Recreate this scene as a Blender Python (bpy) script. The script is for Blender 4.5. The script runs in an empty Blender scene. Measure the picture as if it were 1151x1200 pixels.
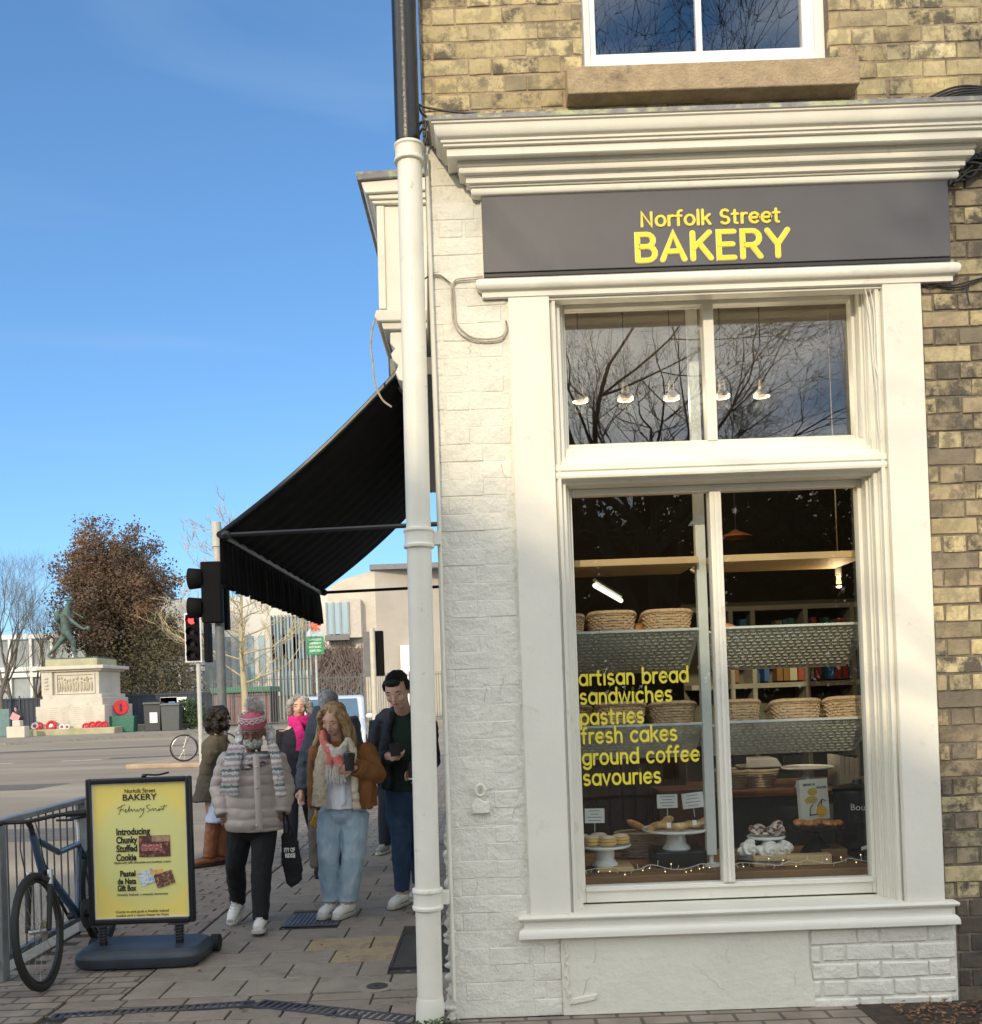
import bpy, bmesh, math, random
from mathutils import Vector, Matrix, Euler, noise
R = math.radians
PI = math.pi
random.seed(7)
C = bpy.context.scene.collection
S = bpy.context.scene
# ------------------------------------------------------------------ camera
CAMZ = 1.62; F = 1151.0; ROLL = R(2.05); PITCH = R(0.5)
cr, sr = math.cos(ROLL), math.sin(ROLL)
base = Matrix.Rotation(R(90) + PITCH, 4, 'X')
camm = Matrix.Translation((0, 0, CAMZ)) @ base @ Matrix.Rotation(-ROLL, 4, 'Z')
cd = bpy.data.cameras.new('camera'); cam = bpy.data.objects.new('camera', cd); C.objects.link(cam)
cam.matrix_world = camm
cd.sensor_width = 36; cd.lens = F / 1200 * 36; cd.shift_y = 200 / 1200; cd.clip_end = 1500; cd.clip_start = .05
S.camera = cam
# ------------------------------------------------------------------ light
CLOUD = (16.0, 15.6, 14.4); SHO = (.16, .10, .055)
SUN_EL, SUN_AZ = 22.0, 14.0          # azimuth: degrees left of the direction straight behind the camera
w = bpy.data.worlds.new("World"); S.world = w; w.use_nodes = True
nt = w.node_tree; nt.nodes.clear()
wo = nt.nodes.new('ShaderNodeOutputWorld'); bg = nt.nodes.new('ShaderNodeBackground'); sky = nt.nodes.new('ShaderNodeTexSky')
sky.sky_type = 'NISHITA'; sky.sun_disc = False; sky.sun_elevation = R(SUN_EL); sky.sun_rotation = R(180 + SUN_AZ)
sky.air_density = 1.0; sky.dust_density = 0.0; sky.ozone_density = 3.0
bg.inputs[1].default_value = 0.15
tc = nt.nodes.new('ShaderNodeTexCoord'); mp = nt.nodes.new('ShaderNodeMapping')
mp.inputs['Scale'].default_value = (1.2, 1.2, 7); mp.inputs['Rotation'].default_value = (0, R(18), 0)
no = nt.nodes.new('ShaderNodeTexNoise'); no.inputs['Scale'].default_value = 1.7; no.inputs['Detail'].default_value = 6; no.inputs['Distortion'].default_value = .6
rp = nt.nodes.new('ShaderNodeValToRGB'); rp.color_ramp.elements[0].position = .56; rp.color_ramp.elements[1].position = .86
mxs = nt.nodes.new('ShaderNodeMix'); mxs.data_type = 'RGBA'; mxs.inputs[7].default_value = (4.2, 4.4, 4.8, 1)
mu = nt.nodes.new('ShaderNodeMath'); mu.operation = 'MULTIPLY'; mu.inputs[1].default_value = .26
L = nt.links
L.new(tc.outputs['Generated'], mp.inputs[0]); L.new(mp.outputs[0], no.inputs[0]); L.new(no.outputs[0], rp.inputs[0])
L.new(rp.outputs[0], mu.inputs[0]); L.new(mu.outputs[0], mxs.inputs[0]); L.new(sky.outputs[0], mxs.inputs[6])
# broken bright cloud over the half of the sky behind the camera (the window panes mirror it)
mp2 = nt.nodes.new('ShaderNodeMapping'); mp2.inputs['Scale'].default_value = (1, 1, 2.4)
n2 = nt.nodes.new('ShaderNodeTexNoise'); n2.inputs['Scale'].default_value = 2.2; n2.inputs['Detail'].default_value = 7; n2.inputs['Roughness'].default_value = .55
sx = nt.nodes.new('ShaderNodeSeparateXYZ'); L.new(tc.outputs['Generated'], sx.inputs[0]); L.new(tc.outputs['Generated'], mp2.inputs[0]); L.new(mp2.outputs[0], n2.inputs[0])
def mrange(src, a, b, c=0, d=1):
    r = nt.nodes.new('ShaderNodeMapRange'); r.inputs[1].default_value = a; r.inputs[2].default_value = b; r.inputs[3].default_value = c; r.inputs[4].default_value = d; L.new(src, r.inputs[0]); return r.outputs[0]
back = mrange(sx.outputs[1], .15, -.35)
dens = mrange(n2.outputs[0], .34, .56)
m1 = nt.nodes.new('ShaderNodeMath'); m1.operation = 'MULTIPLY'; L.new(back, m1.inputs[0]); L.new(dens, m1.inputs[1])
cloudc = nt.nodes.new('ShaderNodeMix'); cloudc.data_type = 'RGBA'; cloudc.inputs[6].default_value = (CLOUD[0] * .55, CLOUD[1] * .57, CLOUD[2] * .62, 1); cloudc.inputs[7].default_value = (*CLOUD, 1); L.new(mrange(n2.outputs[0], .45, .7), cloudc.inputs[0])
mxc = nt.nodes.new('ShaderNodeMix'); mxc.data_type = 'RGBA'; L.new(m1.outputs[0], mxc.inputs[0]); L.new(cloudc.outputs[2], mxc.inputs[7])
# soft shoulder of the sky brightness: c / (1 + k c)
vs1 = nt.nodes.new('ShaderNodeVectorMath'); vs1.operation = 'MULTIPLY_ADD'; vs1.inputs[1].default_value = SHO; vs1.inputs[2].default_value = (1, 1, 1)
vd = nt.nodes.new('ShaderNodeVectorMath'); vd.operation = 'DIVIDE'; L.new(mxs.outputs[2], vs1.inputs[0]); L.new(mxs.outputs[2], vd.inputs[0]); L.new(vs1.outputs[0], vd.inputs[1])
vt = nt.nodes.new('ShaderNodeVectorMath'); vt.operation = 'MULTIPLY'; vt.inputs[1].default_value = (.78, 1.03, 1.16); L.new(vd.outputs[0], vt.inputs[0])
L.new(vt.outputs[0], mxc.inputs[6]); L.new(mxc.outputs[2], bg.inputs[0]); L.new(bg.outputs[0], wo.inputs[0])
sd = bpy.data.lights.new('sun', 'SUN'); sd.energy = 2.0; sd.angle = R(.6); sd.color = (1, .82, .56)
so = bpy.data.objects.new('sun', sd); C.objects.link(so)
az, el = R(SUN_AZ), R(SUN_EL)
SUNV = Vector((-math.sin(az) * math.cos(el), -math.cos(az) * math.cos(el), math.sin(el)))
so.rotation_euler = SUNV.to_track_quat('Z', 'Y').to_euler(); so.location = (-8, -20, 20)
S.view_settings.view_transform = 'Standard'; S.view_settings.look = 'None'; S.view_settings.gamma = 1
S.view_settings.exposure = 0.48
S.cycles.max_bounces = 8; S.cycles.transparent_max_bounces = 16; S.cycles.caustics_reflective = False; S.cycles.caustics_refractive = False
# ------------------------------------------------------------------ helpers
def W(px, py, Y):
    """a point of the photograph at distance Y -> (x, z) in metres"""
    d = camm.to_3x3() @ Vector(((px - 575.5) / F, -(py - 800) / F, -1))
    k = Y / d.y
    return d.x * k, CAMZ + d.z * k
def WX(px, py, Y): return W(px, py, Y)[0]
def WZ(px, py, Y): return W(px, py, Y)[1]
def hrot(v, axis, a): return Matrix.Rotation(a, 3, axis) @ Vector(v)

class MB:
    def __init__(s): s.v = []; s.f = []; s.m = []; s.mi = 0
    def add(s, vs, fs):
        n = len(s.v); s.v += [tuple(v) for v in vs]
        for f in fs: s.f.append(tuple(i + n for i in f)); s.m.append(s.mi)
        return s
    def box(s, x0, x1, y0, y1, z0, z1, M=None):
        vs = [Vector((x, y, z)) for z in (z0, z1) for y in (y0, y1) for x in (x0, x1)]
        if M is not None: vs = [M @ v for v in vs]
        return s.add(vs, [(0, 2, 3, 1), (4, 5, 7, 6), (0, 1, 5, 4), (2, 6, 7, 3), (0, 4, 6, 2), (1, 3, 7, 5)])
    def tube(s, pts, r, n=8, cap=True, flat=1.0):
        pts = [Vector(p) for p in pts]; k = len(pts)
        rs = r if isinstance(r, (list, tuple)) else [r] * k
        vs = []; ref = None
        for i, p in enumerate(pts):
            t = (pts[min(i + 1, k - 1)] - pts[max(i - 1, 0)])
            if t.length < 1e-9: t = Vector((0, 0, 1))
            t.normalize()
            if ref is None: ref = Vector((0, 0, 1)) if abs(t.z) < .9 else Vector((0, 1, 0))
            a = ref - t * ref.dot(t)
            if a.length < 1e-6: a = t.orthogonal()
            a.normalize(); ref = a; b = t.cross(a)
            for j in range(n):
                q = 2 * PI * j / n
                vs.append(p + a * (math.cos(q) * rs[i]) + b * (math.sin(q) * rs[i] * flat))
        fs = [(i * n + j, i * n + (j + 1) % n, (i + 1) * n + (j + 1) % n, (i + 1) * n + j) for i in range(k - 1) for j in range(n)]
        if cap: fs += [tuple(range(n))[::-1], tuple((k - 1) * n + j for j in range(n))]
        return s.add(vs, fs)
    def loft(s, rings, n=20, M=None, cap=True):
        """rings of (cx, cy, cz, rx, ry)"""
        vs = []
        for (x, y, z, rx, ry) in rings:
            for j in range(n):
                q = 2 * PI * j / n
                v = Vector((x + rx * math.cos(q), y + ry * math.sin(q), z)); vs.append(M @ v if M is not None else v)
        k = len(rings)
        fs = [(i * n + j, i * n + (j + 1) % n, (i + 1) * n + (j + 1) % n, (i + 1) * n + j) for i in range(k - 1) for j in range(n)]
        if cap: fs += [tuple(range(n))[::-1], tuple((k - 1) * n + j for j in range(n))]
        return s.add(vs, fs)
    def lathe(s, prof, c, n=24, M=None, cap=True):
        return s.loft([(c[0], c[1], c[2] + z, r, r) for r, z in prof], n, M, cap)
    def ell(s, c, r, n=16, k=10, M=None):
        rings = []
        for i in range(k + 1):
            a = -PI / 2 + PI * i / k; q = max(math.cos(a), .03)
            rings.append((0, 0, r[2] * math.sin(a), r[0] * q, r[1] * q))
        T = Matrix.Translation(c) if M is None else Matrix.Translation(c) @ M.to_4x4()
        return s.loft(rings, n, T)
    def prism(s, poly, y0, y1, plane='xz', M=None):
        n = len(poly)
        mk = {'xz': lambda a, b, d: (a, d, b), 'xy': lambda a, b, d: (a, b, d), 'yz': lambda a, b, d: (d, a, b)}[plane]
        vs = [Vector(mk(a, b, d)) for d in (y0, y1) for a, b in poly]
        if M is not None: vs = [M @ v for v in vs]
        return s.add(vs, [tuple(range(n)), tuple(range(2 * n - 1, n - 1, -1))] + [(i, (i + 1) % n + 0, (i + 1) % n + n, i + n)[::-1] for i in range(n)])
    def mesh(s, name, mats, smooth=True, angle=35):
        me = bpy.data.meshes.new(name); me.from_pydata(s.v, [], s.f); me.update()
        bm = bmesh.new(); bm.from_mesh(me); bmesh.ops.recalc_face_normals(bm, faces=bm.faces); bm.to_mesh(me); bm.free()
        if not isinstance(mats, (list, tuple)): mats = [mats]
        for m in mats: me.materials.append(m)
        if len(mats) > 1: me.polygons.foreach_set('material_index', s.m)
        if smooth:
            me.polygons.foreach_set('use_smooth', [True] * len(me.polygons)); me.set_sharp_from_angle(angle=R(angle))
        return me
    def build(s, name, mats, parent=None, smooth=True, bevel=0, angle=35, seg=2):
        o = put(name, s.mesh(name, mats, smooth, angle), parent)
        if bevel:
            b = o.modifiers.new('bevel', 'BEVEL'); b.width = bevel; b.segments = seg; b.limit_method = 'ANGLE'; b.harden_normals = False
        return o

def put(name, data, parent=None, loc=None):
    o = bpy.data.objects.new(name, data); C.objects.link(o)
    if loc is not None: o.location = loc
    if parent is not None:
        o.parent = parent
        if parent.type == 'EMPTY': o.matrix_parent_inverse = Matrix.Translation(-Vector(parent.location))
    return o
def tag(o, label, cat, group=None):
    o['label'] = label; o['category'] = cat
    if group: o['group'] = group
    return o
def thing(name, label, cat, loc, group=None):
    o = bpy.data.objects.new(name, None); C.objects.link(o); o.location = loc; o.empty_display_size = .1
    return tag(o, label, cat, group)
def kind(o, k): o['kind'] = k; return o
def copy_tree(o, parent=None):
    c = o.copy(); C.objects.link(c)
    if parent is not None: c.parent = parent
    for ch in list(o.children): copy_tree(ch, c)
    return c
def rect_frame(mb, x0, x1, z0, z1, y0, y1, wl, wr=None, wt=None, wb=None):
    wr = wl if wr is None else wr; wt = wl if wt is None else wt; wb = wl if wb is None else wb
    mb.box(x0, x0 + wl, y0, y1, z0, z1); mb.box(x1 - wr, x1, y0, y1, z0, z1)
    mb.box(x0 + wl, x1 - wr, y0, y1, z1 - wt, z1); mb.box(x0 + wl, x1 - wr, y0, y1, z0, z0 + wb)
    return mb
def bezpts(pts, n=10):
    """Catmull-Rom through points"""
    P = [Vector(p) for p in pts]; P = [P[0] * 2 - P[1]] + P + [P[-1] * 2 - P[-2]]; out = []
    for i in range(1, len(P) - 2):
        for k in range(n):
            t = k / n
            out.append(.5 * ((2 * P[i]) + (P[i + 1] - P[i - 1]) * t + (2 * P[i - 1] - 5 * P[i] + 4 * P[i + 1] - P[i + 2]) * t * t + (3 * P[i] - P[i - 1] - 3 * P[i + 1] + P[i + 2]) * t ** 3))
    out.append(P[-2]); return out
def text(name, s, size, mat, parent, M, extrude=.002, offset=0.0, align='LEFT', sx=1.0, spacing=1.0, line=1.0, bevel=0):
    cu = bpy.data.curves.new('t', 'FONT'); cu.body = s; cu.size = size; cu.extrude = extrude; cu.offset = offset; cu.align_x = align
    cu.space_character = spacing; cu.space_line = line; cu.bevel_depth = bevel; cu.resolution_u = 4
    o = bpy.data.objects.new('t', cu); C.objects.link(o)
    dg = bpy.context.evaluated_depsgraph_get(); me = bpy.data.meshes.new_from_object(o.evaluated_get(dg))
    bpy.data.objects.remove(o); bpy.data.curves.remove(cu)
    me.transform(M @ Matrix.Diagonal((sx, 1, 1, 1))); me.name = name; me.materials.clear(); me.materials.append(mat)
    return put(name, me, parent)
def facing(x, y, z, rz=0):   # text plane that faces the camera side (-Y), reading left to right
    return Matrix.Translation((x, y, z)) @ Matrix.Rotation(rz, 4, 'Z') @ Matrix.Rotation(R(90), 4, 'X')
def remesh(mb, voxel, mat, smooth=3, fn=None):
    me = bpy.data.meshes.new('r'); me.from_pydata(mb.v, [], mb.f); me.update()
    bm = bmesh.new(); bm.from_mesh(me); bmesh.ops.recalc_face_normals(bm, faces=bm.faces); bm.to_mesh(me); bm.free()
    o = bpy.data.objects.new('r', me); C.objects.link(o)
    md = o.modifiers.new('r', 'REMESH'); md.mode = 'VOXEL'; md.voxel_size = voxel
    if smooth: sm = o.modifiers.new('s', 'SMOOTH'); sm.iterations = smooth; sm.factor = .5
    dg = bpy.context.evaluated_depsgraph_get(); out = bpy.data.meshes.new_from_object(o.evaluated_get(dg))
    bpy.data.objects.remove(o); bpy.data.meshes.remove(me)
    if fn:
        nr = [v.normal.copy() for v in out.vertices]
        for v, n in zip(out.vertices, nr): v.co = v.co + n * fn(v.co, n)
        out.update()
    out.polygons.foreach_set('use_smooth', [True] * len(out.polygons)); out.materials.append(mat)
    return out
# ------------------------------------------------------------------ materials
def nd(nt, t, **kw):
    n = nt.nodes.new(t)
    for k, v in kw.items(): setattr(n, k, v)
    return n
def MAT(name, col, rough=.6, var=.12, vs=6, bump=0, bs=60, metal=0, rnd=0.0, col2=None, c2s=3, c2p=(.5, .7), spec=.5, stretch=None, dirt=None, ds=2.5, trans=0, coat=0, emis=None, es=0, bd=5, dist=.01):
    m = bpy.data.materials.new(name); m.use_nodes = True; nt = m.node_tree; b = nt.nodes['Principled BSDF']; l = nt.links
    b.inputs['Roughness'].default_value = rough; b.inputs['Metallic'].default_value = metal; b.inputs['Specular IOR Level'].default_value = spec
    b.inputs['Coat Weight'].default_value = coat
    tc = nd(nt, 'ShaderNodeTexCoord'); vec = tc.outputs['Object']
    if stretch:
        mp = nd(nt, 'ShaderNodeMapping'); mp.inputs['Scale'].default_value = stretch; l.new(vec, mp.inputs[0]); vec = mp.outputs[0]
    if rnd:
        oi = nd(nt, 'ShaderNodeObjectInfo'); cx = nd(nt, 'ShaderNodeCombineXYZ'); ml = nd(nt, 'ShaderNodeMath', operation='MULTIPLY'); ml.inputs[1].default_value = 37
        l.new(oi.outputs['Random'], ml.inputs[0]); l.new(ml.outputs[0], cx.inputs[0]); l.new(ml.outputs[0], cx.inputs[1]); va = nd(nt, 'ShaderNodeVectorMath', operation='ADD')
        l.new(vec, va.inputs[0]); l.new(cx.outputs[0], va.inputs[1]); vec = va.outputs[0]
    def noi(sc, det=5, rg=.6):
        n = nd(nt, 'ShaderNodeTexNoise'); n.inputs['Scale'].default_value = sc; n.inputs['Detail'].default_value = det; n.inputs['Roughness'].default_value = rg; l.new(vec, n.inputs[0]); return n
    cur = None
    n1 = noi(vs); mr = nd(nt, 'ShaderNodeMapRange'); mr.inputs[1].default_value = .3; mr.inputs[2].default_value = .7; mr.inputs[3].default_value = 1 - var; mr.inputs[4].default_value = 1 + var
    l.new(n1.outputs[0], mr.inputs[0])
    base = nd(nt, 'ShaderNodeRGB'); base.outputs[0].default_value = (*col, 1); cur = base.outputs[0]
    def mix(fac, a, bcol):
        mx = nd(nt, 'ShaderNodeMix', data_type='RGBA'); l.new(fac, mx.inputs[0]); l.new(a, mx.inputs[6])
        if isinstance(bcol, tuple): mx.inputs[7].default_value = (*bcol, 1)
        else: l.new(bcol, mx.inputs[7])
        return mx.outputs[2]
    def ramp(src, p0, p1):
        r = nd(nt, 'ShaderNodeMapRange'); r.inputs[1].default_value = p0; r.inputs[2].default_value = p1; l.new(src, r.inputs[0]); return r.outputs[0]
    if col2: cur = mix(ramp(noi(c2s, 4).outputs[0], *c2p), cur, col2)
    if dirt: cur = mix(ramp(noi(ds, 8, .7).outputs[0], dirt[1], dirt[2]), cur, dirt[0])
    if rnd:
        r2 = nd(nt, 'ShaderNodeMapRange'); r2.inputs[3].default_value = 1 - rnd; r2.inputs[4].default_value = 1 + rnd; l.new(oi.outputs['Random'], r2.inputs[0])
        mm = nd(nt, 'ShaderNodeMath', operation='MULTIPLY'); l.new(mr.outputs[0], mm.inputs[0]); l.new(r2.outputs[0], mm.inputs[1]); val = mm.outputs[0]
    else: val = mr.outputs[0]
    vm = nd(nt, 'ShaderNodeVectorMath', operation='SCALE'); l.new(cur, vm.inputs[0]); l.new(val, vm.inputs['Scale']); l.new(vm.outputs[0], b.inputs['Base Color'])
    if bump:
        n2 = noi(bs, bd, .65); bp = nd(nt, 'ShaderNodeBump'); bp.inputs['Strength'].default_value = bump; bp.inputs['Distance'].default_value = dist
        l.new(n2.outputs[0], bp.inputs['Height']); l.new(bp.outputs[0], b.inputs['Normal'])
    if trans: b.inputs['Transmission Weight'].default_value = trans
    if emis: b.inputs['Emission Color'].default_value = (*emis, 1); b.inputs['Emission Strength'].default_value = es
    return m
def brick_mat(name, cols, dark, dp=(.45, .62)):
    m = bpy.data.materials.new(name); m.use_nodes = True; nt = m.node_tree; b = nt.nodes['Principled BSDF']; l = nt.links
    b.inputs['Roughness'].default_value = .88; b.inputs['Specular IOR Level'].default_value = .25
    tc = nd(nt, 'ShaderNodeTexCoord'); oi = nd(nt, 'ShaderNodeObjectInfo')
    ad = nd(nt, 'ShaderNodeVectorMath', operation='ADD'); l.new(tc.outputs['Object'], ad.inputs[0]); sc = nd(nt, 'ShaderNodeVectorMath', operation='SCALE')
    sc.inputs[0].default_value = (9, 17, 5); l.new(oi.outputs['Random'], sc.inputs['Scale']); l.new(sc.outputs[0], ad.inputs[1])
    cr_ = nd(nt, 'ShaderNodeValToRGB'); cr_.color_ramp.interpolation = 'LINEAR'; e = cr_.color_ramp.elements
    e[0].color = (*cols[0], 1); e[1].color = (*cols[-1], 1)
    for i, c in enumerate(cols[1:-1]): x = e.new((i + 1) / (len(cols) - 1)); x.color = (*c, 1)
    l.new(oi.outputs['Random'], cr_.inputs[0])
    def noi(s, d=6, rg=.65, st=None):
        n = nd(nt, 'ShaderNodeTexNoise'); n.inputs['Scale'].default_value = s; n.inputs['Detail'].default_value = d; n.inputs['Roughness'].default_value = rg; src = ad.outputs[0]
        if st: mp = nd(nt, 'ShaderNodeMapping'); mp.inputs['Scale'].default_value = st; l.new(src, mp.inputs[0]); src = mp.outputs[0]
        l.new(src, n.inputs[0]); return n.outputs[0]
    def rm(x, a, b_, c=0, d=1):
        r = nd(nt, 'ShaderNodeMapRange'); r.inputs[1].default_value = a; r.inputs[2].default_value = b_; r.inputs[3].default_value = c; r.inputs[4].default_value = d; l.new(x, r.inputs[0]); return r.outputs[0]
    n1 = noi(12, 8, .72); f0 = rm(n1, dp[0], dp[1]); rr2 = nd(nt, 'ShaderNodeMath', operation='FRACT'); rr3_ = nd(nt, 'ShaderNodeMath', operation='MULTIPLY'); rr3_.inputs[1].default_value = 17.3; l.new(oi.outputs['Random'], rr3_.inputs[0]); l.new(rr3_.outputs[0], rr2.inputs[0]); fm = nd(nt, 'ShaderNodeMath', operation='MULTIPLY'); l.new(f0, fm.inputs[0]); l.new(rm(rr2.outputs[0], .0, .8, .2, 1.0), fm.inputs[1]); f1 = fm.outputs[0]
    mx = nd(nt, 'ShaderNodeMix', data_type='RGBA'); l.new(f1, mx.inputs[0]); l.new(cr_.outputs[0], mx.inputs[6]); mx.inputs[7].default_value = (*dark, 1)
    n3 = noi(20, 6, .75, (2.4, 1, .8)); mx2 = nd(nt, 'ShaderNodeMix', data_type='RGBA'); l.new(rm(n3, .56, .7, 0, .8), mx2.inputs[0]); l.new(mx.outputs[2], mx2.inputs[6]); mx2.inputs[7].default_value = (cols[0][0] * .42, cols[0][1] * .4, cols[0][2] * .42, 1)
    n4 = noi(5, 3); vm = nd(nt, 'ShaderNodeVectorMath', operation='SCALE'); l.new(mx2.outputs[2], vm.inputs[0]); l.new(rm(n4, .3, .7, .82, 1.2), vm.inputs['Scale']); l.new(vm.outputs[0], b.inputs['Base Color'])
    n2 = noi(55, 8, .75); bp = nd(nt, 'ShaderNodeBump'); bp.inputs['Strength'].default_value = .9; bp.inputs['Distance'].default_value = .006; l.new(n2, bp.inputs['Height']); l.new(bp.outputs[0], b.inputs['Normal'])
    return m
def glass_mat(name, fac=.07, tint=(.96, .98, .97), rough=0.0, wav=.02):
    m = bpy.data.materials.new(name); m.use_nodes = True; nt = m.node_tree; nt.nodes.clear(); l = nt.links
    o = nd(nt, 'ShaderNodeOutputMaterial'); t = nd(nt, 'ShaderNodeBsdfTransparent'); g = nd(nt, 'ShaderNodeBsdfGlossy'); mx = nd(nt, 'ShaderNodeMixShader'); fr = nd(nt, 'ShaderNodeFresnel')
    gm_ = nd(nt, 'ShaderNodeNewGeometry'); io = nd(nt, 'ShaderNodeMapRange'); io.inputs[3].default_value = 1.5; io.inputs[4].default_value = 1 / 1.5; l.new(gm_.outputs['Backfacing'], io.inputs[0]); l.new(io.outputs[0], fr.inputs[0])   # same reflectance from both sides of the thin pane
    a = nd(nt, 'ShaderNodeMath', operation='ADD'); a.inputs[1].default_value = fac; a.use_clamp = True
    t.inputs[0].default_value = (*tint, 1); g.inputs['Roughness'].default_value = rough
    tc = nd(nt, 'ShaderNodeTexCoord'); n = nd(nt, 'ShaderNodeTexNoise'); n.inputs['Scale'].default_value = 1.6; n.inputs['Detail'].default_value = 1; bp = nd(nt, 'ShaderNodeBump'); bp.inputs['Strength'].default_value = wav; bp.inputs['Distance'].default_value = .05
    l.new(tc.outputs['Object'], n.inputs[0]); l.new(n.outputs[0], bp.inputs['Height']); l.new(bp.outputs[0], g.inputs['Normal'])
    l.new(fr.outputs[0], a.inputs[0]); l.new(a.outputs[0], mx.inputs[0]); l.new(t.outputs[0], mx.inputs[1]); l.new(g.outputs[0], mx.inputs[2]); l.new(mx.outputs[0], o.inputs[0])
    return m
def EM(name, col, st):
    m = bpy.data.materials.new(name); m.use_nodes = True; nt = m.node_tree; nt.nodes.clear(); o = nd(nt, 'ShaderNodeOutputMaterial'); e = nd(nt, 'ShaderNodeEmission')
    e.inputs[0].default_value = (*col, 1); e.inputs[1].default_value = st; nt.links.new(e.outputs[0], o.inputs[0]); return m

cream = MAT('cream_paint', (.755, .735, .645), .5, .04, 3, .4, 18, dirt=((.54, .50, .41), .60, .82), ds=9, dist=.005, spec=.35)
cream_brick = MAT('cream_painted_brick', (.745, .725, .635), .6, .05, 7, 1, 15, rnd=.03, dirt=((.50, .46, .37), .60, .80), ds=7, dist=.016, spec=.3)
cream_pipe = MAT('cream_pipe_paint', (.75, .73, .63), .42, .05, 5, .5, 22, dirt=((.40, .33, .22), .63, .74), ds=14, dist=.003)
white_paint = MAT('white_paint', (.84, .84, .82), .4, .03, 4, .1, 30)
fascia = MAT('fascia_grey', (.085, .083, .09), .5, .08, 3, .08, 30, dirt=((.3, .29, .27), .76, .82), ds=26)
dark_trim = MAT('dark_trim', (.02, .02, .022), .5, .1)
yellow_letter = MAT('yellow_letter', (.86, .66, .03), .45, .04)
window_letter = MAT('yellow_vinyl', (.80, .68, .06), .5, .04)
black_iron = MAT('black_iron', (.010, .010, .011), .26, .2, 20, .5, 60, dirt=((.12, .10, .08), .7, .78), ds=40, dist=.003)
lead = MAT('lead_flashing', (.22, .22, .23), .6, .25, 12, .8, 40, col2=(.38, .40, .24), c2s=6, c2p=(.5, .62))
stone = MAT('sill_stone', (.40, .31, .19), .85, .2, 14, 1, 60, dirt=((.14, .11, .08), .58, .75), ds=6)
mortar = MAT('mortar', (.42, .32, .21), .95, .22, 16, 1, 90, dirt=((.15, .13, .10), .5, .66), ds=5)
mortar_dark = MAT('sooty_mortar', (.20, .17, .125), .95, .25, 16, 1, 90, dirt=((.36, .30, .21), .56, .66), ds=11)
brick_up = brick_mat('gault_brick', [(.54, .44, .22), (.62, .53, .31), (.40, .32, .18), (.55, .46, .26), (.29, .24, .16), (.60, .50, .27)], (.14, .12, .09), (.45, .58))
brick_rt = brick_mat('weathered_gault_brick', [(.56, .46, .25), (.24, .20, .14), (.58, .49, .28), (.20, .17, .13), (.42, .34, .21), (.27, .22, .155), (.60, .50, .28)], (.11, .095, .075), (.44, .57))
brick_dk = brick_mat('sooty_brick', [(.12, .10, .08), (.08, .07, .06), (.15, .12, .09), (.10, .085, .07)], (.05, .045, .04), (.48, .66))
glass = glass_mat('window_glass', .0)
glass_top = glass_mat('top_pane_glass', .045)
glass_up = glass_mat('upper_window_glass', .09)
glass_far = MAT('far_glass', (.25, .36, .42), .12, .3, .8, spec=.9)

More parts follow.
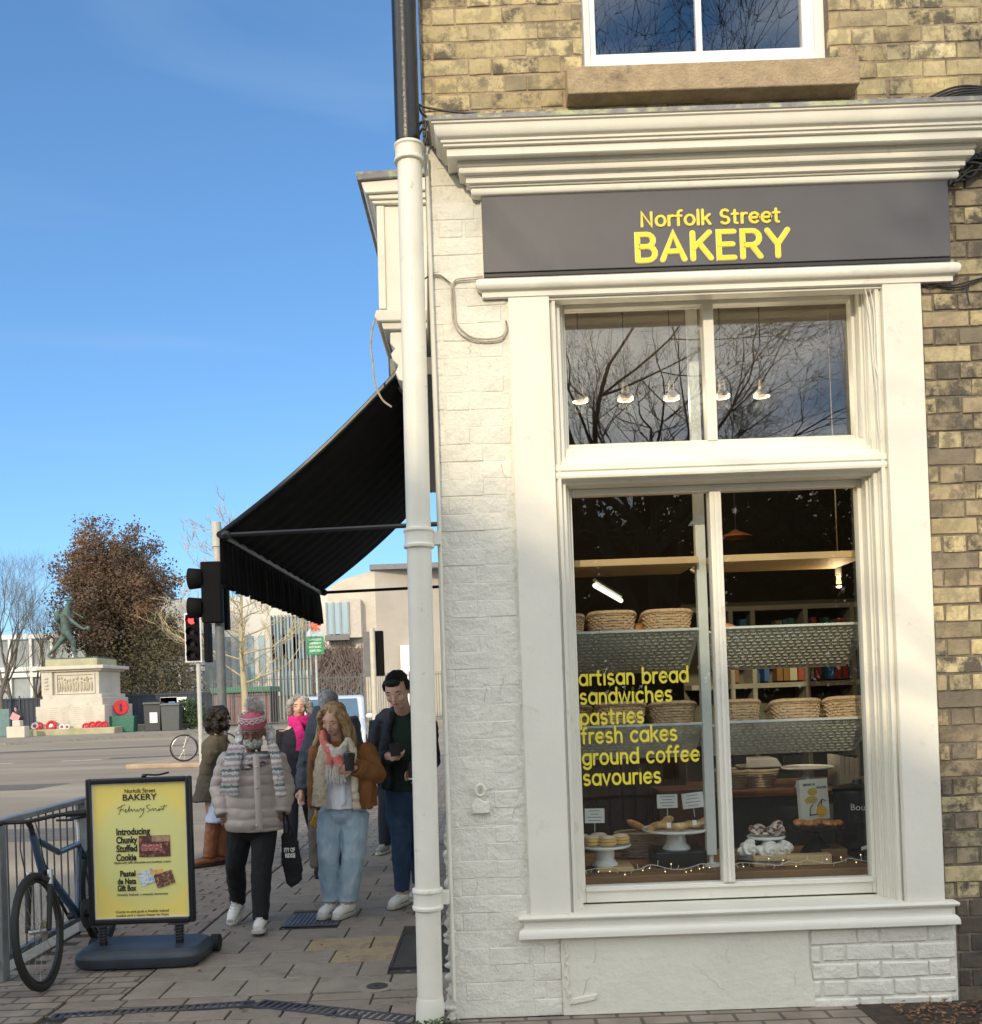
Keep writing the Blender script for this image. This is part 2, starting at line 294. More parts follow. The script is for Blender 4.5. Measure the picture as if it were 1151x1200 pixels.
# ------------------------------------------------------------------ stroke lettering (rounded geometric capitals and lower case)
def _arc(cx, cy, rx, ry, a0, a1, k=9): return [(cx + rx * math.cos(R(a0 + (a1 - a0) * i / k)), cy + ry * math.sin(R(a0 + (a1 - a0) * i / k))) for i in range(k + 1)]
x_ = .5   # x-height
GL = {
 'a': (.52, [_arc(.25, .25, .22, .25, 0, 360, 16), [(.47, .5), (.47, 0)]]), 'b': (.52, [_arc(.27, .25, .22, .25, 0, 360, 16), [(.05, .74), (.05, 0)]]),
 'c': (.47, [_arc(.26, .25, .22, .25, 48, 312, 12)]), 'd': (.52, [_arc(.25, .25, .22, .25, 0, 360, 16), [(.47, .74), (.47, 0)]]),
 'e': (.50, [[(.04, .26), (.47, .26)] + _arc(.255, .25, .215, .25, 2, 315, 14)]), 'f': (.32, [[(.12, 0), (.12, .58)] + _arc(.25, .60, .13, .14, 180, 75, 6), [(.0, .47), (.26, .47)]]),
 'g': (.52, [_arc(.25, .25, .22, .25, 0, 360, 16), [(.47, .5), (.47, -.04)] + _arc(.26, -.04, .21, .18, 0, -150, 8)]),
 'h': (.48, [[(.05, .74), (.05, 0)], _arc(.23, .28, .18, .21, 180, 0, 8) + [(.41, 0)]]), 'i': (.14, [[(.06, .49), (.06, 0)], [(.06, .67), (.06, .68)]]),
 'k': (.45, [[(.05, .74), (.05, 0)], [(.38, .49), (.06, .22)], [(.18, .31), (.40, 0)]]), 'l': (.14, [[(.06, .74), (.06, 0)]]),
 'n': (.48, [[(.05, .49), (.05, 0)], _arc(.23, .28, .18, .21, 180, 0, 8) + [(.41, 0)]]), 'o': (.52, [_arc(.26, .25, .22, .25, 0, 360, 18)]),
 'p': (.52, [_arc(.27, .25, .22, .25, 0, 360, 16), [(.05, .5), (.05, -.22)]]), 'r': (.30, [[(.05, .49), (.05, 0)], _arc(.22, .29, .17, .20, 180, 70, 6)]),
 's': (.42, [_arc(.20, .37, .15, .13, 40, 270, 8)[:-1] + _arc(.20, .125, .16, .125, 90, -140, 9)]), 't': (.34, [[(.13, .66), (.13, .10)] + _arc(.22, .10, .09, .10, 180, 285, 5), [(.0, .47), (.28, .47)]]),
 'u': (.48, [[(.05, .49)] + _arc(.23, .21, .18, .21, 180, 360, 8) + [(.41, .49)], [(.41, .3), (.41, 0)]]), 'v': (.44, [[(.02, .49), (.21, .0), (.40, .49)]]),
 'w': (.68, [[(.02, .49), (.17, .0), (.33, .47), (.49, .0), (.64, .49)]]), ' ': (.26, []),
 'N': (.62, [[(.06, 0), (.06, .7), (.52, 0), (.52, .7)]]), 'S': (.50, [_arc(.24, .52, .18, .18, 40, 270, 9)[:-1] + _arc(.24, .17, .19, .17, 90, -145, 10)]),
 'B': (.60, [[(.07, 0), (.07, .7), (.30, .7)] + _arc(.31, .535, .165, .165, 90, -90, 7) + [(.07, .37)], [(.30, .37)] + _arc(.33, .185, .185, .185, 90, -90, 7) + [(.07, 0)]]),
 'A': (.64, [[(.02, 0), (.30, .7), (.58, 0)], [(.13, .22), (.47, .22)]]), 'K': (.58, [[(.07, .7), (.07, 0)], [(.50, .7), (.09, .29)], [(.23, .42), (.53, 0)]]),
 'E': (.52, [[(.46, .7), (.07, .7), (.07, 0), (.46, 0)], [(.07, .36), (.42, .36)]]), 'R': (.60, [[(.07, 0), (.07, .7), (.30, .7)] + _arc(.31, .51, .19, .19, 90, -90, 8) + [(.07, .32)], [(.30, .32), (.52, 0)]]),
 'Y': (.58, [[(.02, .7), (.28, .32), (.54, .7)], [(.28, .32), (.28, 0)]]),
}
def strokes(s, w):
    """lettering as flat rounded strokes: list of (verts, faces) outlines in letter units, joined; returns MB with 2D verts"""
    b = MB(); x = 0
    for ch in s:
        adv, ps = GL[ch]
        for q, p in enumerate(ps):
            P = [Vector((x + a, c)) for a, c in p]; n = len(P); top = []; bot = []
            closed = (P[0] - P[-1]).length < 1e-4
            for i in range(n):
                if closed: a_ = P[i - 1] if i else P[-2]; c_ = P[i + 1] if i < n - 1 else P[1]
                else: a_ = P[max(i - 1, 0)]; c_ = P[min(i + 1, n - 1)]
                t0 = (P[i] - a_); t1 = (c_ - P[i]); t0 = t0.normalized() if t0.length > 1e-6 else t1.normalized(); t1 = t1.normalized() if t1.length > 1e-6 else t0
                t = (t0 + t1).normalized() if (t0 + t1).length > 1e-3 else t0; nn = Vector((-t.y, t.x)); k = 1 / max(.55, nn.dot(Vector((-t1.y, t1.x))))
                top.append(P[i] + nn * w * k); bot.append(P[i] - nn * w * k)
            dz = q * .0009
            vs = [(v.x, v.y, dz) for v in top] + [(v.x, v.y, dz) for v in bot]
            b.add(vs, [(i, i + 1, n + i + 1, n + i) for i in range(n - 1)])
            if not closed:
                for e in (P[0], P[-1]):
                    b.add([(e.x + w * math.cos(j * PI / 5), e.y + w * math.sin(j * PI / 5), dz + .0003) for j in range(10)], [tuple(range(10))])
        x += adv + .09
    return b, x - .09
def letter_obj(name, s, w, mat, parent, x0, x1, z0, z1, y, depth, lo=0.0, hi=.7):
    """place stroke text between x0..x1 and baseline z0 .. z1 (height of `hi`), plates of real thickness"""
    b, wd = strokes(s, w); kx = (x1 - x0) / wd; kz = (z1 - z0) / hi
    me = bpy.data.meshes.new(name); me.from_pydata([(x0 + v[0] * kx, y - v[2], z0 + v[1] * kz) for v in b.v], [], b.f); me.materials.append(mat); me.update()
    bm = bmesh.new(); bm.from_mesh(me); bmesh.ops.recalc_face_normals(bm, faces=bm.faces)
    r = bmesh.ops.extrude_face_region(bm, geom=bm.faces[:]); bmesh.ops.translate(bm, verts=[v for v in r['geom'] if isinstance(v, bmesh.types.BMVert)], vec=(0, -depth, 0)); bmesh.ops.recalc_face_normals(bm, faces=bm.faces); bm.to_mesh(me); bm.free()
    return put(name, me, parent)
# ================================================================== GROUND
Y0 = 4.9
soil = MAT('far_ground', (.10, .11, .06), .95, .3, .3)
g = MB(); g.add([(-400, -200, -.09), (400, -200, -.09), (400, 700, -.09), (-400, 700, -.09)], [(0, 1, 2, 3)])
kind(g.build('ground', soil, smooth=False), 'structure')
asphalt = MAT('asphalt', (.285, .235, .175), .85, .16, .9, .7, 70, col2=(.37, .31, .225), c2s=.35, c2p=(.42, .62), dirt=((.15, .14, .125), .60, .72), ds=.5, stretch=(.14, 1, 1))
g = MB(); g.add([(-60, -60, -.07), (60, -60, -.07), (60, 90, -.07), (-60, 90, -.07)], [(0, 1, 2, 3)])
kind(g.build('road', asphalt, smooth=False), 'structure')
patch_m = MAT('tarmac_patch', (.15, .135, .115), .85, .2, 3, .7, 70)
for (x0, y0, x1, y1, x2, y2, x3, y3) in ((-14, 20.5, -9.5, 20.2, -9.3, 21.6, -14, 22), (-20, 37, -12, 38, -12.3, 39.2, -20.4, 38.4), (-7.5, 12.5, -5.2, 12.4, -5.1, 13.6, -7.5, 13.8), (-12, 30.5, -6, 31.2, -6.2, 32.0, -12.2, 31.4)):
    g = MB(); g.add([(x0, y0, -.0655), (x1, y1, -.0655), (x2, y2, -.0655), (x3, y3, -.0655)], [(0, 1, 2, 3)]); kind(g.build('road_repair', patch_m, smooth=False), 'structure')
# pavement base, the pavers on it
pave_base = MAT('paving_bed', (.055, .05, .042), .95, .3, 10, 1, 60)
slab = MAT('paving_slab', (.27, .232, .19), .82, .13, 4, 1, 70, rnd=.05, dirt=((.16, .14, .115), .5, .72), ds=4.5, dist=.005)
slab_pale = MAT('pale_paving_slab', (.36, .275, .17), .85, .16, 5, .7, 60, dirt=((.13, .11, .085), .5, .7), ds=4)
block = MAT('paving_block', (.25, .205, .165), .85, .15, 8, .9, 70, rnd=.10, dirt=((.08, .07, .06), .56, .74), ds=4, dist=.005)
pave_far = MAT('far_paving', (.28, .245, .20), .85, .2, 2, .4, 30)
kerb_m = MAT('kerb_stone', (.27, .25, .21), .85, .2, 5, .5, 50)
PX0, PX1 = -3.02, -.2
g = MB(); g.box(PX0, 6, -4.5, 26, -.08, -.012)
pav = kind(g.build('pavement', pave_base, smooth=False), 'structure')
kb = MB()
y = 3.0
me_k = MB(); me_k.box(-.065, .065, 0, .905, -.08, 0); me_k = me_k.mesh('kerb_stone', kerb_m)
for i in range(25):
    o = put('kerb_stone', me_k, pav, (PX0 - .066, 2.0 + i * .915, .004 + random.uniform(-.003, .003)))
def slab_mesh(lx, ly, m, h=.014, ch=.004, jit=.0015):
    b = MB(); x, y = lx / 2, ly / 2
    vs = [(-x, -y, -h), (x, -y, -h), (x, y, -h), (-x, y, -h), (-x, -y, -ch), (x, -y, -ch), (x, y, -ch), (-x, y, -ch),
          (-x + ch, -y + ch, random.uniform(-jit, jit)), (x - ch, -y + ch, random.uniform(-jit, jit)), (x - ch, y - ch, random.uniform(-jit, jit)), (-x + ch, y - ch, random.uniform(-jit, jit))]
    b.add(vs, [(0, 1, 5, 4), (1, 2, 6, 5), (2, 3, 7, 6), (3, 0, 4, 7), (4, 5, 9, 8), (5, 6, 10, 9), (6, 7, 11, 10), (7, 4, 8, 11), (8, 9, 10, 11)])
    return b.mesh('paver', m, smooth=False)
cache = {}
def add_slab(cx, cy, lx, ly, m, zt=0.0):
    key = (round(lx, 2), round(ly, 2), m.name)
    if key not in cache: cache[key] = slab_mesh(lx - .011, ly - .011, m)
    o = put('paver', cache[key], pav, (cx, cy, zt + random.uniform(-.0025, .0025))); o.rotation_euler = (random.uniform(-.004, .004), random.uniform(-.004, .004), random.uniform(-.006, .006))
# big slabs X -2.1..-0.25 from Y 5.42 ; gaps left for covers
def overl(x0, x1, y0, y1, rs): return any(x0 < r[1] - .02 and x1 > r[0] + .02 and y0 < r[3] - .02 and y1 > r[2] + .02 for r in rs)
covers = [(-1.55, -1.15, 7.0, 7.4), (-.66, -.28, 5.85, 6.65)]
yy = 5.42; row = 0
while yy < 10.5:
    d = .30; xx = -2.1 + (0 if row % 2 else .21) - .42
    while xx < -.26:
        l = .42; x0, x1 = max(xx, -2.1), min(xx + l, -.26)
        if x1 - x0 > .1:
            if row in (1, 2, 3) and x0 < -.66 < x1 and x1 > -.7: x1 = -.66
            if not overl(x0, x1, yy, yy + d, covers): add_slab((x0 + x1) / 2, yy + d / 2, x1 - x0, d, slab_pale if (row in (2, 3) and -1.0 < x1 < -.64) else slab)
            elif row < 9:
                for rc in covers:
                    if overl(x0, x1, yy, yy + d, [rc]):
                        if x0 < rc[0] - .08: add_slab((x0 + rc[0]) / 2, yy + d / 2, rc[0] - x0, d, slab_pale if rc[2] < 6 and row in (2, 3) else slab)
                        if x1 > rc[1] + .08: add_slab((x1 + rc[1]) / 2, yy + d / 2, x1 - rc[1], d, slab)
        xx += l
    yy += d; row += 1
# block paving: kerb-side strip and the strip in front of the drain
yy = 6.1; row = 0
while yy < 9.0:
    xx = -3.0 + (.115 if row % 2 else 0)
    while xx < -2.12:
        x1 = min(xx + .225, -2.11)
        if x1 - xx > .06: add_slab((xx + x1) / 2, yy + .0575, x1 - xx, .115, block)
        xx += .225
    yy += .115; row += 1
yy = 4.55; row = 0
while yy < 5.16:
    xx = -2.4 + (.14 if row % 2 else 0)
    while xx < -.27:
        x1 = min(xx + .28, -.26)
        if x1 - xx > .06: add_slab((xx + x1) / 2, yy + .0775, x1 - xx, .155, block)
        xx += .28
    yy += .155; row += 1
# remaining areas as large sheets, joint pattern left to the material
def brickpave(name, c1, c2, mort, sc, bw, rh):
    m = bpy.data.materials.new(name); m.use_nodes = True; nt = m.node_tree; b = nt.nodes['Principled BSDF']; l = nt.links; b.inputs['Roughness'].default_value = .85
    tc = nd(nt, 'ShaderNodeTexCoord'); br = nd(nt, 'ShaderNodeTexBrick'); br.inputs['Color1'].default_value = (*c1, 1); br.inputs['Color2'].default_value = (*c2, 1); br.inputs['Mortar'].default_value = (*mort, 1)
    br.inputs['Scale'].default_value = sc; br.inputs['Mortar Size'].default_value = .01; br.inputs['Brick Width'].default_value = bw; br.inputs['Row Height'].default_value = rh
    n = nd(nt, 'ShaderNodeTexNoise'); n.inputs['Scale'].default_value = 6; n.inputs['Detail'].default_value = 6; mr = nd(nt, 'ShaderNodeMapRange'); mr.inputs[1].default_value = .3; mr.inputs[2].default_value = .7; mr.inputs[3].default_value = .7; mr.inputs[4].default_value = 1.25
    vm = nd(nt, 'ShaderNodeVectorMath', operation='SCALE'); l.new(tc.outputs['Object'], br.inputs[0]); l.new(tc.outputs['Object'], n.inputs[0]); l.new(n.outputs[0], mr.inputs[0]); l.new(br.outputs[0], vm.inputs[0]); l.new(mr.outputs[0], vm.inputs['Scale']); l.new(vm.outputs[0], b.inputs['Base Color'])
    return m
bp1 = brickpave('block_paving_texture', (.28, .235, .185), (.24, .20, .16), (.10, .09, .075), 1, .225, .115)
g = MB(); g.box(PX0, -2.115, 9.02, 26, -.02, .0); g.box(PX0, -2.41, 2.0, 6.09, -.02, 0); g.box(-2.1, -.26, 10.53, 26, -.02, 0); g.box(-.255, 6, -4, 4.88, -.02, -.001); g.box(-2.4, -.26, 2, 4.54, -.02, 0)
g.box(-2.4, -2.11, 5.42, 6.09, -.02, -.001)
g.build('block_paving', bp1, pav, smooth=False)
# drain channels (two runs that meet at a joint) and covers
steel = MAT('drain_steel', (.13, .13, .15), .42, .2, 10, .2, 50, metal=.7)
def channel(p, q, wd, mat, lab):
    P, Q = Vector(p), Vector(q); d = (Q - P); n = d.length; d.normalize(); ang = math.atan2(d.y, d.x)
    t = thing('drain_channel', lab, 'drain', (*p, 0)); t.location.z = 0
    M = Matrix.Translation((p[0], p[1], 0)) @ Matrix.Rotation(ang, 4, 'Z')
    b = MB(); b.box(0, n, -wd / 2, -wd / 2 + .012, -.01, .005, M); b.box(0, n, wd / 2 - .012, wd / 2, -.01, .005, M); b.box(0, n, -wd / 2 + .012, wd / 2 - .012, -.012, -.008, M); b.build('channel_edge', mat, t, smooth=False)
    sl = MB(); sl.box(0, .022, -wd / 2 + .012, wd / 2 - .012, -.006, .004); me = sl.mesh('grate_bar', mat, smooth=False)
    k = int(n / .042)
    for i in range(k):
        o = put('grate_bar', me, t); o.matrix_parent_inverse = Matrix.Identity(4); o.location = (math.cos(ang) * i * .042, math.sin(ang) * i * .042, 0); o.rotation_euler.z = ang
a = W(300, 1178, 1); 
def G(px, py):   # where a pixel's ray meets the pavement
    d = camm.to_3x3() @ Vector(((px - 575.5) / F, -(py - 800) / F, -1)); k = -CAMZ / d.z
    return (d.x * k, d.y * k)
ch0, ch1, ch2, ch3 = G(60, 1192), G(300, 1176), G(302, 1176), G(488, 1196)
channel(ch2, ch3, .12, steel, 'slotted steel drain channel running to the foot of the cream downpipe')
channel(ch0, (ch1[0] - .01, ch1[1]), .09, steel, 'narrow steel drain channel below the sign base, joining the slotted channel')
# strip slabs between channel and big slabs
xx = -2.4
while xx < -.27:
    x1 = min(xx + .34, -.26)
    for yq, dq in ((5.175, .12), (5.30, .12)):
        add_slab((xx + x1) / 2, yq + dq / 2, x1 - xx, dq, block, -.006)
    xx += .34
cov = MAT('cover_steel', (.15, .16, .19), .4, .2, 12, .6, 160, metal=.6)
cov2 = MAT('cover_dark', (.055, .05, .045), .7, .25, 12, .8, 120)
t = thing('access_cover', 'ribbed blue-grey steel access cover between the two women\'s feet', 'manhole cover', (-1.35, 7.2, 0))
b = MB(); rect_frame(b, -1.55, -1.15, 7.0, 7.4, 0, 1, .02); b.v = [(x, z, -.004 + .006 * y_) for x, y_, z in b.v]; b.build('cover_frame', cov, t, smooth=False)
b = MB()
for i in range(12): b.box(-1.528 + i * .0305, -1.528 + i * .0305 + .022, 7.022, 7.378, -.006, .003)
b.box(-1.53, -1.17, 7.02, 7.38, -.01, -.003); b.build('cover_plate', cov, t, smooth=False)
t = thing('access_cover', 'dark rectangular metal cover in the paving beside the downpipe', 'manhole cover', (-.47, 6.25, 0))
b = MB(); b.box(-.65, -.29, 5.86, 6.64, -.01, -.001); b.build('cover_plate', cov2, t, bevel=.002)
b = MB()
for x0, x1, y0, y1 in ((-.66, -.652, 5.85, 6.65), (-.288, -.28, 5.85, 6.65), (-.652, -.288, 5.85, 5.858), (-.652, -.288, 6.642, 6.65)): b.box(x0, x1, y0, y1, -.01, .004)
b.build('cover_frame', steel, t, smooth=False)
px_, py_ = G(442, 1156)
t = thing('stopcock_cover', 'small round iron stopcock cover set in mortar near the drain channel', 'manhole cover', (px_, py_, 0))
b = MB(); b.lathe([(.10, -.01), (.10, .001), (.095, .003), (.09, .002)], (px_, py_, 0), 28); b.build('collar', pave_far, t)
b = MB(); b.lathe([(.06, -.005), (.06, .005), (.05, .007), (.012, .006), (.01, .002)], (px_, py_, 0), 24); b.build('lid', cov2, t)
# spots of chewing gum, grit and a few fallen leaves on the pavement
rn = random.Random(44); gum = MB()
for i in range(90):
    x, y_, r_ = rn.uniform(-2.9, -.4), rn.uniform(4.9, 10), rn.uniform(.006, .016); gum.loft([(x, y_, -.002, r_, r_ * rn.uniform(.7, 1)), (x, y_, .0035, r_ * .8, r_ * .6)], 7)
kind(gum.build('gum_spots', MAT('old_gum', (.13, .12, .105), .9, .3), pav), 'stuff')
lf = MB()
for i in range(46):
    x, y_ = (rn.uniform(-2.9, -.4), rn.uniform(4.8, 9.5)) if i % 2 else (-.32 + rn.gauss(0, .03), rn.uniform(4.9, 9)); a_ = rn.uniform(0, 6.3); s_ = rn.uniform(.010, .024); c_, d_ = math.cos(a_) * s_, math.sin(a_) * s_
    lf.add([(x + c_, y_ + d_, .006), (x - d_ * .5, y_ + c_ * .5, .009), (x - c_, y_ - d_, .006), (x + d_ * .5, y_ - c_ * .5, .012)], [(0, 1, 2, 3)])
kind(lf.build('fallen_leaves', MAT('fallen_leaf', (.20, .11, .05), .8, .4), smooth=False), 'stuff')
# far pavement, island
g = MB(); g.prism([(-60, 40), (-22.5, 45.5), (-15.5, 52), (-9, 56.5), (60, 62), (60, 90), (-60, 90)], -.08, .0, 'xy'); kind(g.build('far_pavement', pave_far, smooth=False), 'structure')
g = MB(); g.prism([(-60, 39.9), (-22.5, 45.4), (-15.5, 51.9), (-9, 56.4), (60, 61.9), (60, 62.1), (-9, 56.6), (-15.5, 52.1), (-22.5, 45.6), (-60, 40.1)], -.08, .03, 'xy'); kind(g.build('far_kerb', kerb_m, smooth=False), 'structure')
tactile = MAT('tactile_paving', (.40, .30, .21), .85, .15, 3, .4, 30)
g = MB(); g.prism([(-9.6, 25.6), (-6.5, 25.2), (-6.2, 27.5), (-9.2, 27.8)], -.08, .05, 'xy'); kind(g.build('crossing_island', tactile, bevel=.03), 'structure')
g = MB(); g.prism([(-30, 33), (-20.4, 34.3), (-19.9, 35), (-20.6, 35.8), (-30, 35.5)], -.08, .06, 'xy'); kind(g.build('kerb_island', kerb_m, bevel=.03), 'structure')
white_line = MAT('road_paint', (.6, .58, .52), .8, .2, 4)
g = MB()
for i in range(9): g.add([(-16 + i * 2.6, 30.0 + i * .3, -.066), (-14.8 + i * 2.6, 30.1 + i * .3, -.066), (-14.8 + i * 2.6, 30.35 + i * .3, -.066), (-16 + i * 2.6, 30.25 + i * .3, -.066)], [(0, 1, 2, 3)])
kind(g.build('road_marking', white_line, smooth=False), 'structure')

# ================================================================== BAKERY BUILDING
XL = -.245                                   # left corner of the front
bld = thing('bakery_building', 'yellow brick corner building whose painted ground floor holds the bakery window', 'building', (1.2, Y0, 0))
wallb = MB()
for (x0, x1, z0, z1) in ((XL, .56, 4.36, 4.70), (.56, 1.83, 4.36, 4.70), (1.83, 5, 4.36, 4.70), (XL, .575, 4.70, 5.8), (1.81, 5, 4.70, 5.8), (2.207, 5, .50, 4.36), (2.268, 5, 0, .5)):
    wallb.box(x0, x1, Y0 + .004, Y0 + .25, z0, z1)
wallb.box(XL, 5, Y0 + .004, Y0 + .25, 6.9, 8.6); wallb.box(XL, .575, Y0 + .004, Y0 + .25, 5.8, 6.9); wallb.box(1.81, 5, Y0 + .004, Y0 + .25, 5.8, 6.9)
wall_up = wallb.build('wall', mortar_dark, bld, smooth=False)
b = MB()
for (x0, x1, z0, z1) in ((XL, .56, 4.36, 4.70), (.56, 1.83, 4.36, 4.545), (1.93, 4, 4.36, 4.70), (XL, .573, 4.70, 5.8), (1.812, 4, 4.70, 5.8)): b.box(x0, x1, Y0 + .001, Y0 + .0035, z0, z1)
b.build('mortar_bed', mortar, bld, smooth=False)
def brick_meshes(L_, h, m, k=4, dep=.03, ch=.006, jit=.003):
    out = []
    for _ in range(k):
        x, z = L_ / 2, h / 2; j = lambda a=jit: random.uniform(-a, a)
        q = [(-x + j(), -z + j()), (x + j(), -z + j()), (x + j(), z + j()), (-x + j(), z + j())]
        b = MB(); vs = [(a, dep, c) for a, c in q] + [(a, ch, c) for a, c in q] + [(a * (1 - ch / x), j(.002), c * (1 - ch / z)) for a, c in q] + [(j(), j(.002) - .001, j())]
        b.add(vs, [(0, 1, 5, 4), (1, 2, 6, 5), (2, 3, 7, 6), (3, 0, 4, 7), (4, 5, 9, 8), (5, 6, 10, 9), (6, 7, 11, 10), (7, 4, 8, 11), (8, 9, 12), (9, 10, 12), (10, 11, 12), (11, 8, 12)])
        out.append(b.mesh('brick', m, smooth=False, angle=60))
    return out
CH = .0865; JT = .011
bcache = {}
def lay(parent, x0, x1, z0, z1, m, proud, name, skip=(), off=0, jt=JT, dep=.03, ch=.006, m2=None, zrule=None, rz=0):
    nrow = int(round((z1 - z0) / CH)); n = 0
    for r in range(nrow):
        z = z0 + r * CH + CH / 2; x = x0 - .34 + ((r + off) % 2) * .175; kk = 0
        while x < x1:
            l_ = .232 if kk % 2 == 0 else .118
            a, c = max(x, x0), min(x + l_, x1); x += l_; kk += 1
            if c - a < .035: continue
            if any(a < s_[1] - .001 and c > s_[0] + .001 and z - CH / 2 < s_[3] - .01 and z + CH / 2 > s_[2] + .01 for s_ in skip):
                done = False
                for s_ in skip:
                    if a < s_[0] - .04 < c and not done: c = s_[0]; done = True
                    elif c > s_[1] + .04 > a and not done: a = s_[1]; done = True
                if not done or c - a < .03: continue
            mm = m2 if (m2 and zrule and zrule(z)) else m
            key = (round((c - a) * 50), mm.name, round(ch * 1000))
            if key not in bcache: bcache[key] = brick_meshes(round((c - a) * 50) / 50 - jt, CH - jt, mm, 4, dep, ch)
            o = put(name, random.choice(bcache[key]), parent, ((a + c) / 2 + random.uniform(-.002, .002), Y0 - proud + random.uniform(-.002, .0025), z + random.uniform(-.002, .002)))
            o.rotation_euler = (random.uniform(-.006, .006), random.uniform(-.006, .006), random.uniform(-.006, .006)); n += 1
    return n
# upper storey bricks (courses counted from the lead flashing), window and sill left free
n1 = lay(wall_up, XL, 2.75, 4.36, 4.36 + CH * 14, brick_up, .003, 'brick', ch=.0022, skip=[(.575, 1.81, 4.72, 9), (.485, 1.93, 4.545, 4.725)], m2=brick_dk, zrule=lambda z: z < 4.43)
n2 = lay(wall_up, 2.212, 2.62, .50, 4.36 - .03, brick_rt, .0035, 'brick', ch=.0025, off=1)
n3 = lay(wall_up, 2.272, 2.62, .50 - CH * 6, .50, brick_dk, .0035, 'brick', ch=.0025, off=0)
# painted ground floor
pw = MB()
pw.box(XL + .004, .155, Y0 - .006, Y0 + .25, 0, 4.36); pw.box(.155, 2.265, Y0 - .006, Y0 + .25, 0, .5)
pw.box(.155, .36, Y0, Y0 + .25, .5, 4.36); pw.box(2.01, 2.206, Y0 + .03, Y0 + .25, .5, 4.36); pw.box(.36, 2.01, Y0 + .05, Y0 + .25, 3.66, 4.36)
pwall = pw.build('painted_wall', cream_brick, bld, smooth=False)
# painted bricks: thick coats of paint leave shallow, soft joints
n4 = lay(pwall, XL, .15, 0.0, CH * 50, cream_brick, .0080, 'painted_brick', jt=.003, dep=.02, ch=.003)
n5 = lay(pwall, .15, .30, 0.0, CH * 4, cream_brick, .0085, 'painted_brick', jt=.003, dep=.02, ch=.003)
xp = WX(945, 1130, Y0)
n6 = lay(pwall, xp + .01, 2.265, .385 - CH * 5, .385, cream_brick, .016, 'painted_brick', jt=.013, dep=.03, ch=.006)
rb = MB(); rb.prism([(.30, 0), (xp + .035, 0), (xp + .025, .12), (xp + .01, .22), (xp + .008, .385), (.30, .385)], Y0 - .020, Y0 + .0)
rb.build('render_patch', MAT('painted_render', (.735, .715, .61), .6, .05, 2.2, .7, 6, dirt=((.48, .44, .36), .70, .80), ds=9, dist=.02), bld, bevel=.004)
rn = random.Random(19)
def crack(x, z, dx, dz, n, y, b_):
    pts = [Vector((x, y, z))]
    for i in range(n): x += dx * rn.uniform(.2, 1.6) + rn.gauss(0, .006); z += dz * rn.uniform(.2, 1.6) + rn.gauss(0, .006); pts.append(Vector((x, y + rn.uniform(-.0004, .0004), z)))
    b_.tube(pts, [.0016 - .0011 * i / n for i in range(n + 1)], 4, False)
cb_ = MB()
for i in range(5): crack(rn.uniform(.35, 1.5), rn.uniform(.03, .37), rn.choice([-.03, .03, .004]), rn.choice([-.02, .02, .03]), 6, Y0 - .0205, cb_)
for i in range(9): crack(rn.uniform(-.22, .14), rn.uniform(.1, 3.9), rn.choice([-.012, .012, .002]), rn.choice([-.02, .02]), 5, Y0 - .0095, cb_)
kind(cb_.build('paint_crack', MAT('crack_grey', (.48, .45, .39), .9), bld, smooth=False), 'stuff')
cb_ = MB(); zs = [i * .018 + .09 for i in range(16)]; cb_.tube([(.325 + .006 * math.sin(i * 1.7), Y0 - .022, z) for i, z in enumerate(zs)], [.007 + .003 * math.sin(i * 2.3) for i in range(16)], 8); cb_.build('render_ridge', cream_brick, bld)
cb_ = MB(); cb_.prism([(.33, .055), (.46, .075), (.47, .105), (.35, .085)], Y0 - .03, Y0 - .019); cb_.build('broken_render_edge', cream_brick, bld, bevel=.003)
# knobbly painted corner at the foot of the wall
kn = MB()
for i in range(46):
    z = i * .021 + random.uniform(-.01, .01); kn.ell((XL - .002 + random.uniform(-.012, .012), Y0 + random.uniform(-.006, .02), z), (random.uniform(.012, .035) * (1.3 - z * .8), .02, random.uniform(.012, .03)), 8, 6)
o = put('wall_corner', remesh(kn, .006, cream_brick, 3), bld)
# painted fixing on the wall
fx = thing('wall_bracket', 'painted-over metal hasp and ring on the cream brick pier', 'bracket', (WX(561, 940, Y0), Y0, WZ(561, 940, Y0)))
b = MB(); cx, cz = WX(563, 926, Y0 - .02), WZ(563, 926, Y0 - .02)
b.tube([(cx + .022 * math.cos(q * PI / 6), Y0 - .03, cz + .028 * math.sin(q * PI / 6)) for q in range(13)], .008, 8, False); b.build('ring', cream_brick, fx)
b = MB(); b.prism([(cx - .048, cz - .115), (cx + .045, cz - .115), (cx + .042, cz - .055), (cx + .01, cz - .055), (cx - .012, cz - .035), (cx - .03, cz - .045), (cx - .045, cz - .075)], Y0 - .035, Y0 - .01); b.build('plate', cream_brick, fx, bevel=.005)
# side wall, returns, hidden mass and roof
sb = MB(); sb.box(XL + .002, XL + .25, Y0 + .26, 14, 0, 8.6); sb.build('side_wall', cream_brick, bld, smooth=False)
sb = MB(); sb.box(XL, 5, 13.8, 14, 0, 8.6); sb.box(4.8, 5, Y0 + .26, 13.8, 0, 8.6); sb.build('rear_wall', mortar_dark, bld, smooth=False)
sb = MB(); sb.prism([(Y0 - .2, 8.6), (14.2, 8.6), (9.5, 11.6)], XL - .1, 5.1, 'yz'); sb.build('roof', MAT('slate', (.09, .09, .10), .7), bld, smooth=False)
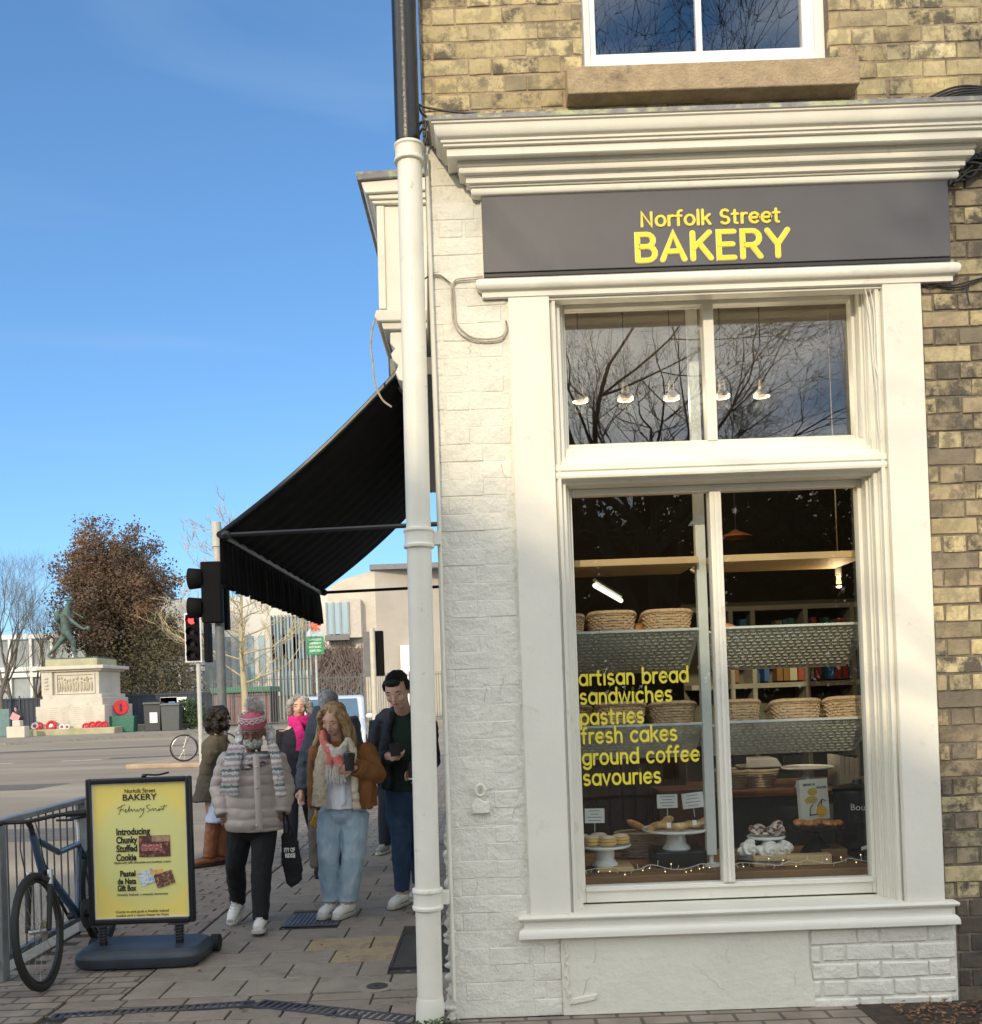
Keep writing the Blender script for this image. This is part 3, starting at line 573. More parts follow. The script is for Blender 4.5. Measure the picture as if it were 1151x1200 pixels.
# upper window
uwin = MB(); rect_frame(uwin, .575, 1.81, 4.71, 6.9, Y0 + .055, Y0 + .12, .045, .045, .06, .06)
uw = uwin.build('upper_window', white_paint, bld, bevel=.004)
b = MB(); rect_frame(b, .62, 1.765, 4.77, 5.82, Y0 + .08, Y0 + .13, .03, .06, .05, .075); b.box(1.165, 1.197, Y0 + .088, Y0 + .125, 4.845, 5.77); b.build('sash', white_paint, uw, bevel=.004)
for x0, x1 in ((.65, 1.165), (1.197, 1.705)):
    b = MB(); b.box(x0, x1, Y0 + .105, Y0 + .109, 4.845, 5.77); b.build('pane', glass_up, uw, smooth=False)
b = MB(); rect_frame(b, .62, 1.765, 5.82, 6.84, Y0 + .08, Y0 + .11, .05); b.box(1.165, 1.197, Y0 + .085, Y0 + .108, 5.87, 6.79); b.build('sash', white_paint, uw)
for x0, x1 in ((.67, 1.165), (1.197, 1.715)):
    b = MB(); b.box(x0, x1, Y0 + .093, Y0 + .097, 5.87, 6.79); b.build('pane', glass_up, uw, smooth=False)
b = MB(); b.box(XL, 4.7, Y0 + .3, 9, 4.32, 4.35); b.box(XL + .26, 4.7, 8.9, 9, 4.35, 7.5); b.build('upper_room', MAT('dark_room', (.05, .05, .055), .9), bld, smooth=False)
ys_ = Y0 - .115; b = MB(); b.prism([(ys_, WZ(665, 110, ys_)), (Y0 + .07, WZ(665, 110, ys_)), (Y0 + .07, 4.715), (ys_, WZ(665, 78, ys_))], WX(665, 95, ys_), WX(1008, 85, ys_), 'yz'); b.build('window_sill', stone, bld, bevel=.006)
# ================================================================== SHOPFRONT
sf = thing('shopfront', 'cream painted timber shopfront with moulded cornice and four large panes', 'shopfront', (1.18, Y0, 0))
X0, X1 = .033, 2.356
def run(prof, x0, x1, yb, name, mat, parent, lo=None, bevel=0):
    """moulding swept along the wall with mitred returns; prof = (projection, z) from top to bottom"""
    b = MB(); n = len(prof); vs = []
    for st in range(4):
        for p, z in prof:
            x = x0 - p if st < 2 else x1 + p; y = yb - p if st in (1, 2) else yb + .0
            vs.append((x, y, z))
    fs = []
    for s_ in range(3):
        for i in range(n - 1): fs.append((s_ * n + i, s_ * n + i + 1, (s_ + 1) * n + i + 1, (s_ + 1) * n + i))
    b.add(vs, fs); return b.build(name, mat, parent, angle=30)
def arc(p0, z0, p1, z1, k=5, bul=1):
    """quarter-round between two profile points"""
    out = []
    for i in range(k + 1):
        a = PI / 2 * i / k
        if bul > 0: out.append((p1 + (p0 - p1) * math.cos(a), z0 + (z1 - z0) * math.sin(a)))
        else: out.append((p0 + (p1 - p0) * math.sin(a), z1 + (z0 - z1) * math.cos(a)))
    return out
run([(0, 4.40), (.2413, 4.375), (.2413, 4.350), (.232, 4.349)], X0, X1, Y0, 'lead_flashing', lead, sf)
prof = [(.232, 4.349), (.222, 4.349), (.222, 4.338)] + arc(.212, 4.335, .186, 4.279) + [(.182, 4.277), (.182, 4.265), (.172, 4.264), (.172, 4.251), (.155, 4.250), (.155, 4.212), (.150, 4.208), (.107, 4.214), (.107, 4.190), (.098, 4.189)]
prof += [(.0925 + .008 * math.cos(a), 4.171 + .015 * math.sin(a)) for a in [PI / 2 - PI * i / 6 for i in range(7)]] + [(.075, 4.155), (.075, 4.149), (.068, 4.148), (.068, 4.124), (.050, 4.122), (.050, 4.114)]
prof += [(.030 + .016 * math.cos(a), 4.094 + .020 * math.sin(a)) for a in [PI / 2 - PI * i / 7 for i in range(8)]] + [(.01, 4.07), (0.0, 4.07)]
run(prof, X0, X1, Y0 - .02, 'cornice', cream, sf)
zl = WZ(640, 326, Y0 - .04)
prof = [(0, zl + .012), (.03, zl + .006)] + [(.022 + .028 * math.cos(a), zl - .026 + .030 * math.sin(a)) for a in [PI / 2 - PI * i / 8 for i in range(9)]] + [(.028, zl - .058), (.02, zl - .062), (.02, zl - .085), (0, zl - .088)]
run(prof, X0 + .012, X1 - .012, Y0 - .02, 'lower_moulding', cream, sf)
b = MB(); b.box(X0, X1, Y0 - .02, Y0 + .05, zl, 4.36); b.build('fascia_backing', cream, sf, smooth=False)
b = MB(); b.box(.155, 2.207, Y0 - .018, Y0 + .05, zl - .10, zl); b.build('lintel', cream, sf, smooth=False)
ZS = .506
for x0, x1 in ((.153, .357), (2.015, 2.207)):
    b = MB(); b.box(x0, x1, Y0 - .034, Y0 + .06, ZS, zl - .07); b.build('pilaster', cream, sf, bevel=.004)
# side jambs: stepped mouldings between pilaster and sash
YG = Y0 + .19
ZT = 3.66
def jamb(sgn, xo):
    m = []
    X = lambda d: xo + sgn * d
    steps = [(0, .012, .0), (.012, .030, -.012), (.030, .034, .02), (.034, .055, .035), (.055, .060, .075), (.060, .072, .095)]
    for a, c, dy in steps:
        b_ = MB(); b_.box(min(X(a), X(c)), max(X(a), X(c)), Y0 + dy, YG + .06, ZS, ZT); m.append((b_, a))
    return m
for sgn, xo in ((1, .357), (-1, 2.015)):
    b = MB()
    for bb, a in jamb(sgn, xo): b.add([(v[0], v[1], v[2]) for v in bb.v], bb.f)
    b.build('jamb', cream, sf, bevel=.003)
XA, XB = .429, 1.943
# head steps
b = MB(); b.box(.42, 1.95, Y0 + .0, YG + .06, 3.625, ZT + .02); b.box(.43, 1.94, Y0 + .09, YG + .06, 3.600, 3.625); b.build('head', cream, sf, bevel=.003)
# transom with projecting sill
prof = [(2.825, .07), (2.80, .045), (2.795, .045), (2.775, .03), (2.765, .012), (2.742, .0)]
b = MB(); poly = [(YG + .06, 2.842), (Y0 + .10, 2.842), (Y0 + .085, 2.80), (Y0 + .06, 2.795), (Y0 + .055, 2.770), (Y0 + .02, 2.765), (Y0 + .01, 2.742), (Y0 - .012, 2.735), (Y0 - .014, 2.706), (Y0 - .004, 2.700), (Y0 - .012, 2.694), (Y0 - .016, 2.680), (Y0 - .012, 2.666), (Y0 + .03, 2.662), (Y0 + .045, 2.645), (YG + .06, 2.645)]
b.prism(poly, .359, 2.013, 'yz'); b.build('transom', cream, sf, bevel=.002)
# sash frames
xm0, xm1 = 1.156, 1.216
b = MB(); rect_frame(b, XA, XB, 2.842, 3.600, YG - .035, YG + .03, .018, .018, .022, .034); b.box(xm0 + .003, xm1 - .003, YG - .045, YG + .03, 2.87, 3.578); b.build('top_sash', cream, sf, bevel=.004)
ZB = .597
b = MB(); rect_frame(b, XA, XB, .515, 2.645, YG - .035, YG + .03, .020, .020, .034, .082); b.box(xm0, xm1, YG - .05, YG + .03, .597, 2.611); b.build('main_sash', cream, sf, bevel=.004)
b = MB(); b.box(XA + .02, XB - .02, YG - .052, YG - .036, .575, .590); b.box(xm0 + .022, xm1 - .022, YG - .062, YG - .05, .60, 2.60); b.build('glazing_bead', cream, sf, bevel=.003)
# glass
gp = []
for (x0, x1, z0, z1) in ((XA + .018, xm0 + .003, 2.876, 3.578), (xm1 - .003, XB - .018, 2.876, 3.578), (XA + .02, xm0, .597, 2.611), (xm1, XB - .02, .597, 2.611)):
    b = MB(); b.box(x0, x1, YG, YG + .005, z0, z1); gp.append(b.build('pane', glass_top if z0 > 2.7 else glass, sf, smooth=False))
for s_, px_, py_ in (('artisan bread', 679, 803), ('sandwiches', 680, 825), ('pastries', 680, 849), ('fresh cakes', 682, 871), ('ground coffee', 683, 896), ('savouries', 684, 920)):
    x, z = W(px_, py_, YG - .002)
    wpx = {'artisan bread': 128, 'sandwiches': 108, 'pastries': 75, 'fresh cakes': 112, 'ground coffee': 137, 'savouries': 91}[s_]
    zt_ = z + 22 * YG / F; o = letter_obj('window_lettering', s_, .064, window_letter, gp[2], x, x + wpx * YG / F, z, z + 17.5 * YG / F, YG - .0012, .0008, hi=.74)
    kind(o, 'stuff')
# bottom sill
prof = [(0, .508), (.04, .506)] + [(.040 + .012 * math.cos(a), .492 + .012 * math.sin(a)) for a in [PI / 2 - PI * i / 6 for i in range(7)]] + [(.030, .477), (.024, .470), (.024, .445)] + arc(.026, .440, .052, .408, 5, -1) + [(.052, .394), (.044, .389), (0, .389)]
run(prof, .145, 2.215, Y0 - .010, 'sill', cream, sf)
b = MB(); b.box(.145, 2.215, Y0 - .010, Y0 + .16, .389, .5075); b.build('sill_core', cream, sf, smooth=False)
# painted-over wires on the right jamb
wires = MB()
for dx in (0, .022):
    pts = [(1.93 + dx, Y0 - .01 + .0, 3.60), (1.955 + dx, Y0 - .012, 3.45), (1.965 + dx * .4, Y0 - .012, 3.2), (1.975 + dx, Y0 - .012, 3.05), (1.975 + dx * .5, Y0 - .012, 2.9), (1.985 + dx * .3, Y0 - .012, 2.80)]
    wires.tube(bezpts(pts, 6), .0028, 6)
wires.tube(bezpts([(1.93, Y0 - .01, 3.60), (1.98, Y0 - .035, 3.612), (2.03, Y0 - .037, 3.60), (2.1, Y0 - .037, 3.61), (2.2, Y0 - .037, 3.605)], 6), .003, 6)
tag(wires.build('fairy_light_wire', cream), 'thin painted-over wire running down the right window jamb', 'cable')
# fascia sign
sg = thing('shop_sign', 'dark grey fascia board with yellow bakery lettering above the window', 'sign', (1.19, Y0 - .05, 3.7))
b = MB(); b.box(X0 + .004, X1, Y0 - .047, Y0 - .0205, zl + .035, 4.085); b.build('board', fascia, sg, bevel=.003)
b = MB(); b.box(X0 + .004, X1, Y0 - .042, Y0 - .0205, zl + .013, zl + .032); b.build('trim', dark_trim, sg, bevel=.002)
def fit(o, x0, x1, y, z0, z1, dy=1.0):
    vs = o.data.vertices; a = min(v.co.x for v in vs); c = max(v.co.x for v in vs); lo = min(v.co.y for v in vs); hi = max(v.co.y for v in vs)
    kx = (x1 - x0) / (c - a); kz = (z1 - z0) / (hi - lo)
    o.data.transform(facing(x0, y, z0) @ Matrix.Diagonal((kx, kz, 1, 1)) @ Matrix.Translation((-a, -lo, 0)))
YS = Y0 - .05
edge_cream = MAT('letter_edge', (.80, .76, .55), .5)
for s_, x0p, x1p, yb, yt, w_, hi in (('Norfolk Street', 751, 915, 262.5, 245.5, .058, .74), ('BAKERY', 744.5, 926, 302.5, 272, .062, .7)):
    x0, x1 = WX(x0p, yb, YS), WX(x1p, yb, YS); z0, z1 = WZ(835, yb, YS), WZ(835, yt, YS)
    for mt, wo_, yo, nm in ((edge_cream, w_ + .014, 0, 'letter_edge'), (yellow_letter, w_, -.0035, 'lettering')):
        o = letter_obj(nm, s_, wo_, mt, sg, x0, x1, z0, z1, YS + .004 + yo, .003, hi=hi); kind(o, 'stuff')
# ================================================================== DOWNPIPE AND CABLES
dp = thing('downpipe', 'cream painted cast iron downpipe with black upper length at the building corner', 'downpipe', (-.33, 4.83, 0))
YP = 4.80
def PP(py, px): return Vector((WX(px, py, YP), YP, WZ(px, py, YP)))
def pipe_x(py): return 479.5 + (py - 170) * (505 - 479.5) / 1030
rr = .0605
def pseg(y0, y1, r, name, mat, n=24):
    b = MB(); b.tube([PP(y0, pipe_x(y0)), PP((y0 + y1) / 2, pipe_x((y0 + y1) / 2)), PP(y1, pipe_x(y1))], r, n); return b.build(name, mat, dp)
b = MB(); b.tube([PP(-260, 465), PP(168, 478)], .0605, 24); b.build('upper_pipe', black_iron, dp)
pseg(172, 622, rr, 'pipe', cream_pipe); pseg(622, 1043, rr, 'pipe', cream_pipe); pseg(1045, 1188, rr * 1.02, 'pipe', cream_pipe)
def collar(y0, y1, ears=True):
    b = MB(); P, Q = PP(y0, pipe_x(y0)), PP(y1, pipe_x(y1)); d = Q - P; k = 6
    radii = [.060, .072, .074, .068, .067, .068, .0745, .073, .062]; tt = [0, .03, .16, .24, .5, .76, .84, .97, 1]
    b.tube([P + d * t_ for t_ in tt], [r_ + .002 for r_ in radii], 24)
    if ears:
        m = P + d * .5; b.box(m.x, m.x + .105, m.y + .0, m.y + .05, m.z - .032, m.z + .032)
    return b.build('collar', cream_pipe, dp, bevel=.002)
collar(170, 192, False); collar(619, 643); collar(1040, 1066)
b = MB(); b.tube([PP(1168, pipe_x(1168)), PP(1178, pipe_x(1178)), PP(1196, pipe_x(1196) - 1)], [.064, .070, .069], 24); b.build('shoe', cream_pipe, dp)
b = MB(); b.tube([(-.228, YP + .06, 4.3), (-.226, YP + .06, 2.9), (-.232, YP + .06, 1.9), (-.238, YP + .065, .1)], .011, 8); tag(b.build('conduit', cream_pipe), 'thin cream conduit running down beside the thick downpipe', 'conduit')
blk = MAT('black_cable', (.015, .015, .016), .5)
cab_c = MAT('old_cable', (.40, .36, .28), .6, .3, 30)
cb = MB()
def cpts(l, Y): return [(WX(a, c, Y), Y, WZ(a, c, Y)) for a, c in l]
YC = Y0 - .022
for k, dx in enumerate((0, 3)):
    cb.tube(bezpts(cpts([(497, 327), (505, 323), (515, 323 - dx * .3), (524, 329), (529 + dx * .6, 336), (530 + dx, 360), (532 + dx, 378), (541 + dx, 392 - dx), (556, 399 - dx), (575, 400 - dx), (588, 397 - dx), (594 - dx * .3, 386), (593, 376)], YC), 6), .0042, 6)
tag(cb.build('looped_cable', cab_c), 'pair of thin old cables looped in a U shape on the cream pier', 'cable')
cb = MB()
for dx in (0, 2.2): cb.tube(bezpts(cpts([(529, 337 + dx), (534, 328 + dx), (545, 326 + dx), (566, 324 + dx)], YC), 6), .0035, 6)
tag(cb.build('short_cable', cab_c), 'short cable pair leading from the loop to the fascia board', 'cable')
cb = MB()
for k in range(5):
    r_ = k * 4; cb.tube(bezpts(cpts([(1083 + r_ * 1.6, 118), (1100 + r_, 109 + r_ * .4), (1120 + r_, 102 + r_ * .6), (1142 + r_, 101 + r_ * .7), (1185, 108 + r_)], Y0 - .03 - .012 * k), 6), .006, 6)
tag(cb.build('cable_bundle', blk), 'bundle of black cables arching over the right end of the cornice', 'cable')
cb = MB(); rng = random.Random(5)
for k in range(16):
    a = rng.uniform(0, 20); cb.tube(bezpts(cpts([(1108 + a * .5, 214 + rng.uniform(-4, 6)), (1122, 205 + rng.uniform(-12, 8)), (1138, 198 + rng.uniform(-14, 10)), (1170, 180 + rng.uniform(-20, 20))], Y0 - .02 - .01 * (k % 4)), 6), .006, 6)
tag(cb.build('cable_tangle', blk), 'black cable tangle tucked behind the right cornice end above the sign', 'cable')
cb = MB(); cb.tube(bezpts(cpts([(1078, 334), (1096, 333), (1112, 336), (1125, 336), (1138, 332), (1165, 322)], Y0 - .02), 6), .0045, 6); cb.tube(bezpts(cpts([(1078, 331), (1090, 336), (1104, 333), (1120, 334), (1170, 320)], Y0 - .018), 6), .004, 6)
cb.tube(bezpts(cpts([(1133, 335), (1134, 345), (1136, 356)], Y0 - .018), 4), .003, 6)
tag(cb.build('wall_cable', blk), 'black cable fixed across the brick wall right of the lower moulding', 'cable')
cb = MB()
for l in ([(489, 122), (500, 126), (530, 131), (556, 133)], [(489, 119), (494, 132), (500, 137)], [(489, 152), (494, 143), (499, 145), (497, 160)], [(490, 160), (496, 150), (500, 158), (498, 168)], [(489, 147), (500, 142), (503, 150)]):
    cb.tube(bezpts(cpts(l, Y0 - .06), 6), .006, 6)
tag(cb.build('corner_cable', blk), 'black cables squeezed between the black pipe and left cornice end', 'cable')
bm = MB(); rnd = random.Random(3)
# ================================================================== SIDE SHOPFRONT AND AWNING
ss = thing('side_shopfront', 'cream shopfront end on the side street with carved corbel above the awning', 'shopfront', (-.4, 5.7, 0))
YE = 5.62
def end_poly(name, pts, y0, y1, mat=cream, bev=.004):
    b = MB(); b.prism([W(a, c, YE) for a, c in pts], y0, y1); return b.build(name, mat, ss, bevel=bev)
end_poly('lead_flashing', [(417, 203), (500, 198), (500, 206), (419, 213)], YE - .02, 9.6, lead, .006)
end_poly('cornice', [(423, 213), (500, 207), (500, 222), (428, 226)], YE, 9.6); end_poly('cornice', [(431, 226.3), (500, 222.3), (500, 229), (433, 231)], YE + .02, 9.6); end_poly('cornice', [(434, 231.3), (500, 229.2), (500, 234), (437, 235)], YE + .035, 9.6)
end_poly('fascia', [(440, 235.3), (500, 234.5), (500, 360), (443, 360)], YE + .06, 9.55)
end_poly('fascia_edge', [(440, 235.6), (449, 235.6), (452, 358), (443, 358)], YE + .05, YE + .0595)
end_poly('lower_moulding', [(440, 360.5), (500, 359.5), (500, 373), (441, 374), (438, 368)], YE + .03, 9.55, bev=.008); end_poly('lower_moulding', [(446, 374.2), (500, 373.2), (500, 381), (448, 382)], YE + .05, 9.55)
end_poly('corbel', [(456, 385), (475, 384), (475, 445), (466, 441), (462, 432), (466, 424), (459, 418), (457, 410), (462, 404), (456, 398)], YE + .06, YE + .25, bev=.006)
cb = MB(); cb.tube(bezpts(cpts([(440, 373), (436, 388), (435, 405), (437, 425), (440, 450), (448, 468), (459, 477)], YE - .02), 6), .006, 6)
tag(cb.build('dangling_cable', cab_c), 'loose grey cable dangling from the side shopfront over the awning', 'cable')
aw_m = MAT('awning_canvas', (.006, .006, .007), .9, .2, 5, .15, 60, spec=.2); aw_metal = MAT('awning_metal', (.045, .047, .05), .35, .1, metal=.6)
aw = thing('awning', 'black canvas shop awning with fluted valance over the side pavement', 'awning', (-.5, 7.5, 3.5))
AY0, AY1 = 5.80, 9.2; AX0, AX1 = -.455, -1.565; AZ0, AZ1 = 3.55, 2.60
b = MB(); n = 46; m_ = 10; vs = []
for i in range(n + 1):
    y = AY0 + (AY1 - AY0) * i / n
    for j in range(m_ + 1):
        t_ = j / m_; sag = -.05 * math.sin(PI * t_)
        vs.append((AX0 + (AX1 - AX0) * t_, y, AZ0 + (AZ1 - AZ0) * t_ + sag + .010 * math.cos(i * 1.9)))
b.add(vs, [(i * (m_ + 1) + j, i * (m_ + 1) + j + 1, (i + 1) * (m_ + 1) + j + 1, (i + 1) * (m_ + 1) + j) for i in range(n) for j in range(m_)]); o = b.build('canopy', aw_m, aw); o.modifiers.new('thick', 'SOLIDIFY').thickness = .006
b = MB(); vs = []; n = 200
for i in range(n + 1):
    y = AY0 + (AY1 - AY0) * i / n; wv = .018 * math.sin(i * .95) + .008 * math.sin(i * 2.3); lo_ = .27 + .018 * abs(math.sin(i * PI / 10))
    vs += [(AX1 - .01, y, AZ1 - .02), (AX1 - .01 + wv * .6, y, AZ1 - .15), (AX1 - .01 + wv, y, AZ1 - .02 - lo_)]
b.add(vs, [(i * 3 + j, i * 3 + j + 1, i * 3 + j + 4, i * 3 + j + 3) for i in range(n) for j in (0, 1)]); o = b.build('valance', aw_m, aw); o.modifiers.new('thick', 'SOLIDIFY').thickness = .004
b = MB(); b.tube([(AX1, AY0 - .02, AZ1), (AX1, AY1 + .02, AZ1)], .022, 10); b.build('front_bar', aw_metal, aw)
b = MB(); b.box(-.54, -.25, AY0, AY1, 3.50, 3.62); b.build('roller_box', aw_metal, aw, bevel=.01)
for y in (AY0, AY1):
    zz = 2.62
    b = MB(); b.tube([(AX1 + .03, y, AZ1), (-.24, y, zz)], .014, 8); b.ell((AX1 + .03, y, AZ1), (.035, .03, .03)); b.build('arm', aw_metal, aw)
for y in (AY0 - .004,):
    b = MB(); b.tube([(AX0 + (AX1 - AX0) * t_ / 10, y, AZ0 + (AZ1 - AZ0) * t_ / 10 - .05 * math.sin(PI * t_ / 10) + .012) for t_ in range(11)], .014, 6); b.build('hem', aw_metal, aw)
# ================================================================== SHOP INTERIOR
def dep(b, name, mat, parent=None, **k): return b.build(name, mat, parent, **k)
wall_in = MAT('interior_wall', (.10, .082, .058), .9, .1, 2)
floor_in = MAT('interior_floor', (.08, .06, .045), .6, .15, 3)
room = MB(); room.box(XL + .26, 4.78, 11.8, 11.9, .02, 4.3); room.box(XL + .255, XL + .275, Y0 + .26, 11.8, .02, 4.3); room.box(4.72, 4.78, Y0 + .26, 11.8, .02, 4.3)
kind(room.build('interior_wall', wall_in, smooth=False), 'structure')
room = MB(); room.box(XL + .26, 4.78, Y0 + .27, 11.8, .0, .02); kind(room.build('interior_floor', floor_in, smooth=False), 'structure')
room = MB(); room.box(XL + .26, 4.78, Y0 + .255, 11.9, 4.0, 4.05); kind(room.build('interior_ceiling', MAT('interior_ceiling', (.16, .14, .11), .9), smooth=False), 'structure')
wood = MAT('display_wood', (.22, .12, .055), .6, .25, 2, .3, 40, stretch=(.6, 8, 8))
wood_l = MAT('light_wood', (.58, .40, .20), .6, .12, 2, .2, 40, stretch=(.6, 9, 9))
wood_d = MAT('dark_wood', (.05, .028, .014), .5, .3, 2, .2, 40, stretch=(6, 6, .5))
metal_w = MAT('white_enamel', (.62, .63, .60), .4, .05)
tray_m = MAT('perforated_metal', (.62, .62, .56), .4, .06, metal=.1)
wick = MAT('wicker', (.66, .46, .27), .8, .25, 60, .9, 120, rnd=.12)
wick2 = MAT('wicker_dark', (.42, .28, .15), .8, .25, 60, .9, 120)
# window bed made of planks
bed = thing('window_display_bed', 'low brown plank bed running along the inside of the main window', 'display shelf', (1.2, 5.5, 0))
for i in range(4):
    b = MB(); b.box(.40, 1.98, Y0 + .262 + i * .19, Y0 + .262 + i * .19 + .184, .585 + (.0 if i else 0), .625 + (i % 2) * .002); b.build('plank', wood, bed, bevel=.004)
b = MB(); b.box(.40, 1.98, Y0 + .262, Y0 + 1.0, .03, .58); b.build('cabinet', wood_d, bed, smooth=False)
BEDZ = .627
# display rack: posts, wooden shelf, tilted perforated trays
rk = thing('display_rack', 'white metal display rack with wooden top shelf and tilted perforated trays', 'display rack', (1.2, 5.5, 0))
for x in (1.165, .33, 2.07):
    b = MB(); b.box(x - .027, x + .027, 5.33, 5.38, .69, 3.7); b.build('post', metal_w, rk, bevel=.003)
b = MB(); b.lathe([(.045, 0), (.045, .015), (.012, .02), (.012, .07)], (1.165, 5.355, BEDZ), 16); b.build('foot', metal_w, rk)
def bracket(x, z, y2, z2):
    b = MB(); b.tube([(x, 5.34, z), (x, y2, z2)], .008, 6); b.build('bracket', metal_w, rk)
for x0, x1 in ((.36, 1.135), (1.2, 2.04)):
    b = MB(); b.box(x0, x1, 5.26, 5.76, 2.268, 2.305); b.build('wooden_shelf', wood_l, rk, bevel=.003)
def tray(x0, x1, y0, z0, y1, z1):
    d = Vector((0, y1 - y0, z1 - z0)); L_ = d.length; d.normalize(); nrm = Vector((0, d.z, -d.y))
    b = MB(); t_ = .004
    def P(x, a, h): v = Vector((x, y0, z0)) + d * a + nrm * h; return v
    b.add([P(x0, 0, 0), P(x1, 0, 0), P(x1, L_, 0), P(x0, L_, 0)], [(0, 1, 2, 3)])
    o = b.build('perforated_tray', tray_m, rk, smooth=False)
    lip = MB(); lip.box(x0, x1, y0 - .008, y0 + .004, z0 - .004, z0 + .010); lip.build('tray_lip', metal_w, rk, bevel=.002)
    # pressed louvres on the underside
    lv = MB(); nx = int((x1 - x0) / .040); ny = int(L_ / .034)
    for j in range(ny):
        for i in range(nx):
            cx = x0 + .022 + i * .040 + (j % 2) * .012; a = .03 + j * .033
            if cx > x1 - .02 or a > L_ - .015: continue
            q = [P(cx - .015, a - .008, .000), P(cx + .015, a - .008, .000), P(cx + .012, a + .008, 0), P(cx - .012, a + .008, 0), P(cx - .010, a - .001, .0045), P(cx + .010, a - .001, .0045)]
            lv.add(q, [(0, 1, 5, 4), (1, 2, 5), (2, 3, 4, 5), (3, 0, 4)])
    kind(lv.build('pressed_louvre', tray_m, rk, smooth=False), 'stuff')
for x0, x1 in ((.36, 1.13), (1.205, 2.05)):
    tray(x0, x1, 5.30, 1.913, 5.68, 1.693); tray(x0, x1, 5.30, 1.404, 5.62, 1.206)
    for x in (x0 - .006, x1 + .006): bracket(x, 1.90, 5.66, 1.71); bracket(x, 1.39, 5.6, 1.22)
for x in (1.165,): bracket(x, 2.20, 5.60, 2.27)
# baskets
def basket_mesh(Lx, Ly, H, m):
    b = MB(); rows = 7; cols = 34; vs = []
    def pt(a, t, off):
        sx = (Lx / 2) * (.84 + .16 * t) + off; sy = (Ly / 2) * (.80 + .2 * t) + off
        c_, s_ = math.cos(a), math.sin(a); e = .45
        return (sx * math.copysign(abs(c_) ** e, c_), sy * math.copysign(abs(s_) ** e, s_), H * t)
    for r in range(rows):
        for k in range(cols):
            a0 = 2 * PI * k / cols; a1 = 2 * PI * (k + 1) / cols; am = (a0 + a1) / 2; t0 = r / rows + .01; t1 = (r + 1) / rows - .01; o = .005 if (k + r) % 2 else -.002
            b.add([pt(a0, t0, -.003), pt(a1, t0, -.003), pt(a1, t1, -.003), pt(a0, t1, -.003), pt(am, t0 + .02, o), pt(am, t1 - .02, o)], [(0, 1, 4), (1, 2, 5, 4), (2, 3, 5), (3, 0, 4, 5)])
    body = b
    rim = MB(); rim.tube([pt(2 * PI * k / 30, 1.0, .003) for k in range(31)], .0085, 6, False); rim.tube([pt(2 * PI * k / 30 + .1, 1.08, .001) for k in range(31)], .006, 5, False)
    inn = MB(); inn.add([pt(2 * PI * k / 24, .5, -.012) for k in range(24)], [tuple(range(24))])
    return b.mesh('woven_side', m, smooth=False), rim.mesh('rim', m), inn.mesh('liner', m)
BM = basket_mesh(.27, .20, .105, wick)
BMD = basket_mesh(.27, .20, .105, wick2)
def basket(cx, zl_, y, lab, tilt, first=BM, s=1.0):
    t = thing('bread_basket', lab, 'basket', (cx, y, zl_), 'wicker baskets on the perforated trays')
    for me, n_ in zip(first, ('woven_side', 'rim', 'liner')):
        o = put(n_, me, t); o.matrix_parent_inverse = Matrix.Identity(4)
    t.rotation_euler = (-tilt, 0, 0); t.scale = (s, 1, 1); return t
def bk(px0, px1, ptop, Y, lab, mesh, tilt=.35):
    x0, x1 = WX(px0, ptop, Y), WX(px1, ptop, Y); z = WZ((px0 + px1) / 2, ptop, Y); w_ = x1 - x0
    basket((x0 + x1) / 2, z - .115, Y + .105, lab, tilt, mesh, w_ / .275)
bk(650, 687, 725, 5.33, 'half-hidden wicker basket at the left end of the upper left tray', BM)
bk(690, 748, 721, 5.33, 'wicker basket in the middle of the upper left tray', BM)
bk(755, 815, 719, 5.33, 'wicker basket at the post end of the upper left tray', BM)
bk(640, 696, 833, 5.33, 'dark wicker basket hidden behind the word pastries, at the far left of the lower tray', BMD)
bk(700, 760, 829, 5.33, 'wicker basket on the lower left tray behind the last letters of pastries', BM)
bk(763, 820, 828, 5.33, 'wicker basket on the lower left tray just left of the white post', BM)
bk(846, 896, 826, 5.33, 'wicker basket at the left end of the lower right tray', BM)
bk(908, 968, 825, 5.33, 'pale wicker basket in the middle of the lower right tray', BM)
bk(971, 1031, 822, 5.33, 'pale wicker basket at the right end of the lower right tray', BM)
crust = MAT('bread_crust', (.50, .22, .07), .6, .3, 30, .6, 60, col2=(.72, .45, .18), c2s=16)
b = MB(); x, z = W(860, 741, 5.45); b.ell((x - .03, 5.45, z), (.075, .06, .05), M=Matrix.Rotation(.4, 3, 'Y')); b.ell((x - .07, 5.47, z + .015), (.06, .05, .04), M=Matrix.Rotation(.4, 3, 'Y'))
o = put('bread_loaf', remesh(b, .008, crust, 2)); tag(o, 'crusty brown loaf on the upper right tray beside the glazing bar', 'bread')
b = MB(); x, z = W(746, 742, 5.42); b.ell((x + .02, 5.48, z + .01), (.04, .05, .05)); tag(put('bread_loaf', remesh(b, .008, crust, 2)), 'small brown roll between two baskets on the upper left tray', 'bread')
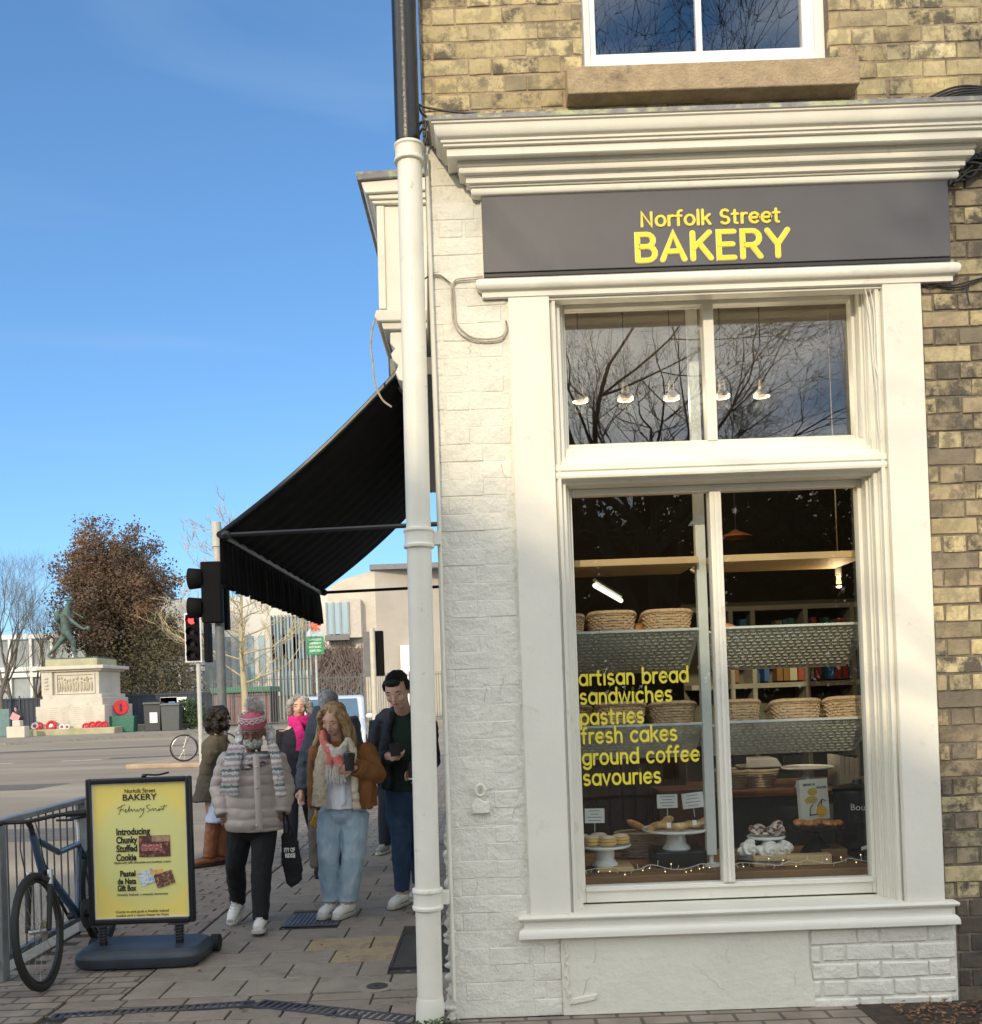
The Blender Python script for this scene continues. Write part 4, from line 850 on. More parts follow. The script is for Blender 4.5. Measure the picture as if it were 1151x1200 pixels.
# cake stands
china = MAT('white_china', (.86, .87, .86), .12, .02, coat=.4)
blackm = MAT('black_enamel', (.008, .008, .009), .38, .1, spec=.3)
silver = MAT('silver_board', (.45, .44, .47), .3, .05, metal=.7)
def stand(px, py, Y, rpx, hpx, lab, m, cat='cake stand', foot=.55, thin=.25, grp=None):
    x, z = W(px, py, Y); r = rpx * Y / F; h = hpx * Y / F
    t = thing('cake_stand', lab, cat, (x, Y, z - h), grp)
    b = MB(); b.lathe([(r * .5, -.012), (r * .97, -.008), (r, -.002), (r, .004), (r * .97, .006), (r * .9, .0), (r * .02, 0)], (x, Y, z), 40); b.build('plate', m, t)
    b = MB(); b.lathe([(r * foot, -h), (r * foot, -h + .006), (r * foot * .92, -h + .012), (r * foot * .72, -h * .72), (r * thin * 1.05, -h * .35), (r * thin, -.02), (r * thin * 1.1, -.008)], (x, Y, z), 32); b.build('pedestal', m, t)
    return x, Y, z, r
def card(px, py, w_, h_, Y, rot, lab, lines=4):
    x, z = W(px, py, Y); kx = w_ * Y / F; kz = h_ * Y / F
    t = thing('price_card', lab, 'card', (x, Y, z - kz / 2))
    M = Matrix.Translation((x, Y, z)) @ Matrix.Rotation(rot, 4, 'Y')
    b = MB(); b.box(-kx / 2, kx / 2, 0, .003, -kz / 2, kz / 2, M); b.build('card', white_paint, t, smooth=False)
    b = MB(); rn = random.Random(px)
    for i in range(lines):
        zz = kz * (.34 - i * .22); ww = kx * rn.uniform(.25, .42) * (1 if i % 2 == 0 else .8); b.box(-ww, ww, -.0012, -.0006, zz - .0016, zz + .0016, M)
    b.build('printed_line', MAT('ink_blue', (.15, .17, .28), .7), t, smooth=False)
    b = MB(); b.tube([M @ Vector((0, .004, -kz / 2)), M @ Vector((0, .006, -kz / 2 - .05))], .0025, 6); b.build('holder', metal_w, t)
s1 = stand(708, 990, 5.38, 31.5, 23, 'low white china cake stand of sugared doughnuts on a wooden block', china, foot=.50, thin=.36)
s2 = stand(792, 971, 5.46, 39.5, 23, 'tall white china cake stand of flaky pastries on a black box', china, foot=.42, thin=.26)
dough = MAT('doughnut', (.62, .36, .10), .55, .2, 20, .3, 50); dsug = MAT('sugar_dusted', (.80, .66, .50), .8, .12, 30, .5, 90)
def donut(x, y, z, lab, s=1.0):
    t = thing('doughnut', lab, 'doughnut', (x, y, z))
    b = MB(); b.lathe([(.0, .0), (.026 * s, .0), (.038 * s, .009), (.040 * s, .018), (.036 * s, .022)], (x, y, z), 22); b.build('lower_half', MAT('doughnut_side', (.70, .48, .16), .6, .1, 20) if 'doughnut_side' not in bpy.data.materials else bpy.data.materials['doughnut_side'], t)
    b = MB(); b.lathe([(.036 * s, .022), (.041 * s, .028), (.038 * s, .040), (.026 * s, .049), (.010 * s, .053), (.0, .053)], (x, y, z), 22); b.build('crust', dough, t)
    b = MB(); b.lathe([(.034 * s, .0445), (.026 * s, .0515), (.010 * s, .0555), (.0, .0556)], (x, y, z), 22); b.build('icing_sugar', dsug, t)
x, y, z, r = s1
for dx, dy, l in ((-.105, .02, 'doughnut at the far left of the low cake stand, cut off by the frame'), (-.062, -.045, 'front left sugared doughnut on the low cake stand'), (.008, -.07, 'front middle sugared doughnut on the low cake stand'), (.075, -.02, 'right-hand sugared doughnut on the low cake stand'), (-.02, .05, 'rear sugared doughnut on the low cake stand')):
    donut(x + dx * 1.15, y + dy, z + .005, l, 1.32)
past = MAT('pastry', (.58, .33, .12), .6, .35, 30, .8, 60, col2=(.80, .62, .35), c2s=18)
def pastry(x, y, z, rx, ry, rz_, lab, tilt=0, filling=False, m=past):
    b = MB()
    for k in range(5): b.ell((rx * (k - 2) * .38, ry * .2 * math.sin(k * 2), .012 + .006 * math.cos(k)), (rx * .42, ry * (.9 - .1 * abs(k - 2)), .020))
    b.v = [tuple(Matrix.Translation((x, y, z + .012)) @ Matrix.Rotation(rz_, 4, 'Z') @ Matrix.Rotation(tilt, 4, 'Y') @ Vector(v)) for v in b.v]
    o = put('pastry', remesh(b, .004, m, 2, lambda c, n: .002 * noise.noise(c * 90))); tag(o, lab, 'pastry'); return o
x, y, z, r = s2
pastry(x - .085, y - .02, z + .006, .085, .045, .5, 'long filled pastry stacked at the left of the tall cake stand', -.35)
pastry(x - .045, y - .08, z + .004, .08, .04, -.1, 'almond pastry lying at the front of the tall cake stand')
pastry(x + .10, y - .04, z + .006, .085, .05, .15, 'golden baguette sandwich at the right of the tall cake stand', -.22)
for px, py in ((784, 967), (814, 964)):
    b = MB(); xx, zz = W(px, py, 5.27); b.box(xx - .011, xx + .011, 5.27, 5.273, zz - .013, zz + .013); tag(b.build('price_tag', white_paint, smooth=False), 'tiny white price tag in front of the ' + ('almond pastry' if px < 800 else 'baguette'), 'price tag')
card(697, 956, 23, 17, 5.42, .02, 'white price card behind the sugared doughnuts')
card(782, 939, 24, 16, 5.50, .0, 'straight white price card over the middle of the tall cake stand')
card(812, 938, 25, 18, 5.50, -.09, 'tilted white price card at the right of the tall cake stand')
b = MB(); x0, z0 = W(700, 1030, 5.30); x1, z1 = W(742, 1013, 5.30); b.box(x0, x1, 5.27, 5.48, BEDZ, s1[2] - 23 * 5.38 / F); tag(b.build('wooden_block', wood_l, bevel=.004), 'light wooden block under the low doughnut stand', 'block')
bxm = MAT('black_box', (.012, .012, .014), .3, .1)
x0 = s2[0] - .135; x1 = s2[0] + .145; b = MB(); b.box(x0, x1, 5.34, 5.60, BEDZ, s2[2] - 23 * 5.46 / F); tag(b.build('black_box', bxm, bevel=.008), 'glossy black box under the tall cake stand', 'box')
# rattan tray leaning behind
b = MB(); cx, cz = W(757, 1003, 5.75)
for i in range(9):
    zz = BEDZ + .01 + i * .016; rx = .13 + i * .006; b.tube([(cx + rx * math.cos(2 * PI * k / 28), 5.75 + .09 * math.sin(2 * PI * k / 28), zz) for k in range(29)], .0078, 6, False)
tag(b.build('rattan_basket', MAT('pale_rattan', (.45, .36, .24), .8, .2, 40, .5, 80)), 'round pale coiled rattan basket between the two white cake stands', 'basket')
b = MB(); b.ell((cx - .05, 5.72, BEDZ + .18), (.07, .03, .025), M=Matrix.Rotation(.5, 3, 'Y')); tag(put('baguette_piece', remesh(b, .006, crust, 1)), 'piece of seeded bread in the coiled rattan basket', 'bread')
# right bay: meringues, board, black stand, book, kettle
mer = MAT('meringue', (.80, .77, .72), .7, .10, 10, .2, 60); merc = MAT('chocolate_meringue', (.62, .52, .47), .7, .35, 14, .2, 60, col2=(.16, .07, .04), c2s=34, c2p=(.48, .54), stretch=(1, 1, 2.0))
def swirl(x, y, z, s, m, lab):
    b = MB(); b.ell((x, y, z + s * .55), (s * .92, s * .75, s * .62), 24, 14); b.ell((x + s * .15, y, z + s * 1.05), (s * .45, s * .4, s * .35), 16, 10)
    ph = x * 91
    def fn(c_, n_): a = math.atan2(c_.z - z - s * .5, c_.x - x); r_ = math.hypot(c_.x - x, c_.z - z - s * .5); return .0065 * math.sin(a * 3 + r_ * 190 + ph) + .003 * noise.noise(c_ * 60)
    tag(put('meringue', remesh(b, .0032, m, 1, fn)), lab, 'meringue')
s3 = stand(898, 980, 5.42, 22, 16, 'small white footed dish carrying two chocolate meringues', china, foot=.5, thin=.2)
swirl(s3[0] - .050, s3[1], s3[2] + .008, .050, merc, 'left chocolate-striped meringue on the white footed dish')
swirl(s3[0] + .055, s3[1] - .01, s3[2] + .008, .054, merc, 'right chocolate-striped meringue on the white footed dish')
x, z = W(896, 1003, 5.40)
t = thing('cake_board', 'silver oval plate holding plain white meringues', 'plate', (x, 5.40, z - .01)); b = MB(); b.lathe([(.155, -.006), (.165, 0), (.165, .004), (.02, .003)], (x, 5.40, z), 40); b.build('plate', silver, t)
b = MB(); b.lathe([(.06, BEDZ - z), (.05, -.006)], (x, 5.40, z), 24); b.build('foot', silver, t)
for dx, l in ((-.095, 'left white meringue on the silver plate'), (.0, 'middle white meringue on the silver plate'), (.085, 'right white meringue on the silver plate')):
    swirl(x + dx, 5.36 - (.03 if dx == 0 else 0), z + .008, .064, mer, l)
s4 = stand(957, 969, 5.46, 31, 33, 'black pedestal cake stand of glazed orange pastries', blackm, foot=.72, thin=.10)
gl = MAT('glazed_pastry', (.50, .19, .04), .3, .35, 30, .6, 60, col2=(.72, .40, .12), c2s=18, coat=.4)
pastry(s4[0] - .06, s4[1] - .04, s4[2] + .004, .07, .05, .1, 'glazed pastry at the left of the black cake stand', m=gl)
pastry(s4[0] + .05, s4[1] - .05, s4[2] + .004, .07, .05, -.1, 'glazed pastry at the right of the black cake stand', m=gl)
bk_t = thing('recipe_book', 'white recipe book with yellow loaf drawing standing behind the glazed pastries', 'book', (0, 0, 0))
Yb = 5.52; x0, z0 = W(940, 962, Yb); x1, z1 = W(972, 915, Yb); bk_t.location = (x0, Yb, z0)
Mb = Matrix.Translation((x0, Yb, z0)) @ Matrix.Rotation(R(-2.5), 4, 'Y') @ Matrix.Rotation(R(10), 4, 'Z')
wb, hb = (x1 - x0) * 1.02, z1 - z0 + .005
b = MB(); b.box(0, wb, 0, .035, 0, hb, Mb); b.build('pages', white_paint, bk_t, smooth=False)
b = MB(); b.box(-.001, wb + .004, -.003, -.0006, -.002, hb + .003, Mb); b.build('cover', MAT('book_cover', (.80, .77, .66), .5, .05), bk_t, smooth=False)
ink = MAT('ink_black', (.03, .03, .03), .6); yl = MAT('sticker_yellow', (.85, .50, .05), .5); brd = MAT('loaf_print', (.62, .45, .10), .6, .3, 60)
o = text('cover_title', 'BREAD &', .018, ink, bk_t, Mb @ Matrix.Translation((.02, -.0045, hb * .86)) @ Matrix.Rotation(R(90), 4, 'X'), .0005, .0004); 
o = text('cover_title', 'WATER', .018, ink, bk_t, Mb @ Matrix.Translation((.10, -.0045, hb * .76)) @ Matrix.Rotation(R(90), 4, 'X'), .0005, .0004)
b = MB(); b.prism([(wb * .2, hb * .42), (wb * .55, hb * .42), (wb * .62, hb * .52), (wb * .5, hb * .6), (wb * .25, hb * .58), (wb * .15, hb * .5)], -.0048, -.0032, M=Mb); b.prism([(wb * .45 + .03 * math.cos(q), hb * .7 + .022 * math.sin(q)) for q in [i * PI / 6 for i in range(12)]], -.0048, -.0032, M=Mb); b.build('printed_loaf', brd, bk_t, smooth=False)
b = MB()
for pts in (((.3, .1), (.33, .3), (.45, .4)), ((.55, .12), (.62, .36), (.8, .5)), ((.72, .3), (.78, .5), (.9, .45)), ((.3, .12), (.6, .13), (.8, .1))):
    b.tube([Mb @ Vector((wb * a, -.004, hb * c)) for a, c in pts], .003, 5)
b.build('printed_drawing', ink, bk_t)
b = MB(); b.prism([(wb * .72 + .032 * math.cos(q), hb * .2 + .032 * math.sin(q)) for q in [i * PI / 10 for i in range(20)]], -.0065, -.0035, M=Mb); b.build('sticker', yl, bk_t, smooth=False)
# soup kettle
kx, kz = W(1008, 1000, 5.62); kt = thing('soup_kettle', 'big black soup kettle with chalk word at the right end of the window', 'soup kettle', (kx, 5.62, BEDZ))
chalk = MAT('chalk', (.85, .85, .85), .9)
topz = WZ(1008, 924, 5.62)
b = MB(); b.lathe([(.12, 0), (.128, .01), (.13, .04), (.128, .16), (.134, .17), (.136, (topz - BEDZ) * .6), (.134, topz - BEDZ - .05), (.14, topz - BEDZ - .03), (.14, topz - BEDZ - .01)], (kx, 5.62, BEDZ), 40); b.build('body', blackm, kt)
b = MB(); b.lathe([(.142, 0), (.14, .012), (.10, .03), (.03, .04), (.026, .06), (.02, .065), (.0, .066)], (kx, 5.62, topz - .01), 40); b.build('lid', blackm, kt)
o = text('chalk_word', 'Bouillon', .05, chalk, kt, Matrix.Identity(4), .0008, .0004); zz = WZ(1000, 950, 5.48)
for v in o.data.vertices:
    a = (v.co.x - .092) / .139; h_ = v.co.y * 1.0
    v.co = Vector((kx + .1395 * math.sin(a), 5.62 - .1395 * math.cos(a), zz + h_))
b = MB(); x, z = W(1014, 994, 5.40); b.prism([(-.018, -.012), (.02, -.004), (.022, .014), (-.014, .006)], 0, .02, M=Matrix.Translation((x, 5.4, z))); tag(b.build('sugar_sachet', white_paint, bevel=.002), 'small white sachet at the foot of the soup kettle', 'sachet')
b = MB(); x0 = WX(884, 1020, 5.28); x1 = WX(975, 1020, 5.28); b.box(x0, x1, 5.27, 5.34, BEDZ, BEDZ + .055); tag(b.build('wooden_plank', wood_l, bevel=.003), 'light wooden plank lying in front of the meringues', 'plank')
b = MB(); b.box(x1 - .02, x1 + .12, 5.37, 5.55, BEDZ, BEDZ + .065); tag(b.build('wooden_board', wood, bevel=.003), 'brown board behind the plank near the soup kettle', 'board')
# fairy lights
fl = thing('fairy_lights', 'string of tiny warm fairy lights along the bottom of the window', 'fairy lights', (1.2, 5.2, BEDZ))
warm = EM('fairy_bulb', (1, .66, .28), 3)
b = MB(); pts = []; rn = random.Random(11)
for i in range(34):
    x = .43 + i * (1.52 / 33); pts.append((x, 5.175 + rn.uniform(0, .03), BEDZ + .012 + .022 * abs(math.sin(i * .55)) + rn.uniform(0, .012)))
sp = bezpts(pts, 4); b.tube(sp, .0022, 5)
bb = MB(); clear = MAT('clear_stem', (.6, .58, .5), .3)
st = MB()
for i in range(3, len(sp) - 1, 3):
    p = sp[i]; q = p + Vector((rn.uniform(-.012, .012), rn.uniform(-.006, .01), rn.choice([-.02, -.018, .022, .028])))
    if q.z < BEDZ + .004: q.z = BEDZ + .004
    st.tube([p, q], .002, 5)
    if rn.random() < .4: bb.ell(q, (.0028, .0028, .0028), 8, 5)
b.build('wire', clear, fl); st.build('bulb_stem', clear, fl); bb.build('bulb', warm, fl)
# lamps
lw = MAT('lamp_white', (.22, .20, .16), .5)
spot_e = EM('spot_glow', (1, .62, .28), .8)
for i, (px, py) in enumerate(((680, 470), (733, 468), (787, 467), (846, 465), (893, 464))):
    Yl = 6.2; x, z = W(px, py, Yl)
    t = thing('pendant_lamp', ('leftmost', 'second', 'middle', 'fourth', 'rightmost')[i] + ' of the five small white pendant lamps glowing behind the top panes', 'lamp', (x, Yl, z), 'pendant lamps behind the top panes')
    b = MB(); b.lathe([(.05, -.005), (.054, .01), (.045, .025), (.022, .04), (.020, .10), (.012, .11)], (x, Yl, z), 20, cap=False); b.build('lamp_shade', lw, t)
    b = MB(); b.lathe([(.0, -.008), (.022, -.006), (.030, .004), (.0, .02)], (x, Yl, z), 16); b.build('bulb', spot_e, t)
    b = MB(); b.tube([(x, Yl, z + .11), (x, Yl, 4.0)], .004, 5); b.build('cord', blk, t)
    ld = bpy.data.lights.new('lamp_light', 'POINT'); ld.energy = 9; ld.color = (1, .80, .55); ld.shadow_soft_size = .04; lo_ = put('lamp_light', ld, t); lo_.location = (x, Yl, z - .04)
Yl = 5.85; x, z = W(983, 680, Yl); t = thing('bare_bulb', 'glowing filament bulb hanging on a long cord in the right bay', 'lamp', (x, Yl, z))
b = MB(); b.ell((x, Yl, z), (.042, .042, .044), 20, 12); b.build('glass_globe', glass_mat('bulb_glass', .05, (1, .93, .8)), t)
b = MB()
for k in range(6):
    a = k * PI / 3; b.tube([(x + .006 * math.cos(a), Yl + .006 * math.sin(a), z + .022), (x + .014 * math.cos(a + .3), Yl + .014 * math.sin(a + .3), z - .02)], .0022, 5)
b.build('filament', EM('filament', (1, .60, .22), 5), t)
b = MB(); b.lathe([(.016, .038), (.018, .045), (.018, .085), (.008, .09)], (x, Yl, z), 16); b.build('socket', metal_w, t)
b = MB(); b.tube([(x, Yl, z + .09), (x - .005, Yl, 4.0)], .0035, 5); b.build('cord', MAT('gold_cord', (.25, .18, .08), .6), t)
ld = bpy.data.lights.new('bulb_light', 'POINT'); ld.energy = 4; ld.color = (1, .7, .38); ld.shadow_soft_size = .04; o = put('bulb_light', ld, t); o.location = (x, Yl - .0, z - .055)
x, z = W(862, 627, 7.5); t = thing('copper_shade', 'flat copper coloured lamp shade beside the glazing bar', 'lamp', (x, 7.5, z))
b = MB(); b.lathe([(.13, -.02), (.125, -.012), (.05, .02), (.015, .04)], (x, 7.5, z), 28, cap=False); b.build('lamp_shade', MAT('copper', (.55, .22, .08), .35, metal=.6), t)
b = MB(); b.tube([(x, 7.5, z + .04), (x, 7.5, 4.0)], .004, 5); b.build('cord', blk, t)
# fluorescent tube on the ceiling drop, seen through the left bay
t = thing('tube_light', 'white fluorescent tube light seen above the baskets in the left bay', 'lamp', (1.1, 9.6, 2.6))
b = MB(); xa, za = W(697, 686, 9.35); xb, zb = W(728, 704, 10.2); b.tube([(xa, 9.35, za), (xb, 10.2, zb)], .022, 10); b.build('tube', EM('tube_glow', (1, .95, .75), 1.6), t)
b = MB(); b.tube([(xa, 9.35, za + .05), (xb, 10.2, zb + .05)], .02, 6); b.build('batten', metal_w, t)
# back of the shop: wooden door panel, grey wall strip, counter, shelving with goods
b = MB(); b.box(.30, .52, 6.9, 6.96, .02, 2.1); tag(b.build('partition_panel', MAT('grey_panel', (.16, .17, .165), .7), smooth=False), 'narrow grey partition panel behind the doughnuts', 'panel')
cbt = thing('wood_partition', 'dark brown boarded partition in the left bay', 'partition', (1.0, 6.9, 0))
for i in range(9):
    b = MB(); b.box(.525 + i * .092, .525 + i * .092 + .086, 6.9, 6.93, .02, 1.42); b.build('board', wood_d, cbt, bevel=.003)
b = MB(); x0, z0 = W(775, 1000, 6.5); x1, z1 = W(812, 925, 6.5); b.box(x0, x1 + .1, 6.5, 6.8, .02, z1); tag(b.build('side_cabinet', MAT('brown_cabinet', (.13, .06, .03), .6, .2), bevel=.005), 'brown wooden cabinet behind the tall white cake stand', 'cabinet')
ct = thing('shop_counter', 'brown topped shop counter in the right bay', 'counter', (1.9, 7.2, 0))
b = MB(); zc = WZ(900, 925, 6.6); b.box(1.28, 3.4, 6.6, 7.3, zc - .05, zc); b.build('top', MAT('counter_top', (.20, .09, .04), .45, .2), ct, bevel=.005)
b = MB(); b.box(1.32, 3.36, 6.64, 7.26, .02, zc - .05); b.build('front', MAT('counter_front', (.045, .05, .055), .6), ct, smooth=False)
ban = MAT('banneton', (.50, .41, .28), .8, .15, 30, .4, 60)
for i, (px, py, lab) in enumerate(((858, 925, 'coiled proving basket partly hidden by the glazing bar'), (891, 924, 'coiled proving basket under a white cloth on the counter'))):
    x, z = W(px, py, 6.8); t = thing('proving_basket', lab, 'basket', (x, 6.8, zc)); b = MB()
    for k in range(7): rx = .085 + k * .007; b.tube([(x + rx * math.cos(2 * PI * q / 24), 6.8 + rx * math.sin(2 * PI * q / 24), zc + .01 + k * .018) for q in range(25)], .0095, 6, False)
    b.build('coils', ban, t)
    if i: b = MB(); b.prism([(x - .15, zc + .135), (x + .14, zc + .135), (x + .10, zc + .20), (x - .09, zc + .20)], 6.72, 6.9); tag(b.build('cloth', MAT('grey_cloth', (.40, .40, .40), .8), bevel=.01), 'folded pale cloth on top of the right proving basket', 'cloth')
s5 = stand(946, 899, 6.7, 30, 23, 'wide white china cake stand standing empty on the back counter', china, foot=.55, thin=.15)
t = thing('paper_bag_stack', 'upright stack of cream paper bags beside the soup kettle', 'paper bags', (WX(1000, 900, 6.6), 6.6, zc))
for k in range(4):
    b = MB(); x0 = WX(985, 905, 6.6) + k * .032; b.box(x0, x0 + .028, 6.6, 6.85, zc, WZ(990, 886, 6.6) - k * .006); b.build('bag', MAT('paper', (.50, .47, .39), .8) if k == 0 else bpy.data.materials['paper'], t, smooth=False)
for i, px in enumerate((863, 927, 992)):
    x, z = W(px, 890, 6.65); b = MB(); b.box(x - .06, x + .06, 6.62, 6.63, z - .03, z + .03); tag(b.build('chalk_label', blackm, smooth=False), ('left', 'middle', 'right')[i] + ' black chalkboard label above the counter in the right bay', 'label')
shv = thing('back_shelving', 'pale shelving unit along the rear wall with rows of goods', 'shelving', (2.8, 9, 0))
shelf_m = MAT('pale_shelf', (.36, .33, .26), .7); YS2 = 9.0
xa, xb = WX(846, 720, YS2), WX(1030, 720, YS2)
for py in (711, 802, 868):
    z = WZ(930, py, YS2); b = MB(); b.box(xa - .3, 4.6, YS2, YS2 + .35, z - .022, z + .022); b.build('shelf', shelf_m, shv, smooth=False)
for px in (857, 883, 945, 1000, 1040):
    x = WX(px, 740, YS2); b = MB(); b.box(x - .02, x + .02, YS2 + .005, YS2 + .34, .5, WZ(930, 712, YS2)); b.build('upright', shelf_m, shv, smooth=False)
b = MB(); b.box(xa - .3, 4.6, YS2 + .36, YS2 + .38, .5, WZ(930, 700, YS2)); b.build('back_panel', MAT('shelf_back', (.14, .125, .09), .8), shv, smooth=False)
cols = [(.04, .12, .30), (.05, .20, .42), (.35, .06, .04), (.30, .28, .2), (.08, .20, .22), (.5, .45, .3), (.25, .12, .03)]
gm = [MAT('goods_%s' % c_, cc, .5) for c_, cc in zip(('blue', 'sky', 'red', 'cream', 'teal', 'straw', 'brown'), cols)]
ORD = ['first', 'second', 'third', 'fourth', 'fifth', 'sixth', 'seventh', 'eighth', 'ninth', 'tenth', 'eleventh', 'twelfth', 'thirteenth', 'fourteenth', 'fifteenth', 'sixteenth', 'seventeenth', 'eighteenth', 'nineteenth', 'twentieth', 'next', 'next', 'next']
for row, (py, ph) in enumerate(((738, 22), (800, 18), (866, 16))):
    z = WZ(930, py, YS2) + (.022 if row else 0); x = WX(850, py, YS2); rn = random.Random(row)
    if row == 0: z = WZ(930, 745, YS2)
    cnt = 0
    while x < WX(1035, py, YS2):
        w_ = rn.uniform(.04, .08); h_ = ph * YS2 / F * rn.uniform(.75, 1)
        if rn.random() < .75:
            b = MB(); b.box(x, x + w_ * .85, YS2 + .06, YS2 + .2, z, z + h_); o = b.build('packet', rn.choice(gm[:5] if row == 0 else gm), smooth=False)
            cnt += 1; cn = o.data.materials[0].name.split('_')[1]
            tag(o, cn + ' packet, ' + ORD[cnt - 1] + ' from the left on the ' + ('top', 'middle', 'lowest')[row] + ' back shelf', 'packet', 'packets on the back shelves')
        x += w_
b = MB(); b.box(WX(846, 745, YS2), WX(1035, 745, YS2), YS2, YS2 + .35, WZ(930, 745, YS2) - .03, WZ(930, 745, YS2)); b.build('shelf', shelf_m, shv, smooth=False)

# ================================================================== WORLD BEHIND THE CAMERA (casts the shade, seen in the glass)
hb_m = MAT('opposite_brick', (.36, .24, .15), .9, .2, 2); hr_m = MAT('opposite_slate', (.11, .10, .10), .7, .2, 3)
def gable(name, lab, x0, x1, y0, y1, ez, az_, ax):
    t = thing(name, lab, 'house', ((x0 + x1) / 2, y1, 0))
    b = MB(); b.prism([(x0, 0), (x1, 0), (x1, ez), (ax, az_), (x0, ez)], y0, y1); b.build('wall', hb_m, t, smooth=False)
    b = MB(); th = .22
    b.add([(ax, y0 - .3, az_ + th), (ax, y1 + .3, az_ + th), (x1 + .4, y1 + .3, ez - .23 + th), (x1 + .4, y0 - .3, ez - .23 + th), (x0 - .4, y0 - .3, ez - .23 + th), (x0 - .4, y1 + .3, ez - .23 + th)], [(0, 1, 2, 3), (0, 4, 5, 1)])
    b.build('roof', hr_m, t, smooth=False)
    nx = max(2, int((x1 - x0) / 2.6)); fr = MB()
    for i in range(nx):
        cx = x0 + (i + .5) * (x1 - x0) / nx
        for zf in range(1, int(ez), 3):
            wn = MB(); rect_frame(wn, cx - .55, cx + .55, zf, zf + 1.6, y1 - .02, y1 + .04, .08); wo_ = wn.build('window', white_paint, t, smooth=False)
            p_ = MB(); p_.box(cx - .47, cx + .47, y1 + .005, y1 + .015, zf + .08, zf + 1.52); p_.build('pane', glass_far, wo_, smooth=False)
    return t
gable('opposite_house', 'tall gabled brick house across the road behind the camera', -15.4, -3.6, -34, -24, 12.15, 15.6, -9.5)
gable('opposite_house', 'lower brick house beside the gabled one behind the camera', -3.2, 3.5, -36, -25, 9.6, 11.5, .1)
gable('opposite_house', 'long brick terrace far left behind the camera', -40, -17, -36, -25, 7.5, 10.5, -28)
class Tree:
    def __init__(s, seed): s.r = random.Random(seed); s.b = MB(); s.tw = MB(); s.tips = []
    def grow(s, p, d, L_, r, lvl, maxl, spread=.5, up=.12, kids=(3, 4), wob=.14, shrink=.68, n0=7):
        rn = s.r; k = 5 if lvl < 2 else 3; pts = [p.copy()]; rs = [r]; dirs = [d.copy()]
        r1 = r * (.62 if lvl < maxl else .4)
        for i in range(k):
            d = (d + Vector((rn.gauss(0, wob), rn.gauss(0, wob), rn.gauss(0, wob) + up))).normalized(); p = p + d * (L_ / k); pts.append(p.copy()); rs.append(r + (r1 - r) * (i + 1) / k); dirs.append(d.copy())
        (s.b if lvl < 3 else s.tw).tube(pts, rs, max(3, n0 - 2 * lvl), False)
        if lvl >= maxl: s.tips.append((pts[-1], d)); s.tips.append((pts[1], d)); return
        nk = rn.randint(*kids)
        for q in range(nk):
            i = rn.randint(2, k) if q else k; base_ = pts[i]; ax = dirs[i].orthogonal(); ax.rotate(Matrix.Rotation(rn.uniform(0, 2 * PI), 3, dirs[i]))
            nd_ = dirs[i].copy(); nd_.rotate(Matrix.Rotation(rn.uniform(.4, 1.15) * spread * (1 if q else .5), 3, ax))
            s.grow(base_, nd_, L_ * shrink * rn.uniform(.8, 1.2), max(rs[i] * (.62 if q else .85), .004), lvl + 1, maxl, spread, up, kids, wob, shrink, n0)
bark = MAT('bark', (.10, .075, .05), .9, .3, 3, .8, 20, stretch=(1, 1, .3)); bark_g = MAT('grey_bark', (.13, .12, .10), .9, .3, 3)
bark_p = MAT('pale_bark', (.42, .36, .22), .85, .25, 4, stretch=(1, 1, .4))
def bare_tree(x, y, z, h, seed, lab, mat, r=.16, maxl=5, spread=.9, kids=(3, 4), up=.1, shrink=.68, wob=.14, lean=0, minr=None, fork=.30, name='bare_tree'):
    T = Tree(seed); T.grow(Vector((x, y, z)), Vector((lean, 0, 1)), h * fork, r, 0, maxl, spread, up, kids, wob, shrink)
    t = thing(name, lab, 'tree', (x, y, z)); T.b.build('trunk', mat, t); o = T.tw.build('crown', mat, t); return t, T
bare_tree(3.4, -11.5, -.05, 15, 21, 'bare winter tree behind the camera, mirrored in the left panes', bark, .22, 6, 1.0, (3, 4), .06)
bare_tree(3.2, -7.5, -.05, 17, 37, 'tallest bare tree close behind the camera, mirrored in the upper window', bark, .15, 7, .95, (3, 4), .08)
bare_tree(7.2, -17, -.05, 17, 35, 'tall bare tree further behind the camera', bark, .26, 6, 1.0, (3, 4), .06)
# evergreen mass behind camera, dark in the lower panes
leafd = MAT('evergreen_leaf', (.035, .055, .022), .7, .4, 2)
def leaf_cloud(n, ellips, size, seed, name, mat, parent, shell=.55, flat=.0):
    rn = random.Random(seed); vs = []; fs = []
    for i in range(n):
        c, rr_ = rn.choices(ellips, [e[1][0] * e[1][1] * e[1][2] for e in ellips])[0]
        while True:
            v = Vector((rn.uniform(-1, 1), rn.uniform(-1, 1), rn.uniform(-1, 1)))
            if shell < v.length < 1: break
        p = Vector((c[0] + v.x * rr_[0], c[1] + v.y * rr_[1], c[2] + v.z * rr_[2])); a = Vector((rn.gauss(0, 1), rn.gauss(0, 1), rn.gauss(0, 1))).normalized(); b_ = a.orthogonal().normalized(); s_ = size * rn.uniform(.6, 1.3)
        k = len(vs); vs += [p + a * s_, p + b_ * s_ * .5, p - a * s_, p - b_ * s_ * .5]; fs.append((k, k + 1, k + 2, k + 3))
    me = bpy.data.meshes.new(name); me.from_pydata(vs, [], fs); me.materials.append(mat); return put(name, me, parent)
t = thing('evergreen_tree', 'broad dark evergreen across the road behind the camera', 'tree', (6.5, -22, 0))
b = MB(); b.tube([(6.5, -22, -.05), (6.5, -22, 5)], [.3, .15], 8); b.build('trunk', bark, t)
